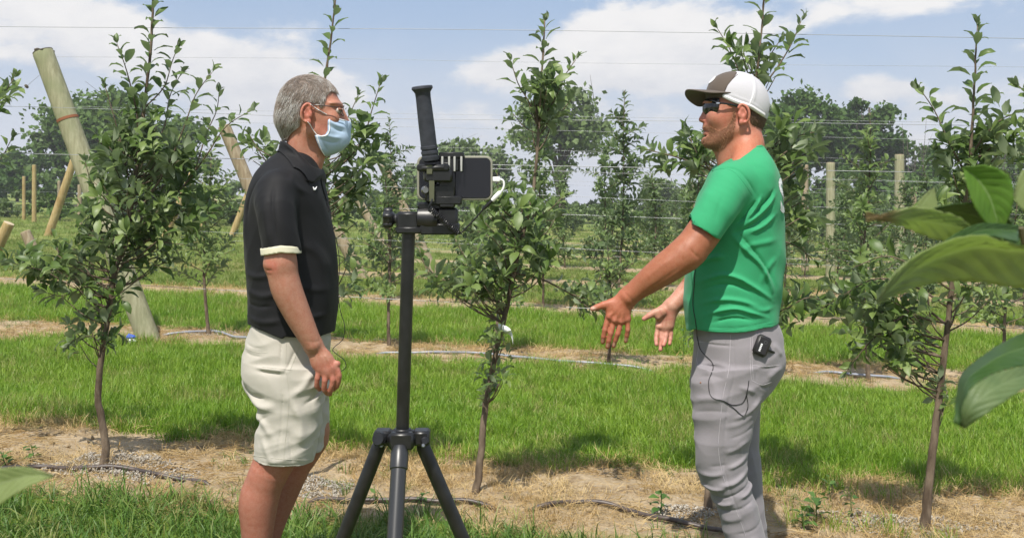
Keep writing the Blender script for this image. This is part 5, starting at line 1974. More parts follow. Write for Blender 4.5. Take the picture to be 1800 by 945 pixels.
ch = (py < 300)
c = paint(c, region(px, py, [(529, 180), (553, 180), (551, 218), (540, 218), (530, 200)], 4) * ch, (.52, .165, .12), .65)
c = paint(c, region(px, py, [(548, 208), (582, 208), (580, 240), (560, 238)], 10) * ch, (.52, .20, .145), .6)
c = paint(c, region(px, py, [(468, 455), (490, 462), (486, 482), (468, 476)], 8), (.48, .15, .11), .7)
c = paint(c, region(px, py, [(548, 640), (600, 632), (602, 695), (550, 695)], 10), (.43, .150, .105), .75)
for k in range(4): c = paint(c, np.exp(-((px - (560, 572, 583, 593)[k]) ** 2 + (py - (650, 652, 649, 643)[k]) ** 2) / 30.), (.55, .26, .20), .6)
c = paint(c, region(px, py, [(440, 790), (560, 790), (560, 860), (440, 830)], 16), (.47, .19, .135), .6)
set_attr(me, 'col', c.astype(np.float32))
link('body', me, M_skin, LROOT)
# elbow creases
mb = MB()

# eyes
M_eye = mat('eye_white', (.36, .31, .28), .3)
M_iris = mat('iris', (.03, .025, .02), .15)
for s in (-1, 1):
    e = MB(); cc = lp(594.2, 195, s * .033)
    e.lathe(cc - (.011, 0, 0), cc + (.011, 0, 0), [(0, .001), (.1, .0065), (.3, .0101), (.5, .011), (.7, .0101), (.9, .0065), (1, .001)], 14)
    eo = e.build('eye', M_eye, LROOT)
    e = MB(); e.lathe(cc + (.0094, 0, 0), cc + (.0116, 0, 0), [(0, .0056), (.6, .0052), (1, .001)], 12); e.build('iris', M_iris, eo)
    lid = MB(); q = [cc + np.array((.0115 * math.cos(a) * .9, s * .001 + .0115 * math.sin(a), .0055)) for a in np.linspace(-1.2, 1.2, 7)]
    lid.tube(q, .0046, 6); lid.build('eyelid', mat('eyelid_skin', (.40, .19, .13), .6), LROOT)
M_brow = mat('brow_hair', (.20, .16, .13), .8)

# ---------------- hair
h = SDF.px(LY, 468, 618, 118, 250, .115, .0026)
h.ell(lp(543, 188), (.1060, .082, .1065), .02)
h.ell(lp(515, 210), (.056, .066, .060), .03)
h.cone(lp(518, 215), lp(516, 232), .056, .042, .02)
HAIRP = [(476, 240), (476, 150), (500, 120), (560, 118), (604, 140), (605, 160), (599, 170), (593, 162), (585, 158), (577, 158), (572, 168), (570, 183), (566, 186), (563, 180), (556, 180),
         (549, 179), (541, 176), (533, 181), (529, 190), (528, 206), (526, 220), (514, 229), (500, 241), (488, 244)]
h.poly(HAIRP, LY - .06)
me = h.mesh('hair', 1)
px, py = pxof(h.V)
hb = np.tile(np.array((.20, .155, .125), np.float32), (len(h.V), 1))
hb = paint(hb, soft(py, 150, 215), (.30, .265, .24), .8)
set_attr(me, 'col', hb.astype(np.float32))


def hair_fn(t, b, o):
    at = t.n('ShaderNodeAttribute', attribute_name='col').outputs['Color']
    pos = t.n('ShaderNodeNewGeometry').outputs['Position']
    n = t.noise(t.vmath('MULTIPLY', pos, (1, 1, .35)), 420, 3)
    t.set(b, 'Base Color', t.mix(t.ramp(n, .3, .7, 0, .6), at, t.mix(1.0, at, (.5, .47, .45), 'MULTIPLY')))
    bump(t, b, n, .5, .004)


M_hair = mat('hair', rough=.55, spec=.35, fn=hair_fn)
hair_o = link('hair', me, M_hair, LROOT)


def strands(fld, mesh_v, n, L, comb, colfn, seed, rad=.0006, lift=.35):
    """locks of hair combed along a direction field over the surface"""
    r = np.random.default_rng(seed)
    idx = r.choice(len(mesh_v), n)
    p = mesh_v[idx].astype(float)
    e = .003

    def nrm(q):
        g = np.stack([fld.at(q + d) - fld.at(q - d) for d in np.eye(3) * e], 1)
        return g / (np.linalg.norm(g, axis=1)[:, None] + 1e-9)
    segs = 5
    pts = [p - nrm(p) * .001]
    q = p.copy()
    jit = r.normal(0, .20, (n, 3)); Ls = L * r.uniform(.6, 1.3, n)
    for s in range(segs - 1):
        nn = nrm(q)
        d = comb(q) + jit
        d = d - nn * (d * nn).sum(1)[:, None]
        d /= np.linalg.norm(d, axis=1)[:, None] + 1e-9
        q = q + (d + nn * lift * (1 - .4 * s / segs)) * (Ls / (segs - 1))[:, None]
        v = fld.at(q)
        q = q + nn * np.clip(.0012 - v, 0, .004)[:, None]
        pts.append(q.copy())
    pts = np.stack(pts, 1)                                     # n, segs, 3
    w_ = np.cross(pts[:, -1] - pts[:, 0], nrm(p)); w_ /= np.linalg.norm(w_, axis=1)[:, None] + 1e-9
    nn = nrm(p)
    Vs = []
    for s in range(segs):
        t_ = rad * (1, 1.1, 1, .8, .25)[s]
        Vs += [pts[:, s] - w_ * t_, pts[:, s] + w_ * t_, pts[:, s] + nn * t_]
    Vv = np.stack(Vs, 1).reshape(-1, 3)
    b = np.arange(n)[:, None] * segs * 3
    Qs = []
    for s in range(segs - 1):
        for a, c_ in ((0, 1), (1, 2), (2, 0)):
            Qs.append(np.concatenate([b + s * 3 + a, b + s * 3 + c_, b + s * 3 + 3 + c_, b + s * 3 + 3 + a], 1))
    me_ = mesh_np('strands', Vv, np.concatenate(Qs))
    col = colfn(p, r)
    set_attr(me_, 'col', np.repeat(col, segs * 3, axis=0).astype(np.float32))
    return me_


def comb_left(q):
    x, z = q[:, 0] - lp(544, 0)[0], q[:, 2] - lp(0, 175)[2]
    top = soft(z, .01, .07)
    back = soft(-x, -.03, .05)
    d = np.stack([.9 * top * (1 - 1.2 * back) - .35 * (1 - top), .25 * np.sign(q[:, 1] - LY) * top, -.95 * (1 - top) - .3 * back * top], 1)
    return d


def col_left(p, r):
    px_, py_ = pxof(p)
    g = r.random(len(p))
    grey = np.stack([.56 + .18 * g, .53 + .18 * g, .50 + .18 * g], 1); brown = np.stack([.24 + .12 * g, .195 + .10 * g, .165 + .08 * g], 1)
    pr = np.clip(.22 + .38 * soft(py_, 150, 205) + 1.3 * _vn(p[:, 0] + .3 * p[:, 1], p[:, 2] * .6, 70, 91), .03, .95)
    return np.where((r.random(len(p)) < pr)[:, None], grey * .85, brown)


st = strands(h, h.V, 7500, .025, comb_left, col_left, 5, rad=.00055, lift=.11)
so = link('strands', st, mat('hair_strand', rough=.5, spec=.4, fn=lambda t, b, o: t.set(b, 'Base Color', t.n('ShaderNodeAttribute', attribute_name='col').outputs['Color'])), hair_o)
so['kind'] = 'stuff'

# ---------------- face mask
m_ = SDF.px(LY, 540, 632, 192, 284, .11, .0024)
m_.F[:] = .25
m_.ell(lp(569, 226), (.070, .071, .083), .02)
m_.cone(lp(598, 205), lp(606, 219), .014, .017, .02)
m_.cone(lp(570, 252), lp(594, 250), .042, .032, .03)
m_.cone(lp(596, 222), lp(598, 238), .032, .030, .03)
m_.folds([([(580, 212), (598, 222), (612, 226)], .0035, .006), ([(580, 220), (598, 231), (611, 234)], -.0035, .006), ([(574, 238), (592, 243), (606, 243)], .003, .006),
          ([(568, 246), (588, 252), (602, 250)], -.0035, .006), ([(562, 245), (568, 262), (574, 270)], .003, .006), ([(570, 240), (575, 258), (582, 268)], -.003, .006)], LY, 1)
MP = [(580, 204), (612, 212.5), (630, 214), (626, 240), (606, 256), (588, 272), (570, 276), (563, 260), (556, 238), (566, 240), (575, 238), (579, 231), (579, 215)]
m_.poly(MP, LY - .03, k=.003)
MK = cloth('mask_cloth', (.40, .52, .68), .8, 1200, .08, .12, .1)
mo = link('face_mask', m_.mesh('face_mask', 1), MK, LROOT)
M_strap = mat('white_strap', (.82, .82, .84), .7)


def on(fl, pts, lift=.0015, n=24, dflt=None):
    w_ = catmull([(p[0], p[1]) for p in pts], n)
    return np.array([fl.hit(a, b, lift) for a, b in w_])


eb = MB()
for q in ([(579.5, 204), (579.5, 216), (579, 229), (575, 237), (566, 239.5), (556.5, 237.5)], [(556.5, 237.5), (560, 250), (565, 263), (571, 273)], [(580, 204.5), (595, 209.5), (610, 213)]):
    eb.tube(on(m_, q, .0008), .0017, 6)
eb.build('edge_binding', M_strap, mo)
sb = MB()
e0, e1 = L_body.hit(551, 187, .004), m_.hit(580, 205, .002)
sb.tube(catmull([L_body.hit(546, 184, .004), L_body.hit(553, 189, .003), L_body.hit(566, 197, .003), e1], 12), .0013, 6)
sb.tube(catmull([L_body.hit(541, 214, .003), L_body.hit(545, 219, .003), L_body.hit(550, 228, .002), m_.hit(557, 238, .002)], 12), .0013, 6)
sb.build('ear_loop', M_strap, mo)

# ---------------- glasses
M_frame = mat('glasses_frame', (.045, .022, .018), .35)
M_lens = mat('glasses_lens', (.9, .92, .93), .05, fn=None, Transmission_Weight=1.0, Alpha=.35)
gl_ = empty('glasses', lp(552, 186, -.08), None, None)
gl_.parent = LROOT; gl_.location = Vector(lp(552, 186, -.08)) - LROOT.location
fr = MB()
for s in (-1, 1):
    fr.tube(catmull([lp(546, 186, s * .081), lp(553, 184.6, s * .083), lp(572, 186, s * .080), lp(586, 188, s * .074), lp(596, 188.5, s * .064)], 14), .0018, 6)
    rim = [lp(605 + 2.2 * math.cos(a) - 6 * abs(.5 + .5 * math.sin(a2)) * 0, 195 - 9 * math.sin(a), s * (.036 + .026 * math.cos(a))) - np.array((abs(.026 * math.cos(a)) * .35, 0, 0)) for a in np.linspace(0, 2 * np.pi, 25) for a2 in (a,)]
    fr.tube(rim, .0011, 6)
    fr.tube([lp(596, 188.5, s * .064), lp(600, 189.5, s * .062), rim[2]], .0015, 6)
fr.tube(catmull([lp(607, 192, -.010), lp(609, 190, 0), lp(607, 192, .010)], 6), .0011, 6)
fro = fr.build('frame', M_frame, gl_)
for s in (-1, 1):
    cpt = lp(605, 195, s * .036)
    ring = np.array([lp(605 + 2.2 * math.cos(a), 195 - 8.6 * math.sin(a), s * (.036 + .0252 * math.cos(a))) - np.array((abs(.0252 * math.cos(a)) * .35, 0, 0)) for a in np.linspace(0, 2 * np.pi, 24, endpoint=False)])
    lens = MB(); lens.add(np.concatenate([ring, ring + (.001, 0, 0), [ring.mean(0)], [ring.mean(0) + (.0015, 0, 0)]]), None,
                          [(48, (k + 1) % 24, k) for k in range(24)] + [(49, 24 + k, 24 + (k + 1) % 24) for k in range(24)])
    lens.build('lens', M_lens, fro)

# ---------------- polo shirt
s = SDF.box((lp(420, 0)[0], 3.03, lp(0, 612)[2]), (lp(612, 0)[0], 3.63, lp(0, 250)[2]), .0032)
s.loft([(262, 497, 545, .045), (272, 482, 553, .066), (285, 467, 560, .098), (300, 457, 564, .140), (320, 449, 567, .182), (348, 441, 573, .195), (382, 436, 580, .182), (430, 434, 588, .175),
        (480, 435, 592, .175), (530, 438, 592, .175), (565, 440, 589, .172), (604, 441, 585, .170)], LY, .02)
s.cut_below([(430, 568), (470, 578), (505, 590), (509, 586), (540, 590), (600, 592)], LY - .1)
for sg in (-1, 1):
    ofs = 0 if sg < 0 else -14
    A = lambda px, py, d=0.0: P(px + ofs, py, LY + sg * (.205 + d))
    sl = SDF(*s.g)
    sl.chain([A(486, 334, -.045), A(485, 365, -.008), A(490, 405, .004), A(497, 470, .008)], [.060, .061, .060, .060], .02)
    sl.cut_below([(440, 449), (466, 446), (500, 440.5), (528, 443), (620, 446)], LY - .22 if sg < 0 else LY + .2)
    sl.cone(A(497, 442, .008), A(499, 472, .008), .0515, .055, .003, 'sub')
    s.F = smin(s.F, sl.F, .022)
s.folds([([(452, 395), (457, 350), (475, 318), (500, 300)], -.005, .010), ([(508, 320), (512, 370), (522, 430)], -.007, .009), ([(448, 440), (444, 380), (454, 330)], .003, .012),
         ([(530, 300), (540, 325), (562, 345)], .003, .010), ([(440, 470), (470, 480), (500, 476)], .004, .010), ([(440, 500), (480, 512), (520, 505)], .004, .011), ([(438, 520), (470, 530), (505, 528)], -.004, .009),
         ([(440, 545), (480, 556), (520, 552)], .0035, .010), ([(540, 420), (570, 440), (588, 480)], .004, .014), ([(530, 480), (560, 500), (590, 505)], .004, .012), ([(535, 540), (560, 548), (588, 545)], .0035, .010),
         ([(470, 340), (480, 390), (485, 430)], .003, .010), ([(496, 345), (500, 390), (508, 428)], .0025, .008)], LY, .8)
s.rumple(.0018, 34, 11, (1, 1, .6)); s.creases(.0016, 30, 12, (1, 1, .8))
M_polo = cloth('black_polo', (.0085, .0085, .010), .7, 700, .2, .2, .03)
L_shirt = s
sh_o = link('polo_shirt', s.mesh('polo_shirt', 1), M_polo, LROOT)
# cream sleeve bands
M_cream = cloth('cream_trim', (.70, .66, .50), .85, 900, .1, .2)
for sg in (-1, 1):
    ofs = 0 if sg < 0 else -14
    A = lambda px, py, d=0.0: P(px + ofs, py, LY + sg * (.205 + d))
    b_ = SDF.box(A(497, 452) - (.075, .08, .0), A(497, 425) + (.075, .08, .01), .0028)
    b_.chain([A(490, 405, .004), A(497, 470, .008)], [.0625, .0625], .0)
    yy = LY - .22 if sg < 0 else LY + .2
    b_.cut_below([(440, 452), (466, 448.5), (500, 442.5), (528, 445.5), (620, 449)], yy)
    b_.cut_above([(440, 438), (466, 435.5), (500, 430), (528, 433), (620, 437)], yy)
    b_.cone(A(490, 420, .006), A(499, 480, .008), .055, .055, .0, 'sub')
    link('sleeve_band', b_.mesh('sleeve_band', 1), M_cream, sh_o)
# collar: a folded band lying over the shoulders and round the neck
k_ = SDF.px(LY, 470, 580, 238, 330, .135, .0027)
k_.cone(lp(524, 300), lp(530, 248), .068, .0625, 0)
Xg, Yg, Zg = np.meshgrid(*k_.g, indexing='ij')
k_.F = smin(k_.F, s.at(np.stack([Xg.ravel(), Yg.ravel(), Zg.ravel()], 1)).reshape(Xg.shape).astype(np.float32), .012) - .0065
k_.poly([(478, 247), (486, 245.5), (500, 250), (516, 261), (534, 278), (549, 292), (560, 297), (563, 308), (556, 322), (545, 318), (530, 303), (516, 288), (500, 274), (488, 266), (478, 266)], LY - .07, k=.004)
k_.folds([([(486, 249), (502, 255), (520, 270), (540, 289), (552, 299)], .002, .004)], LY - .07, 1)
co = link('collar', k_.mesh('collar', 1), M_polo, sh_o)
# placket and the small white emblem
pl = MB(); pl.tube(on(s, [(561, 300), (566, 330), (572, 350), (577, 372)], .001), .0035, 6); pl.build('placket', M_polo, sh_o)
wv = MB()
pts = on(s, [(549.5, 328.5), (552, 333.5), (556, 328.0)], .0022, 9)
wv.tube(pts, [.0012, .002, .0028, .0034, .0034, .0028, .002, .0014, .0008], 6); wv.build('emblem', M_strap, sh_o)
# microphone on the collar and its cable
M_cable = mat('black_rubber', (.012, .012, .013), .5)
cb = MB()
pA = s.hit(566, 345, .004)
cb.tube(catmull([pA, lp(581, 372, -.06), lp(583, 395, -.06), lp(592, 425, -.06), lp(597, 470, -.06), lp(594, 505, -.06), lp(598, 545, -.06), lp(606, 575, -.06), lp(603, 595, -.06), lp(585, 616, -.07),
                 lp(592, 622, -.07), lp(606, 634, -.07), lp(608, 645, -.07), lp(600, 652, -.07)], 60), .0014, 6)
o = cb.build('microphone_cable', M_cable)
tag(o, 'thin black cable hanging down the front of the black polo to the hand', 'cable')

# ---------------- shorts
t_ = SDF.box((lp(415, 0)[0], 3.08, lp(0, 830)[2]), (lp(600, 0)[0], 3.60, lp(0, 555)[2]), .0031)
t_.loft([(556, 446, 580, .158), (580, 438, 582, .166), (605, 431, 581, .172), (630, 427, 580, .176), (660, 428, 579, .174), (688, 437, 578, .160), (705, 452, 572, .12)], LY, .02, 2.5)
t_.loft([(640, 440, 572, .085), (664, 436, 576, .095), (690, 446, 575, .096), (715, 449, 573, .095), (745, 449, 569, .094), (780, 446, 562, .094), (812, 443, 554, .094), (830, 442, 550, .094)], LY - .095, .02, 2.2)
t_.loft([(640, 462, 578, .085), (664, 466, 579, .092), (700, 478, 581, .090), (730, 492, 581, .088), (760, 508, 580, .088), (790, 515, 578, .088)], LY + .085, .02, 2.2)
ln = SDF(*t_.g)
t_.cut_below([(430, 804), (445, 806), (500, 812), (553, 813), (556, 775), (566, 764), (600, 758)], LY - .095)
t_.folds([([(460, 645), (485, 648), (514, 651)], -.005, .0055), ([(456, 639), (485, 641), (516, 644)], .005, .006), ([(508, 655), (518, 630), (527, 606)], -.004, .005),
          ([(427, 672), (445, 688), (480, 694)], -.0075, .011), ([(437, 690), (460, 705), (500, 705)], .0075, .013), ([(449, 722), (470, 735), (490, 760)], .0067, .012), ([(447, 760), (462, 735), (485, 720)], -.0060, .011),
          ([(520, 690), (535, 720), (540, 780)], .0090, .014), ([(552, 680), (556, 720), (556, 770)], -.00105, .011), ([(560, 640), (545, 670), (520, 690)], .0075, .012), ([(575, 660), (560, 690), (540, 705)], -.0075, .010),
          ([(470, 760), (480, 785), (490, 805)], .0060, .010), ([(515, 740), (520, 770), (524, 805)], -.0060, .010), ([(433, 600), (450, 606), (470, 606)], -.003, .005), ([(432, 615), (450, 620), (472, 621)], -.003, .004),
          ([(503, 590), (503, 615), (502, 640)], -.003, .004), ([(504, 654), (508, 690), (506, 730), (502, 770), (499, 806)], -.003, .0045), ([(445, 799), (500, 805), (552, 806)], -.003, .004)], LY - .095, .8)
t_.rumple(.0022, 40, 13); t_.creases(.0024, 34, 14, (.7, .7, 1.2)); t_.F += .005
M_short = cloth('stone_shorts', (.455, .425, .372), .85, 800, .07, .22)
L_short = t_
sho = link('shorts', t_.mesh('shorts', 1), M_short, LROOT)
M_seam = mat('shorts_seam', (.40, .38, .32), .9)
sm = MB()
for q in ([(504, 655), (508, 690), (506.5, 730), (502, 770), (499, 808)], [(461, 644.5), (485, 647), (514, 650)], [(509, 653), (518, 630), (526, 608)], [(444, 800), (470, 803.5), (500, 806.5), (530, 807.5), (551, 807.5)], [(503, 594), (503, 615), (502, 638)],
          [(432, 612), (448, 618), (472, 620)]):
    sm.tube(on(t_, q, .0002), .0011, 5)
sm.build('seam', M_seam, sho)
# socks and shoes, below the picture
M_sock = cloth('white_sock', (.75, .75, .74), .9)
M_shoe = cloth('grey_shoe', (.20, .20, .21), .7)
for a in (N, Fr):
    q = SDF.box(a(430, 1075) - (.03, .09, .02), a(560, 930) + (.0, .09, .02), .005)
    base = (449, 1015) if a is N else (455, 1010)
    q.chain([a(base[0] + 2, 945 if a is Fr else 975), a(*base)], [.05 if a is Fr else .046, .042], .01)
    link('sock', q.mesh('sock', 1), M_sock, LROOT)
    q = SDF.box(a(410, 1085) - (.03, .1, .05), a(580, 980) + (.0, .1, .02), .005)
    g0 = float(gh(a(460, 1040)[0], a(460, 1040)[1]))
    H_ = a(base[0] - 6, 1030); T_ = a(base[0] + 105, 1045)
    H_[2] = g0 + .045; T_[2] = g0 + .033
    q.cone(H_, T_, .045, .036, .02); q.cone(a(base[0], base[1] + 3), H_ + (.05, 0, .01), .048, .042, .03)
    q.F = np.maximum(q.F, (g0 + .004 - q.g[2])[None, None, :].astype(np.float32))
    link('shoe', q.mesh('shoe', 1), M_shoe, LROOT)
# ================================================================== RIGHT PERSON (faces left)
RY = 3.50
gr_ = float(gh((1290 - HX) / F * RY, RY))
RROOT = empty('person', (P(1295, 0, RY)[0], RY, gr_), 'bearded man in green T-shirt, grey trousers, cap and sunglasses, both hands held out', 'person')


def rp(px, py, dy=0.0): return P(px, py, RY + dy)


f = SDF(frange(P(1028, 0, 3.28)[0] - .01, rp(1390, 0)[0] + .04, .0031), frange(3.165, 3.86, .0031),
        zsteps(gr_ - .02, rp(0, 126)[2] + .02, [zr(130, 285, RY), zr(505, 625, 3.3), zr(520, 625, 3.68)], .0029, .0052))
# head
f.ell(rp(1297, 187), (.103, .077, .103), .02)
f.ell(rp(1270, 210), (.058, .058, .088), .03)
f.cone(rp(1290, 232), rp(1256, 243), .036, .030, .02)
for s in (-1, 1):
    f.cone(rp(1297, 226, s * .052), rp(1250, 249, s * .016), .022, .019, .02)
    f.ell(rp(1256, 206, s * .034), (.022, .022, .026), .03)
    f.ell(rp(1240.5, 193, s * .030), (.014, .016, .010), .010, 'sub')
f.ell(rp(1252, 226), (.026, .034, .036), .02)
f.ell(rp(1246, 181), (.020, .055, .012), .012)
f.cone(rp(1243, 190), rp(1236, 207), .0085, .0115, .010)
f.ell(rp(1234.0, 210.5), (.0115, .0120, .0095), .007)
for s in (-1, 1): f.ell(rp(1240, 212, s * .012), (.0095, .007, .0075), .005)
f.ell(rp(1241.5, 222), (.012, .024, .012), .010)
f.ell(rp(1239.4, 226.5), (.0075, .020, .0052), .004)
f.ell(rp(1240.8, 234.5), (.0085, .019, .0062), .005)
f.ell(rp(1235.5, 230.5), (.007, .018, .0018), .002, 'sub')
f.ell(rp(1244, 247), (.0195, .026, .020), .012)
f.ell(rp(1243, 240), (.014, .02, .004), .006, 'sub')
for side, dy in ((-1, -.079), (1, .079)): ear(f, rp(1305, 200, dy), -1, .0185, .0315, side)
f.chain([rp(1308, 292), rp(1305, 262), rp(1305, 225)], [.074, .069, .064], .025)
f.cone(rp(1282, 285), rp(1272, 252), .042, .036, .03)
f.ell(rp(1268, 268), (.012, .012, .014), .014)
for s in (-1, 1): f.cone(rp(1318, 255, s * .03), rp(1302, 300, s * .13), .045, .04, .03)
f.loft([(290, 1285, 1345, .10), (315, 1262, 1354, .16), (400, 1235, 1362, .150), (500, 1228, 1358, .15), (580, 1240, 1350, .135), (640, 1246, 1348, .125), (690, 1250, 1325, .11)], RY, .03)
# near arm (his left)
f.chain([P(1284, 330, 3.33), P(1252, 385, 3.285), P(1222, 428, 3.26), P(1205, 447, 3.252)], [.058, .058, .0565, .053], .02)
f.chain([P(1207, 445, 3.252), P(1182, 463, 3.252), P(1150, 486, 3.262), P(1122, 507, 3.278), P(1104, 521, 3.285)], [.0525, .0535, .0455, .036, .0325], .02)
f.ell(P(1226, 449, 3.25), (.024, .03, .020), .015)
# near hand: back of the hand to the viewer, thumb forward, fingers down
A = lambda px, py, d=0.0: P(px, py, 3.285 + d)
f.chain([A(1104, 522), A(1094, 535), A(1086, 552)], [.032, .036, .038], .012, flat=((0, 1, .1), .46))
f.cone(A(1086, 548), A(1077, 560), .034, .018, .012, flat=((0, 1, 0), .6))
f.cone(A(1090, 548), A(1101, 561), .030, .016, .012, flat=((0, 1, 0), .6))
for x, y, d in ((1071, 556, -.009), (1081, 562, -.011), (1092, 564, -.009), (1102, 560, -.004)):
    f.ell(A(x, y, d), (.0105, .010, .0115), .008)
FG = [([(1069, 557, 0), (1063.5, 579, -.003), (1061, 591, .002), (1059.5, 601, .010)], .0098, .0076),
      ([(1079.5, 562, 0), (1073.5, 585, -.006), (1070.5, 598, -.002), (1068, 609.5, .006)], .0102, .0078),
      ([(1091, 564, 0), (1086, 586, -.005), (1082, 597, .002), (1078.5, 608, .010)], .0098, .0076),
      ([(1102.5, 560, .002), (1103.5, 579, -.002), (1102, 589, .004), (1100, 599.5, .012)], .0088, .0068)]
for q, a, b in FG: finger(f, [A(*p) for p in q], a, b, .0035)
finger(f, [A(1089, 529, .004), A(1073, 533, .0), A(1061, 536, -.004), A(1050, 539.5, -.004), A(1041.5, 542.5, -.002)], .0165, .0082, .012)
f.cone(A(1092, 534), A(1072, 544), .018, .013, .014)
for q in ((1096, 530, 1074, 553), (1098, 532, 1083, 558), (1100, 534, 1093, 560)):
    f.cone(A(q[0], q[1], -.0165), A(q[2], q[3], -.0175), .0018, .0022, .006)
# far arm (his right), palm to the viewer
f.chain([P(1300, 330, 3.67), P(1262, 420, 3.72), P(1240, 475, 3.735)], [.056, .053, .050], .02)
f.chain([P(1241, 473, 3.735), P(1222, 498, 3.72), P(1198, 522, 3.695), P(1181, 538, 3.68)], [.050, .046, .035, .0295], .02)
B = lambda px, py, d=0.0: P(px, py, 3.68 + d)
f.chain([B(1181, 538), B(1172, 552), B(1168, 572)], [.030, .036, .034], .012, flat=((.25, 1, 0), .48))
f.cone(B(1164, 548, -.008), B(1157, 556, -.012), .021, .014, .014)        # ball of the thumb
f.cone(B(1180, 550, -.007), B(1177, 570, -.007), .015, .013, .012)       # heel of the hand
f.cone(B(1158, 574, -.006), B(1178, 573, -.006), .011, .010, .010)        # pad under the fingers
finger(f, [B(1163, 546, -.006), B(1152, 549, -.012), B(1142, 554, -.016), B(1132, 560, -.016)], .0155, .0085, .010)
FP = [([(1157, 575, 0), (1154.5, 588, -.010), (1153.5, 597, -.020), (1154, 605, -.030)], .0092, .0076),
      ([(1164, 578, 0), (1163, 594, -.010), (1162, 605, -.016), (1161, 614, -.024)], .0098, .0080),
      ([(1171.5, 577, 0), (1170.5, 590, -.012), (1168.5, 600, -.022), (1166.5, 606, -.032)], .0094, .0078),
      ([(1179, 573, 0), (1179.5, 587, -.006), (1178.5, 596, -.012), (1177, 604, -.020)], .0086, .0068)]
for q, a, b in FP: finger(f, [B(*p) for p in q], a, b, .003)
f.folds([([(1203, 432), (1212, 444), (1224, 452)], -.004, .005), ([(1198, 425), (1190, 445), (1196, 462)], -.0025, .006), ([(1180, 448), (1150, 470), (1122, 495)], .002, .006), ([(1195, 462), (1165, 484), (1130, 512)], -.002, .006), ([(1095, 512), (1106, 522), (1115, 535)], -.0018, .004)], RY - .22, 0)
# legs
N = lambda px, py: P(px, py, RY - .095)
f.chain([N(1285, 650), N(1272, 730), N(1266, 800), N(1276, 845)], [.056, .055, .048, .045], .02)
f.chain([N(1276, 845), N(1296, 895), N(1308, 950), N(1318, 1005)], [.043, .044, .036, .033], .02)
Fr = lambda px, py: P(px, py, RY + .10)
f.chain([Fr(1305, 650), Fr(1306, 740), Fr(1306, 810), Fr(1313, 845)], [.054, .050, .040, .038], .02)
f.chain([Fr(1313, 845), Fr(1316, 900), Fr(1321, 960), Fr(1325, 1005)], [.038, .038, .034, .032], .02)
for a, b in ((N(1318, 1012), N(1268, 1032)), (Fr(1325, 1012), Fr(1275, 1032))): f.cone(a, b, .034, .026, .02)
me = f.mesh('body', 1)
R_body = f
V = f.V; px, py = pxof(V)
c = np.tile(np.array((.345, .133, .070), np.float32), (len(V), 1))
head = py < 300
c = paint(c, head * 1.0, (.455, .200, .136))
c = paint(c, region(px, py, [(1258, 195), (1288, 195), (1285, 222), (1254, 222)], 10) * head, (.53, .20, .135), .8)
c = paint(c, region(px, py, [(1228, 203), (1244, 203), (1244, 217), (1230, 217)], 6) * head, (.54, .19, .14), .7)
c = paint(c, region(px, py, [(1293, 184), (1318, 184), (1314, 218), (1294, 216)], 4) * head, (.54, .185, .135), .7)
c = paint(c, region(px, py, [(1285, 235), (1345, 235), (1345, 300), (1270, 300)], 14) * head, (.48, .185, .105), .8)
BEARD = [(1291, 188), (1295, 200), (1294, 222), (1289, 240), (1272, 262), (1255, 266), (1234, 258), (1230, 244), (1238, 240.5), (1243, 236), (1245, 230), (1240, 225.5), (1231, 225), (1236, 218.5), (1250, 219), (1262, 226), (1275, 220), (1284, 206), (1287, 190)]
bm_ = region(px, py, BEARD, 5) * head
rb = np.random.default_rng(3)
c = paint(c, bm_, (.27, .125, .068), .50)
c = paint(c, region(px, py, [(1250, 255), (1290, 240), (1290, 262), (1268, 275)], 8) * head, (.30, .14, .08), .45)
c = paint(c, region(px, py, [(1233, 224.3), (1243, 225.5), (1246, 230), (1243, 236.5), (1234, 237)], 1.5) * head, (.40, .15, .11), .55)
c = paint(c, np.exp(-(edge_dist(px, py, [(1234, 230.5), (1248, 231.5)]) / 1.1) ** 2) * head, (.14, .055, .04), .8)
fa = (px > 1120) & (px < 1210) & (py > 495) & (V[:, 1] > 3.5)
c = paint(c, fa * soft(px, 1215, 1190), (.52, .275, .200))
for q, col in ((([(1150, 600), (1182, 596), (1182, 620), (1150, 620)]), (.58, .24, .19)), ([(1150, 585), (1182, 583), (1182, 600), (1150, 600)], (.55, .255, .195)), ([(1126, 553), (1142, 548), (1142, 568), (1126, 568)], (.56, .23, .18)), ([(1172, 546), (1184, 546), (1182, 562), (1172, 562)], (.55, .22, .17))):
    c = paint(c, region(px, py, q, 6) * fa, col, .7)
for q in ([(1159, 545), (1166, 556), (1164, 572)], [(1160, 566), (1170, 562), (1180, 560)], [(1157, 579), (1168, 582), (1181, 577)], [(1172, 546), (1172, 560), (1170, 572)]):
    c = paint(c, np.exp(-(edge_dist(px, py, q) / 1.1) ** 2) * fa, (.40, .15, .11), .6)
nh = (px < 1125) & (py > 510) & (V[:, 1] < 3.45)
c = paint(c, nh * soft(px, 1125, 1095), (.41, .145, .080))
for q in FG:
    for p in (q[0][0], q[0][1], q[0][2]):
        c = paint(c, np.exp(-((px - p[0]) ** 2 + (py - p[1]) ** 2) / 16.) * nh, (.50, .18, .125), .6)
    a_, b_ = q[0][-2], q[0][-1]
    tip = (b_[0] * .75 + a_[0] * .25, b_[1] * .75 + a_[1] * .25)
    c = paint(c, (np.hypot((px - tip[0]) / 3.0, (py - tip[1]) / 4.2) < 1) * nh, (.60, .34, .27), .75)
c = paint(c, np.exp(-((px - 1043) ** 2 / 22. + (py - 541) ** 2 / 9.)) * nh, (.70, .50, .42), .9)
set_attr(me, 'col', c.astype(np.float32))
link('body', me, M_skin, RROOT)
HSTR = MATS['hair_strand']
# beard hairs
sel = V[(bm_ > .8) & (V[:, 1] < RY + .02)]


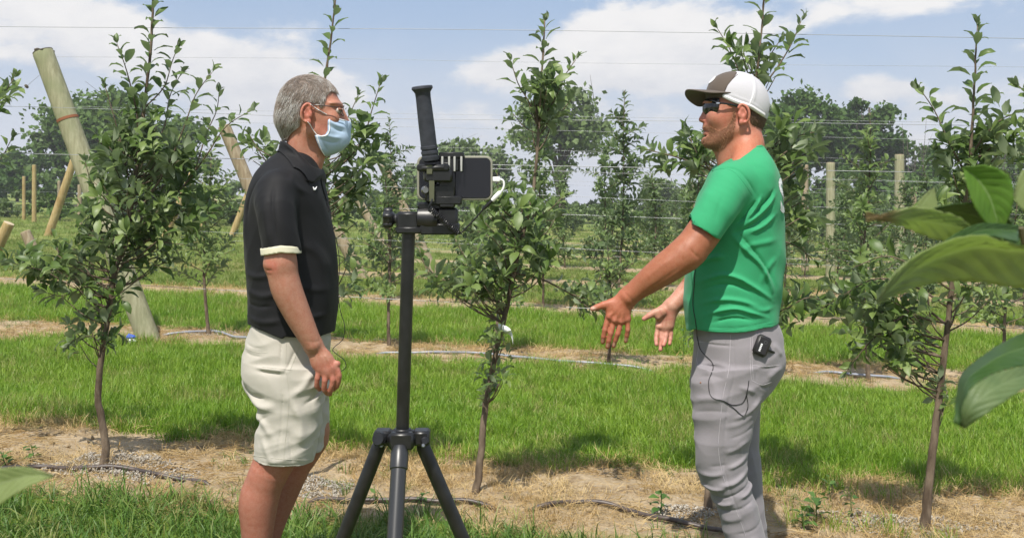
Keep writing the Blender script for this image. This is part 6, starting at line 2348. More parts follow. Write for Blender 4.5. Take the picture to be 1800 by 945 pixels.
def col_beard(p, r):
    g = r.random((len(p), 1)); return np.array((.20, .090, .045)) + g * np.array((.27, .150, .085))


def comb_beard(q): return np.tile(np.array((.35, 0, -1.0)), (len(q), 1))


st = strands(f, sel, 3000, .0055, comb_beard, col_beard, 6, rad=.00045, lift=.5)
bo = link('beard', st, HSTR, RROOT); bo['kind'] = 'stuff'
# nape hair
h = SDF.px(RY, 1290, 1360, 150, 245, .11, .0026)
h.ell(rp(1297, 187), (.1065, .0800, .1065), .02)
h.ell(rp(1315, 212), (.045, .062, .045), .03)
h.cone(rp(1312, 215), rp(1312, 228), .052, .046, .02)
h.poly([(1317, 182), (1356, 182), (1356, 222), (1340, 232), (1328, 226), (1320, 222), (1316, 214), (1317, 204)], RY - .05)
me = h.mesh('hair', 1)
set_attr(me, 'col', np.tile(np.array((.10, .058, .036), np.float32), (len(h.V), 1)))
ho = link('hair', me, M_hair, RROOT)
st = strands(h, h.V, 1600, .008, lambda q: np.tile(np.array((.25, 0, -1.)), (len(q), 1)), lambda p, r: np.array((.075, .042, .026)) + r.random((len(p), 1)) * np.array((.12, .075, .05)), 8, rad=.0005, lift=.35)
so = link('strands', st, HSTR, ho); so['kind'] = 'stuff'

# ---------------- cap
def crown():
    k = SDF.px(RY, 1225, 1366, 118, 216, .115, .0026)
    k.ell(rp(1299, 186), (.1065, .089, .117), .02)
    k.ell(rp(1281, 164), (.078, .070, .070), .03)
    k.cut_below([(1225, 171), (1240, 170), (1268, 171.5), (1298, 184.5), (1317, 190), (1344, 206.5), (1366, 212)], RY - .06)
    return k


PAN = [(1299, 110), (1297, 128), (1288, 138), (1277, 151), (1268, 172), (1268, 230), (1200, 230), (1200, 110)]
kf = crown(); kf.poly(PAN, RY - .05)
kb = crown(); kb.poly(PAN, RY - .05, keep=False)
kb.folds([([(1323, 128), (1326, 150), (1322, 172), (1316, 190)], .0022, .005), ([(1268, 164), (1290, 172), (1312, 181), (1344, 197)], .0015, .004)], RY - .05, 1)
M_brown = cloth('cap_brown', (.105, .082, .066), .9, 700, .15, .25)
M_mesh = cloth('cap_mesh', (.50, .49, .52), .85, 500, .07, .3)
cap = empty('cap', (0, 0, 0), None, None); cap.parent = RROOT; cap.location = Vector(rp(1298, 170)) - RROOT.location
link('front_panel', kf.mesh('front_panel', 1), M_brown, cap)
link('mesh_panel', kb.mesh('mesh_panel', 1), M_mesh, cap)
full = crown()
# lower white band and seams of the back panels
mb = MB(); mb.tube(on(kb, [(1270, 167), (1285, 174.5), (1300, 180.5), (1318, 186.5), (1332, 195), (1343, 202)], -.0018), .0075, 8)
mb.build('sweat_band', cloth('cap_band', (.68, .67, .69), .85, 900, .06, .2), cap)
mb = MB(); mb.tube(on(kb, [(1321, 132), (1325, 145), (1325, 160), (1321, 175), (1316, 186)], -.001), .0035, 6); mb.build('seam', MATS['cap_band'], cap)
mb = MB(); mb.tube(np.array([full.hit(a, b, .0005) for a, b in ((1297, 131), (1290, 137), (1282, 145), (1275, 155), (1270, 166))]), .0014, 6); mb.build('piping', M_brown, cap)
mb = MB(); mb.tube(catmull([rp(1349, 184, -.03), rp(1350.5, 190, -.028), rp(1349, 198, -.03)], 6), .006, 6); mb.build('adjuster_strap', M_dark, cap)
# brim
nu, nv = 29, 12
Vb = []
xr, xt = rp(1262, 0)[0], rp(1204.5, 0)[0]
zc0 = rp(0, 161.5)[2]
for iu in range(nu):
    u = -1 + 2 * iu / (nu - 1)
    y = .080 * math.sin(u * math.pi / 2 * .98)
    xroot = rp(1300, 0)[0] - .110 * math.sqrt(max(0.05, 1 - (y / .0905) ** 2)) + .004
    xo = xr + (xt - xr) * (1 - abs(y / .0815) ** 2.4) ** .5
    xo = min(xo, xroot - .002)
    for iv in range(nv):
        t = iv / (nv - 1)
        x = xroot + (xo - xroot) * t
        fwd = min(1, max(0, (xr - x) / (xr - xt)))
        z = zc0 - ((y / .08) ** 2 * .031 + (y / .08) * .019) * (.55 + .45 * min(1, fwd * 2.0)) - .003 * (1 - fwd) - .004 * (y / .08) ** 2 * (1 - fwd)
        Vb.append((x, RY + y, z))
Qb = [(a * nv + b, a * nv + b + 1, (a + 1) * nv + b + 1, (a + 1) * nv + b) for a in range(nu - 1) for b in range(nv - 1)]
bo = link('brim', mesh_np('brim', np.array(Vb), np.array(Qb)), M_brown, cap)
sm = bo.modifiers.new('thick', 'SOLIDIFY'); sm.thickness = .0035; sm.offset = -1
# round white emblem on the front
cen = rp(1254.5, 144.5)
for _ in range(60):
    n_ = full.normal(cen); v_ = float(full.at(cen)[0])
    cen = cen - n_ * v_ * .5
n_ = full.normal(cen); u_ = np.cross(n_, (0, 1, 0)); u_ /= np.linalg.norm(u_); w_ = np.cross(n_, u_)
Vd, Qd = [], []
for r in range(5):
    for k in range(24):
        a = k * 2 * math.pi / 24
        q = cen + .021 * r / 4 * (math.cos(a) * u_ + 1.25 * math.sin(a) * w_) + n_ * .01
        for _ in range(20): q = q - full.normal(q) * (float(full.at(q)[0]) - .0016) * .6
        Vd.append(q)
for r in range(4):
    for k in range(24): Qd.append((r * 24 + k, r * 24 + (k + 1) % 24, (r + 1) * 24 + (k + 1) % 24, (r + 1) * 24 + k))
eo = link('emblem', mesh_np('emblem', np.array(Vd), np.array(Qd)), M_strap, cap)
sm = eo.modifiers.new('thick', 'SOLIDIFY'); sm.thickness = .0014; sm.offset = 0

# ---------------- sunglasses
sg_ = empty('sunglasses', (0, 0, 0), None, None); sg_.parent = RROOT; sg_.location = Vector(rp(1250, 188)) - RROOT.location
M_black = mat('glossy_black', (.008, .008, .009), .12)
M_sl = mat('dark_lens', (.014, .013, .014), .06, spec=.7)
g = SDF.px(RY, 1226, 1272, 166, 212, .085, .0024)
g.ell(rp(1268, 190), (.066, .074, .062), .0)
g.poly([(1236, 171), (1264, 173), (1262, 184), (1260, 197), (1254, 206), (1245, 208), (1237, 202), (1233, 186)], RY - .045, k=.003)
lens = link('lens', g.mesh('lens', 1), M_sl, sg_)
tm = MB()
for s in (-1, 1):
    tm.tube(catmull([rp(1240, 176, s * .045), rp(1252, 177.5, s * .066), rp(1262, 180.5, s * .077), rp(1280, 183, s * .0815), rp(1294, 186, s * .0825), rp(1303, 192, s * .082)], 18), np.linspace(.0030, .0034, 18), 6)
tm.build('temple_arm', M_black, sg_)
lg = MB(); lg.box(rp(1262, 181.5, -.0805), (.006, .0012, .0022), bev=.0006); lg.build('logo_glint', mat('chrome', (.8, .8, .82), .15, 1.0), sg_)  # bright metal chip added as the white highlight at the logo spot

# ---------------- T-shirt
s = SDF.box((rp(1196, 0)[0] - .01, 3.17, rp(0, 612)[2]), (rp(1384, 0)[0] + .02, 3.83, rp(0, 246)[2]), .0031)
s.loft([(249, 1298, 1339, .070), (258, 1291, 1342, .090), (268, 1279, 1347, .125), (282, 1265, 1353, .175), (300, 1250, 1361, .202), (328, 1236, 1368, .212), (360, 1222, 1373, .205), (400, 1210, 1376.5, .192), (450, 1203.5, 1377, .182),
        (500, 1203, 1374, .178), (540, 1204, 1369, .176), (572, 1206, 1368, .176), (606, 1208, 1366, .174)], RY, .02, 2.3)
s.cut_above([(1255, 296), (1271, 283), (1284, 275), (1300, 265.5), (1322, 257.5), (1339, 254.5), (1360, 254)], RY)
s.cut_below([(1190, 603), (1209, 602), (1216, 592), (1224, 583), (1260, 583.5), (1300, 580), (1340, 575), (1385, 570)], RY - .1)
for sgn in (-1, 1):
    if sgn < 0:
        q = [P(1286, 322, 3.335), P(1268, 355, 3.285), P(1248, 386, 3.265), P(1215, 430, 3.25)]; ln = [(1150, 365), (1203, 391), (1234, 407), (1261, 421.5), (1320, 449)]; yy = 3.265
    else:
        q = [P(1298, 322, 3.66), P(1285, 360, 3.71), P(1268, 395, 3.725), P(1245, 440, 3.74)]; ln = [(1150, 375), (1228, 405), (1250, 412), (1285, 424), (1340, 440)]; yy = 3.72
    sl = SDF(*s.g)
    sl.chain(q, [.075, .071, .0675, .066], .02)
    sl.cut_below(ln, yy)
    sl.cone(q[2] + (q[3] - q[2]) * .35, q[3] + (q[3] - q[2]) * .3, .056, .058, .003, 'sub')
    s.F = smin(s.F, sl.F, .024)
s.folds([([(1282, 412), (1308, 440), (1333, 463), (1350, 492), (1362, 522)], 0.0101, 0.0081), ([(1290, 405), (1322, 440), (1345, 470), (1366, 505)], -0.0081, 0.0076),
          ([(1228, 500), (1250, 488), (1270, 482), (1295, 488), (1317, 500), (1345, 518), (1362, 530)], 0.0095, 0.0076), ([(1235, 512), (1262, 500), (1290, 500), (1320, 515)], -0.0081, 0.0076),
          ([(1240, 556), (1262, 546), (1288, 541), (1318, 548), (1350, 558)], 0.0088, 0.0068), ([(1232, 536), (1262, 526), (1300, 528), (1335, 540)], 0.0074, 0.0076), ([(1250, 568), (1285, 558), (1325, 562)], -0.0068, 0.0059),
          ([(1226, 470), (1246, 455), (1275, 450)], 0.0068, 0.0085), ([(1325, 350), (1313, 366), (1302, 382), (1290, 394)], -0.0095, 0.0059), ([(1332, 345), (1320, 368), (1306, 388)], 0.0081, 0.0051),
          ([(1356, 332), (1345, 348), (1332, 362), (1312, 382)], -0.0095, 0.0055), ([(1360, 340), (1346, 360), (1325, 380), (1300, 398)], 0.0074, 0.0059), ([(1355, 360), (1335, 382), (1305, 402), (1280, 412)], -0.0068, 0.0068),
          ([(1362, 375), (1340, 395), (1310, 410)], 0.0068, 0.0068), ([(1366, 420), (1345, 425), (1320, 430), (1295, 440)], 0.0045, 0.0100), ([(1368, 450), (1350, 470), (1335, 500)], 0.0045, 0.0100),
          ([(1252, 300), (1270, 297), (1286, 300), (1302, 315), (1323, 345)], -0.0040, 0.0045), ([(1215, 520), (1222, 550), (1224, 580)], 0.0040, 0.0100), ([(1240, 330), (1228, 350), (1222, 375)], 0.0030, 0.0120),
          ([(1258, 340), (1245, 372), (1240, 395)], -0.0030, 0.0100), ([(1225, 575), (1270, 576), (1320, 571), (1366, 563)], -0.0022, 0.0035), ([(1365, 540), (1340, 545), (1310, 536)], 0.0040, 0.0080)], RY - .15, .7)
s.rumple(.0016, 36, 17); s.creases(.0013, 30, 18); s.F += .003
M_tee = cloth('green_jersey', (.034, .305, .135), .85, 900, .06, .16, .1)
R_shirt = s
to = link('t_shirt', s.mesh('t_shirt', 1), M_tee, RROOT)
# neck rib
nk = []
for k in range(41):
    a = 2 * math.pi * k / 40
    x = 1305.5 - 33.5 * math.cos(a)
    zz = 279 - 24.5 * ((1 - math.cos(a)) / 2) ** .85
    nk.append(rp(x, zz + 1.5) * (1, 0, 1) + (0, RY + .076 * math.sin(a), 0))
mb = MB(); mb.tube(on(s, [(1271, 285), (1284, 277.5), (1302, 267.5), (1322, 260), (1339, 256.5)], -.0005, 26), .0042, 8); mb.build('neck_rib', M_tee, to)
# stitched lines of the sleeve
mb = MB(); mb.tube(on(s, [(1207, 388), (1225, 396), (1245, 406), (1262, 415)], .0001), .0009, 5); mb.tube(on(s, [(1226, 579), (1260, 579.5), (1300, 576), (1340, 571), (1364, 567)], .0001), .0009, 5)
mb.tube(on(s, [(1252, 300), (1270, 297), (1286, 300), (1302, 315), (1323, 345)], -.0002), .0011, 5)
mb.build('stitching', mat('green_thread', (.012, .20, .08), .9), to)
# white lettering on the back
cu = bpy.data.curves.new('print', 'FONT'); cu.body = 'SP'; cu.size = .160; cu.space_character = 1.0; cu.offset = .0035
tmp = bpy.data.objects.new('print', cu); COL.objects.link(tmp)
dg = bpy.context.evaluated_depsgraph_get()
tme = bpy.data.meshes.new_from_object(tmp.evaluated_get(dg))
bpy.data.objects.remove(tmp)
bm = bmesh.new(); bm.from_mesh(tme)
for k in range(1, 14):
    bmesh.ops.bisect_plane(bm, geom=bm.verts[:] + bm.edges[:] + bm.faces[:], plane_co=(k * .012, 0, 0), plane_no=(1, 0, 0))
for k in range(-1, 12):
    bmesh.ops.bisect_plane(bm, geom=bm.verts[:] + bm.edges[:] + bm.faces[:], plane_co=(0, k * .012, 0), plane_no=(0, 1, 0))
z0 = rp(0, 371)[2]
for v in bm.verts:
    y = RY - .160 + v.co.x; z = z0 + v.co.y
    xs_ = np.arange(rp(1390, 0)[0], rp(1290, 0)[0], -.0015)
    val = s.at(np.stack([xs_, np.full(len(xs_), y), np.full(len(xs_), z)], 1))
    k = int(np.argmax(val < 0)) if (val < 0).any() else len(xs_) // 3
    x = xs_[k]
    nn = s.normal((x, y, z))
    v.co = Vector(np.array((x, y, z)) + nn * .0022)
bm.to_mesh(tme); bm.free()
po = link('back_print', tme, mat('white_ink', (.78, .80, .80), .7), to)

# ---------------- trousers
t_ = SDF.box((rp(1200, 0)[0], 3.24, gr_ + .02), (rp(1390, 0)[0] + .01, 3.78, rp(0, 556)[2]), .0031)
t_.loft([(558, 1224, 1364, .160), (580, 1220, 1374, .168), (605, 1219, 1378.5, .175), (635, 1216, 1379, .178), (660, 1213, 1370, .172), (685, 1212, 1354, .155), (706, 1222, 1338, .11)], RY, .02, 2.5)
t_.loft([(640, 1222, 1352, .090), (670, 1212.5, 1352, .095), (690, 1210.5, 1345, .095), (705, 1211, 1341, .094), (740, 1214.5, 1331, .092), (770, 1216.5, 1322, .090), (800, 1217, 1316, .086), (828, 1222, 1317, .082), (845, 1229, 1322, .081),
         (862, 1241, 1327, .079), (890, 1256, 1336, .076), (920, 1265, 1344, .074), (950, 1273, 1352, .073), (985, 1283, 1358, .073), (1016, 1288, 1362, .073)], RY - .095, .02, 2.2)
t_.loft([(640, 1240, 1372, .090), (665, 1244, 1364, .093), (700, 1256, 1343, .090), (745, 1264, 1337, .085), (790, 1272, 1338, .080), (840, 1280, 1342, .076), (880, 1286, 1344, .074), (950, 1294, 1352, .072), (1016, 1300, 1358, .072)], RY + .10, .02, 2.2)
t_.folds([([(1224, 848), (1246, 853), (1270, 847)], .0075, .0075), ([(1252, 846), (1282, 838), (1312, 818)], .008, .0085), ([(1228, 860), (1262, 866), (1290, 855), (1316, 838)], -.0065, .007), ([(1240, 878), (1262, 880), (1284, 872)], .007, .0085),
          ([(1290, 866), (1310, 856), (1326, 840)], .0065, .007), ([(1254, 892), (1290, 884), (1322, 868)], -.0045, .007), ([(1262, 908), (1284, 904), (1300, 896)], .004, .010), ([(1222, 828), (1250, 826), (1268, 820)], .0045, .009),
          ([(1268, 814), (1290, 806), (1312, 792)], .0055, .008), ([(1240, 812), (1272, 806)], -.003, .009), ([(1262, 786), (1284, 780), (1310, 764)], .004, .009), ([(1280, 930), (1312, 922), (1342, 904)], -.004, .010), ([(1272, 942), (1300, 943), (1330, 934)], .0035, .010),
          ([(1216, 700), (1240, 692), (1262, 694)], .004, .009), ([(1215, 722), (1245, 714), (1280, 716)], -.003, .010), ([(1260, 742), (1290, 736), (1326, 716)], .0035, .010), ([(1270, 762), (1300, 752), (1326, 736)], -.0035, .009),
          ([(1330, 690), (1322, 705), (1300, 720), (1275, 728)], .0055, .009), ([(1345, 700), (1335, 730), (1322, 765)], -.005, .008), ([(1225, 640), (1250, 636), (1280, 640)], .003, .008), ([(1224, 660), (1245, 655), (1270, 660)], -.0025, .008),
          ([(1286, 672), (1305, 676), (1320, 684)], .0035, .008), ([(1224, 600), (1255, 603), (1285, 603)], -.0035, .0045), ([(1283, 585), (1283, 620), (1282, 650), (1272, 690), (1266, 740), (1263, 790), (1272, 840), (1292, 890), (1312, 945)], -.0028, .0042),
          ([(1320, 592), (1319, 630), (1321, 668)], -.003, .0042), ([(1322, 640), (1345, 642), (1368, 640)], -.003, .0045), ([(1321, 668), (1340, 676), (1354, 672)], -.003, .0045), ([(1340, 660), (1355, 650), (1372, 640)], .005, .012),
          ([(1350, 600), (1362, 610), (1372, 625)], .004, .009), ([(1228, 610), (1229, 640)], -.0025, .004), ([(1229, 641), (1256, 640)], -.0025, .004)], RY - .095, .8)
t_.rumple(.0022, 42, 19); t_.creases(.0026, 36, 20, (.6, .6, 1.3)); t_.F += .007
M_trs = cloth('grey_twill', (.250, .230, .247), .85, 850, .09, .25)
R_trs = t_
tro = link('trousers', t_.mesh('trousers', 1), M_trs, RROOT)
M_rs = mat('trouser_thread', (.40, .37, .40), .9)
sm = MB()
for q in ([(1284, 588), (1283, 620), (1281, 650), (1272, 690), (1266, 740), (1263, 790), (1272, 840), (1292, 890), (1311, 942)], [(1319.5, 592), (1318.5, 630), (1320.5, 667)], [(1323, 592), (1322, 630), (1324, 666)], [(1321, 668), (1340, 676), (1356, 671)], [(1322, 641), (1345, 643.5), (1370, 641)],
          [(1228, 608), (1228.5, 640), (1240, 641), (1257, 640)], [(1225, 600), (1255, 602), (1284, 602)]):
    sm.tube(on(t_, q, .0001, 30), .0010, 5)
sm.build('seam', M_rs, tro)
mb = MB(); mb.lathe(t_.hit(1231.5, 672, -.001), t_.hit(1231.5, 672, .002), [(0, .003), (.8, .003), (1, .002)], 10); mb.build('rivet', mat('copper', (.35, .18, .11), .4, .6), tro)
for a, nm in ((N, 0), (Fr, 1)):
    g0 = gr_
    q = SDF.box(a(1240, 1060) - (.03, .1, .06), a(1370, 985) + (.03, .1, .02), .005)
    hx = 1322 if a is N else 1328
    H_ = a(hx + 6, 1025); T_ = a(hx - 88, 1030); H_[2] = g0 + .048; T_[2] = g0 + .034
    q.cone(H_, T_, .047, .037, .02); q.cone(a(hx - 2, 1005), H_ + (-.04, 0, .01), .050, .044, .03)
    q.F = np.maximum(q.F, (g0 + .004 - q.g[2])[None, None, :].astype(np.float32))
    link('shoe', q.mesh('shoe', 1), cloth('brown_boot', (.14, .09, .06), .7), RROOT)

# ---------------- ring, microphone pack, cables
rg = MB()
a_, b_ = A(1089.3, 572), A(1087.8, 579)
ax = (b_ - a_) / np.linalg.norm(b_ - a_)
cc = A(1088.2, 577.0, -.001)
rg.tube_exact([cc - ax * .003, cc - ax * .003, cc + ax * .003, cc + ax * .003], [.0096, .0113, .0113, .0096], ax, 20)
rg.build('finger_ring', mat('steel', (.55, .57, .60), .2, 1.0), RROOT)
pk = empty('microphone_pack', t_.hit(1336, 608, .012), 'black microphone transmitter clipped on the back pocket of the grey trousers', 'microphone pack')
nn = t_.normal(t_.hit(1336, 608, 0)); nn = np.array((.12, -1, .10)); nn /= np.linalg.norm(nn)
ang = R(24)
up = np.array((math.sin(ang), 0, math.cos(ang))); up -= nn * up.dot(nn); up /= np.linalg.norm(up)
rt = np.cross(up, nn); rt /= np.linalg.norm(rt)
if rt[0] < 0: rt = -rt
pc = t_.hit(1336, 608, .011)
Rm = np.stack([rt, nn, up], 1)
M_pk = mat('pack_plastic', (.016, .014, .015), .45)
mb = MB(); mb.box(pc, (.0255, .010, .0345), Rm, .008); mb.build('housing', M_pk, pk)
mb = MB(); q = [pc + nn * .0101 + rt * (.0045 + .0052 * math.cos(a)) + up * (.014 + .0052 * math.sin(a)) for a in np.linspace(0, 2 * np.pi, 20)]
mb.tube(q, .0006, 5); mb.build('button_ring', mat('pack_grey', (.10, .10, .105), .4), pk)
mb = MB()
for k in range(5):                                   # the maker's word is only a white strip of five marks at this size
    mb.box(pc + nn * .0103 + rt * (-.006) + up * (-.019 + .0056 * k), (.0032, .0006, .0019), Rm)
mb.build('white_mark', M_strap, pk)
mb = MB(); mb.tube(catmull([pc + rt * .024 + up * -.004, P(1356, 617, RY - .16), P(1368, 622, RY - .12), P(1379, 626, RY - .05)], 14), np.linspace(.0045, .0017, 14), 6)
mb.build('lead', M_cable, pk)
cb = MB()
p1 = on(s, [(1223, 466), (1221, 500), (1219, 540), (1223, 562), (1225, 579)], .002, 20, )
p2 = on(t_, [(1226, 590), (1231.5, 613), (1254, 641), (1246, 672), (1252, 698), (1272, 704), (1288, 711), (1305, 707), (1313, 688), (1316, 668)], .002, 50)
cb.tube(np.concatenate([p1, p2]), .0013, 6)
cb.tube(on(t_, [(1272, 704), (1290, 717), (1307, 730), (1314, 715), (1312, 694)], .003, 20), .0012, 6)
o = cb.build('microphone_cable', M_cable)
tag(o, 'thin black cable looping down the green shirt and across the grey trousers', 'cable')
# ================================================================== TRIPOD WITH PHONE
TY = 2.20


def tp(px, py, d=0.0): return P(px, py, TY + d)


def tpr(v): return v / F * TY


M_tb = mat('tripod_black', (.008, .008, .009), .38, fn=vary((.006, .006, .0065), (.014, .014, .015), 40, 4, .12, .002))
M_tg = mat('tripod_satin', (.026, .027, .029), .36)
M_foam = mat('foam_grip', (.026, .030, .042), .75, fn=vary((.020, .023, .032), (.036, .040, .054), 60, 4, .3, .002))
gt = float(gh(tp(706, 0)[0], TY))
tr = empty('tripod', (tp(706, 0)[0], TY, gt), 'black tripod with a long centre pole standing between the two men', 'tripod')
MB().lathe(tp(706, 800), tp(718.5, 404), [(0, tpr(11)), (.02, tpr(11.5)), (1, tpr(11.5))], 20).build('centre_pole', M_tb, tr)
cr = MB()
cr.lathe(tp(707, 778), tp(708, 752), [(0, tpr(16)), (.05, tpr(22)), (.45, tpr(24)), (.55, tpr(23)), (.8, tpr(19)), (1, tpr(14))], 24)
cr.box(tp(707, 770), (tpr(24), tpr(24), tpr(12)), bev=.006)
cr.build('crown', M_tb, tr)
# front leg straight towards the camera; side legs spread left-back and right-back
LEG = [((703, 784, -.035), (694, 945, -.13), 'front'), ((668, 778, .01), (603, 945, .05), 'left'), ((741, 778, .01), (813, 945, .05), 'right')]
for (a, b, nm) in LEG:
    A_, B_ = tp(*a), tp(*b)
    d = B_ - A_
    t_end = (gt + .006 + SLOPE * d[0] * 3 - A_[2]) / d[2]
    E_ = A_ + d * t_end
    E_[2] = float(gh(E_[0], E_[1])) + .012
    jb = MB()
    side = 0 if nm == 'front' else (-1 if nm == 'left' else 1)
    jc = A_ - d / np.linalg.norm(d) * -.0
    if side == 0:
        jb.box(tp(706, 774, -.030), (tpr(21), tpr(10), tpr(15)), bev=.005)
        jb.build('leg_joint', M_tb, tr)
    else:
        jb.box(tp(707 + side * 34, 767, .006), (tpr(15), tpr(17), tpr(13)), bev=.005)
        jb.lathe(tp(707 + side * 40, 775, -.032), tp(707 + side * 40, 775, .036), [(0, tpr(5)), (.05, tpr(8)), (.95, tpr(8)), (1, tpr(5))], 14)
        jo = jb.build('leg_joint', M_tb, tr)
        bl = MB(); bl.lathe(tp(707 + side * 37, 782, -.036), tp(707 + side * 37, 782, -.030), [(0, tpr(2.5)), (.6, tpr(4)), (1, tpr(4))], 10); bl.build('bolt', mat('bolt_steel', (.35, .35, .36), .3, .9), jo)
        if side < 0:
            kn = MB(); kn.lathe(tp(664, 770, -.038), tp(676, 772, -.012), [(0, tpr(11)), (.3, tpr(13)), (.45, tpr(10)), (.7, tpr(9)), (1, tpr(7))], 16); kn.build('knob', M_tb, tr)
    m = M_tg if side == 0 else M_tb
    u = d / np.linalg.norm(d); L = np.linalg.norm(E_ - A_)
    S2 = A_ + u * L * .52
    lg = MB(); lg.lathe(A_, S2, [(0, tpr(11)), (.03, tpr(15.5)), (.10, tpr(15.5)), (.105, tpr(13.5)), (1, tpr(13.5))] if side == 0 else [(0, tpr(10)), (.02, tpr(12.5)), (1, tpr(12.5))], 20)
    lo_ = lg.build('leg', m, tr)
    l2 = MB(); l2.lathe(S2 - u * .02, S2 + u * .03, [(0, tpr(15)), (.2, tpr(17)), (.8, tpr(17)), (1, tpr(15))], 16); l2.build('leg_lock', M_tb, lo_)
    l3 = MB(); l3.lathe(S2, E_ - u * .03, [(0, tpr(9.5)), (1, tpr(9.5))], 14); l3.build('lower_section', M_tg, lo_)
    l4 = MB(); l4.lathe(E_ - u * .035, E_ + u * .004, [(0, tpr(10)), (.3, tpr(13)), (.9, tpr(15)), (1, tpr(10))], 14); l4.build('foot', M_tb, lo_)

# head on the pole: clamp block, cross tube and knob
hd = MB()
hd.box(tp(718, 391), (tpr(20), tpr(17), tpr(19)), bev=.005)
hd.box(tp(720, 404), (tpr(23), tpr(19), tpr(6)), bev=.003)
hd.build('clamp_block', M_tb, tr)
MB().lathe(tp(693, 384), tp(708, 386), [(0, tpr(8)), (.5, tpr(10)), (1, tpr(12))], 16).build('knob_stem', M_tg, tr)
kb_ = MB()
kb_.lathe(tp(674, 384), tp(695, 384.5), [(0, tpr(12)), (.12, tpr(15)), (.55, tpr(16)), (.75, tpr(13)), (1, tpr(8))], 10)
for k in range(5):
    a = k * 2 * math.pi / 5 + .3
    kb_.lathe(tp(674 + 0, 384) + np.array((.001, tpr(13) * math.cos(a), tpr(13) * math.sin(a))), tp(690, 384) + np.array((0, tpr(13) * math.cos(a), tpr(13) * math.sin(a))), [(0, tpr(4)), (.2, tpr(6)), (.8, tpr(6)), (1, tpr(4))], 8)
kb_.build('tightening_knob', M_tb, tr)
ct = MB()
ct.lathe(tp(733, 384), tp(772, 386), [(0, tpr(17)), (.06, tpr(21)), (.5, tpr(23)), (.94, tpr(22)), (1, tpr(18))], 22)
ct.build('swivel_barrel', M_tb, tr)
mt = MB(); mt.box(tp(788, 388), (tpr(17), tpr(18), tpr(23)), bev=.005); mt.box(tp(774, 402), (tpr(34), tpr(19), tpr(10)), bev=.003); mt.build('mount_block', M_tb, tr)
MB().box(tp(765, 362, .004), (tpr(30), tpr(16), tpr(7)), bev=.004).build('quick_plate', M_tb, tr)

# hand grip with the phone clamp
gp_ = empty('phone_grip', tp(775, 365), 'dark foam-covered handle and phone clamp fixed on top of the tripod', 'phone grip')
h0, h1 = tp(757, 282, -.035), tp(741.5, 150, -.05)
MB().lathe(h0, h1, [(0, tpr(15)), (.02, tpr(15.5)), (.055, tpr(15.5)), (.06, tpr(14.2)), (.085, tpr(14.2)), (.09, tpr(15)), (.125, tpr(15)), (.13, tpr(13.8)), (.15, tpr(13.8)), (.155, tpr(15)), (.19, tpr(15)), (.195, tpr(14)),
                     (.5, tpr(13.8)), (.84, tpr(13)), (.90, tpr(13.5)), (.93, tpr(16)), (.955, tpr(18.5)), (.98, tpr(18)), (.99, tpr(16.5)), (.993, tpr(12)), (.98, tpr(10.5)), (.96, tpr(3))], 24).build('handle', M_foam, gp_)
bk = MB()
bk.box(tp(762, 295, -.03), (tpr(28), tpr(12), tpr(6)), bev=.003)
bk.box(tp(771, 309, -.028), (tpr(24), tpr(11), tpr(11)), bev=.004)
bk.box(tp(786, 325, -.016), (tpr(14), tpr(9), tpr(40)), bev=.003)
bk.lathe(tp(741, 296, -.04), tp(782, 294.5, -.04), [(0, tpr(4)), (.04, tpr(5)), (.96, tpr(5)), (1, tpr(4))], 10)
bk.build('clamp_body', M_tb, gp_)
bk = MB(); bk.box(tp(794, 273, -.012), (tpr(22), tpr(13), tpr(5)), bev=.002); bk.box(tp(790, 284, -.022), (tpr(16), tpr(3), tpr(16)), bev=.001); bk.build('upper_jaw', M_tb, gp_)
rb_ = mat('pale_rubber', (.42, .42, .40), .6)
for x in (777.5, 789.5, 799, 811):
    MB().box(tp(x, 288, -.0275), (tpr(1.7), tpr(1.2), tpr(13)), bev=.0006).build('white_stripe', rb_, gp_)
bk = MB(); bk.box(tp(784, 352, -.012), (tpr(28), tpr(13), tpr(8)), bev=.003); bk.box(tp(770, 340, -.018), (tpr(22), tpr(8), tpr(16)), bev=.004); bk.build('lower_jaw', M_tb, gp_)
MB().lathe(tp(748, 334, -.036), tp(748, 334, -.016), [(0, tpr(5)), (.2, tpr(7.5)), (1, tpr(8))], 14).build('clamp_screw', mat('screw_metal', (.25, .25, .25), .3, .8), gp_)
st_ = mat('olive_strap', (.085, .090, .050), .8)
sb = MB(); sb.box(tp(755, 298, -.044), (tpr(5), tpr(1.4), tpr(8)), bev=.0008); sb.box(tp(759, 336, -.040), (tpr(4.5), tpr(1.4), tpr(18)), bev=.0008); sb.build('strap', st_, gp_)

# the phone, screen towards the left man... its back and case face the camera
ph = empty('smartphone', tp(800, 314), 'smartphone in a pale-edged case held sideways in the clamp', 'phone')


def rrect(cx, cy, hw, hh, r, d, n=6):
    pts = []
    for sx, sy, a0 in ((1, 1, 0), (-1, 1, 90), (-1, -1, 180), (1, -1, 270)):
        for k in range(n + 1):
            a = R(a0 + 90 * k / n)
            pts.append(tp(cx + sx * (hw - r) + r * math.cos(a), cy - sy * (hh - r) - r * math.sin(a), d))
    return np.array(pts)


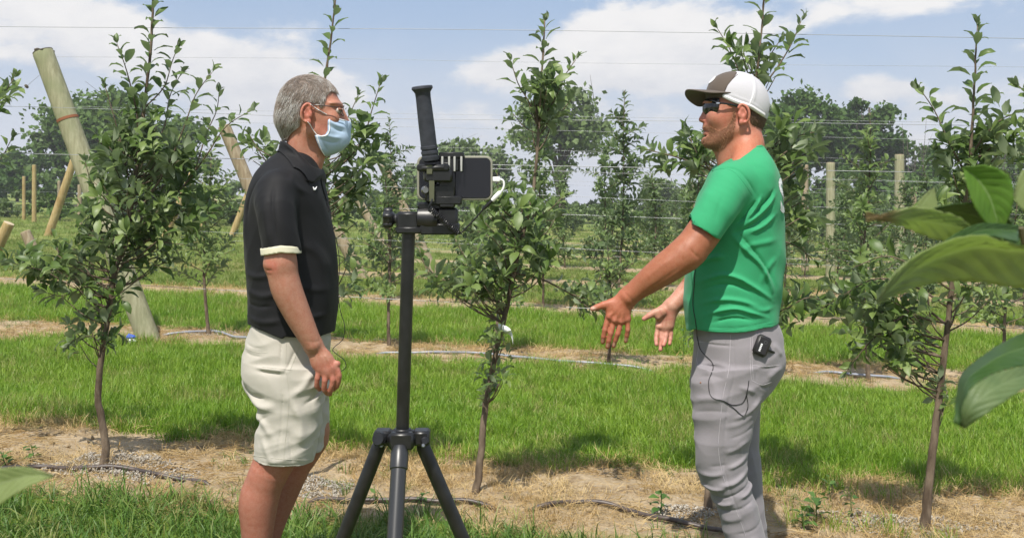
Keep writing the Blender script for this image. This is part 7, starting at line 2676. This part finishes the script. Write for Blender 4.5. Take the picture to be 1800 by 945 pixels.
def slab(cx, cy, hw, hh, r, d0, d1, bev, nm, m):
    prof = [rrect(cx, cy, hw - bev, hh - bev, r, d0), rrect(cx, cy, hw, hh, r + bev * .5, d0 + bev / F * TY), rrect(cx, cy, hw, hh, r + bev * .5, d1 - bev / F * TY), rrect(cx, cy, hw - bev, hh - bev, r, d1)]
    n = len(prof[0]); Vv = np.concatenate(prof + [[prof[0].mean(0)], [prof[3].mean(0)]])
    Q_ = [(a * n + k, a * n + (k + 1) % n, (a + 1) * n + (k + 1) % n, (a + 1) * n + k) for a in range(3) for k in range(n)]
    T_ = [(4 * n, (k + 1) % n, k) for k in range(n)] + [(4 * n + 1, 3 * n + k, 3 * n + (k + 1) % n) for k in range(n)]
    me_ = mesh_np(nm, Vv, [np.array(Q_), np.array(T_)]); me_.set_sharp_from_angle(angle=R(35))
    return link(nm, me_, m, ph)


slab(799.5, 313, 66.5, 39, 11, -.006, .006, 1.6, 'case', mat('case_edge', (.26, .255, .20), .45))
slab(799.5, 313, 63, 35.5, 9, -.0075, -.0055, .8, 'screen', mat('phone_glass', (.010, .010, .012), .08))
ll = MB(); ll.box(tp(745.5, 309, -.0082), (tpr(1.2), .0006, tpr(6))); ll.build('speaker_slot', rb_, ph)

# white adapter and its cables
ad = empty('adapter_cable', tp(872, 315), 'short white plug adapter curving from the right end of the phone', 'cable')
MB().box(tp(872.5, 315), (tpr(7), tpr(3.2), tpr(4.2)), bev=.0015).build('plug', M_strap, ad)
MB().tube(catmull([tp(878, 315), tp(884, 317), tp(886, 324), tp(884, 332), tp(879, 339)], 16), tpr(1.7), 8).build('lead', M_strap, ad)
MB().lathe(tp(880, 337), tp(864, 353), [(0, tpr(2.5)), (.1, tpr(3.8)), (.9, tpr(4.2)), (1, tpr(3))], 12).build('socket', M_strap, ad)
co_ = empty('coiled_cable', tp(790, 400), 'black coiled audio lead hanging below the phone', 'cable')
MB().lathe(tp(865, 352), tp(848, 369), [(0, tpr(3.6)), (.7, tpr(3.4)), (1, tpr(1.8))], 10).build('plug', M_tb, co_)
MB().tube(catmull([tp(849, 368), tp(838, 381), tp(822, 398), tp(812, 408), tp(806, 411)], 18), tpr(1.7), 6).build('lead', M_tb, co_)
a_, b_ = tp(755, 366, -.05), tp(806, 411, -.03)
u = (b_ - a_) / np.linalg.norm(b_ - a_); n1 = np.cross(u, (0, 1, 0)); n1 /= np.linalg.norm(n1); n2 = np.cross(u, n1)
tt = np.linspace(0, 1, 300)
hel = [a_ + (b_ - a_) * t + tpr(4.6) * (math.cos(t * 2 * math.pi * 19) * n1 + math.sin(t * 2 * math.pi * 19) * n2) for t in tt]
MB().tube(np.array(hel), tpr(1.15), 5).build('coil', M_tb, co_)
MB().tube(catmull([tp(760, 350, -.045), tp(757, 358, -.05), tp(753, 366, -.05), tp(756, 372, -.05)], 10), tpr(1.6), 6).build('lead', M_tb, co_)

# ================================================================== HAZE
hm = bpy.data.materials.new('haze'); hm.use_nodes = True
t = NT(hm.node_tree)
pv = t.n('ShaderNodeVolumePrincipled', ins={'Color': (.93, .95, 1.0), 'Density': HAZE, 'Anisotropy': 0.0})
t.n('ShaderNodeOutputMaterial', ins={'Volume': pv.outputs[0]})
hz = MB().box((0, 115, 6.0), (180, 152, 12.5)).build('haze', hm, smooth=False)
hz['kind'] = 'stuff'
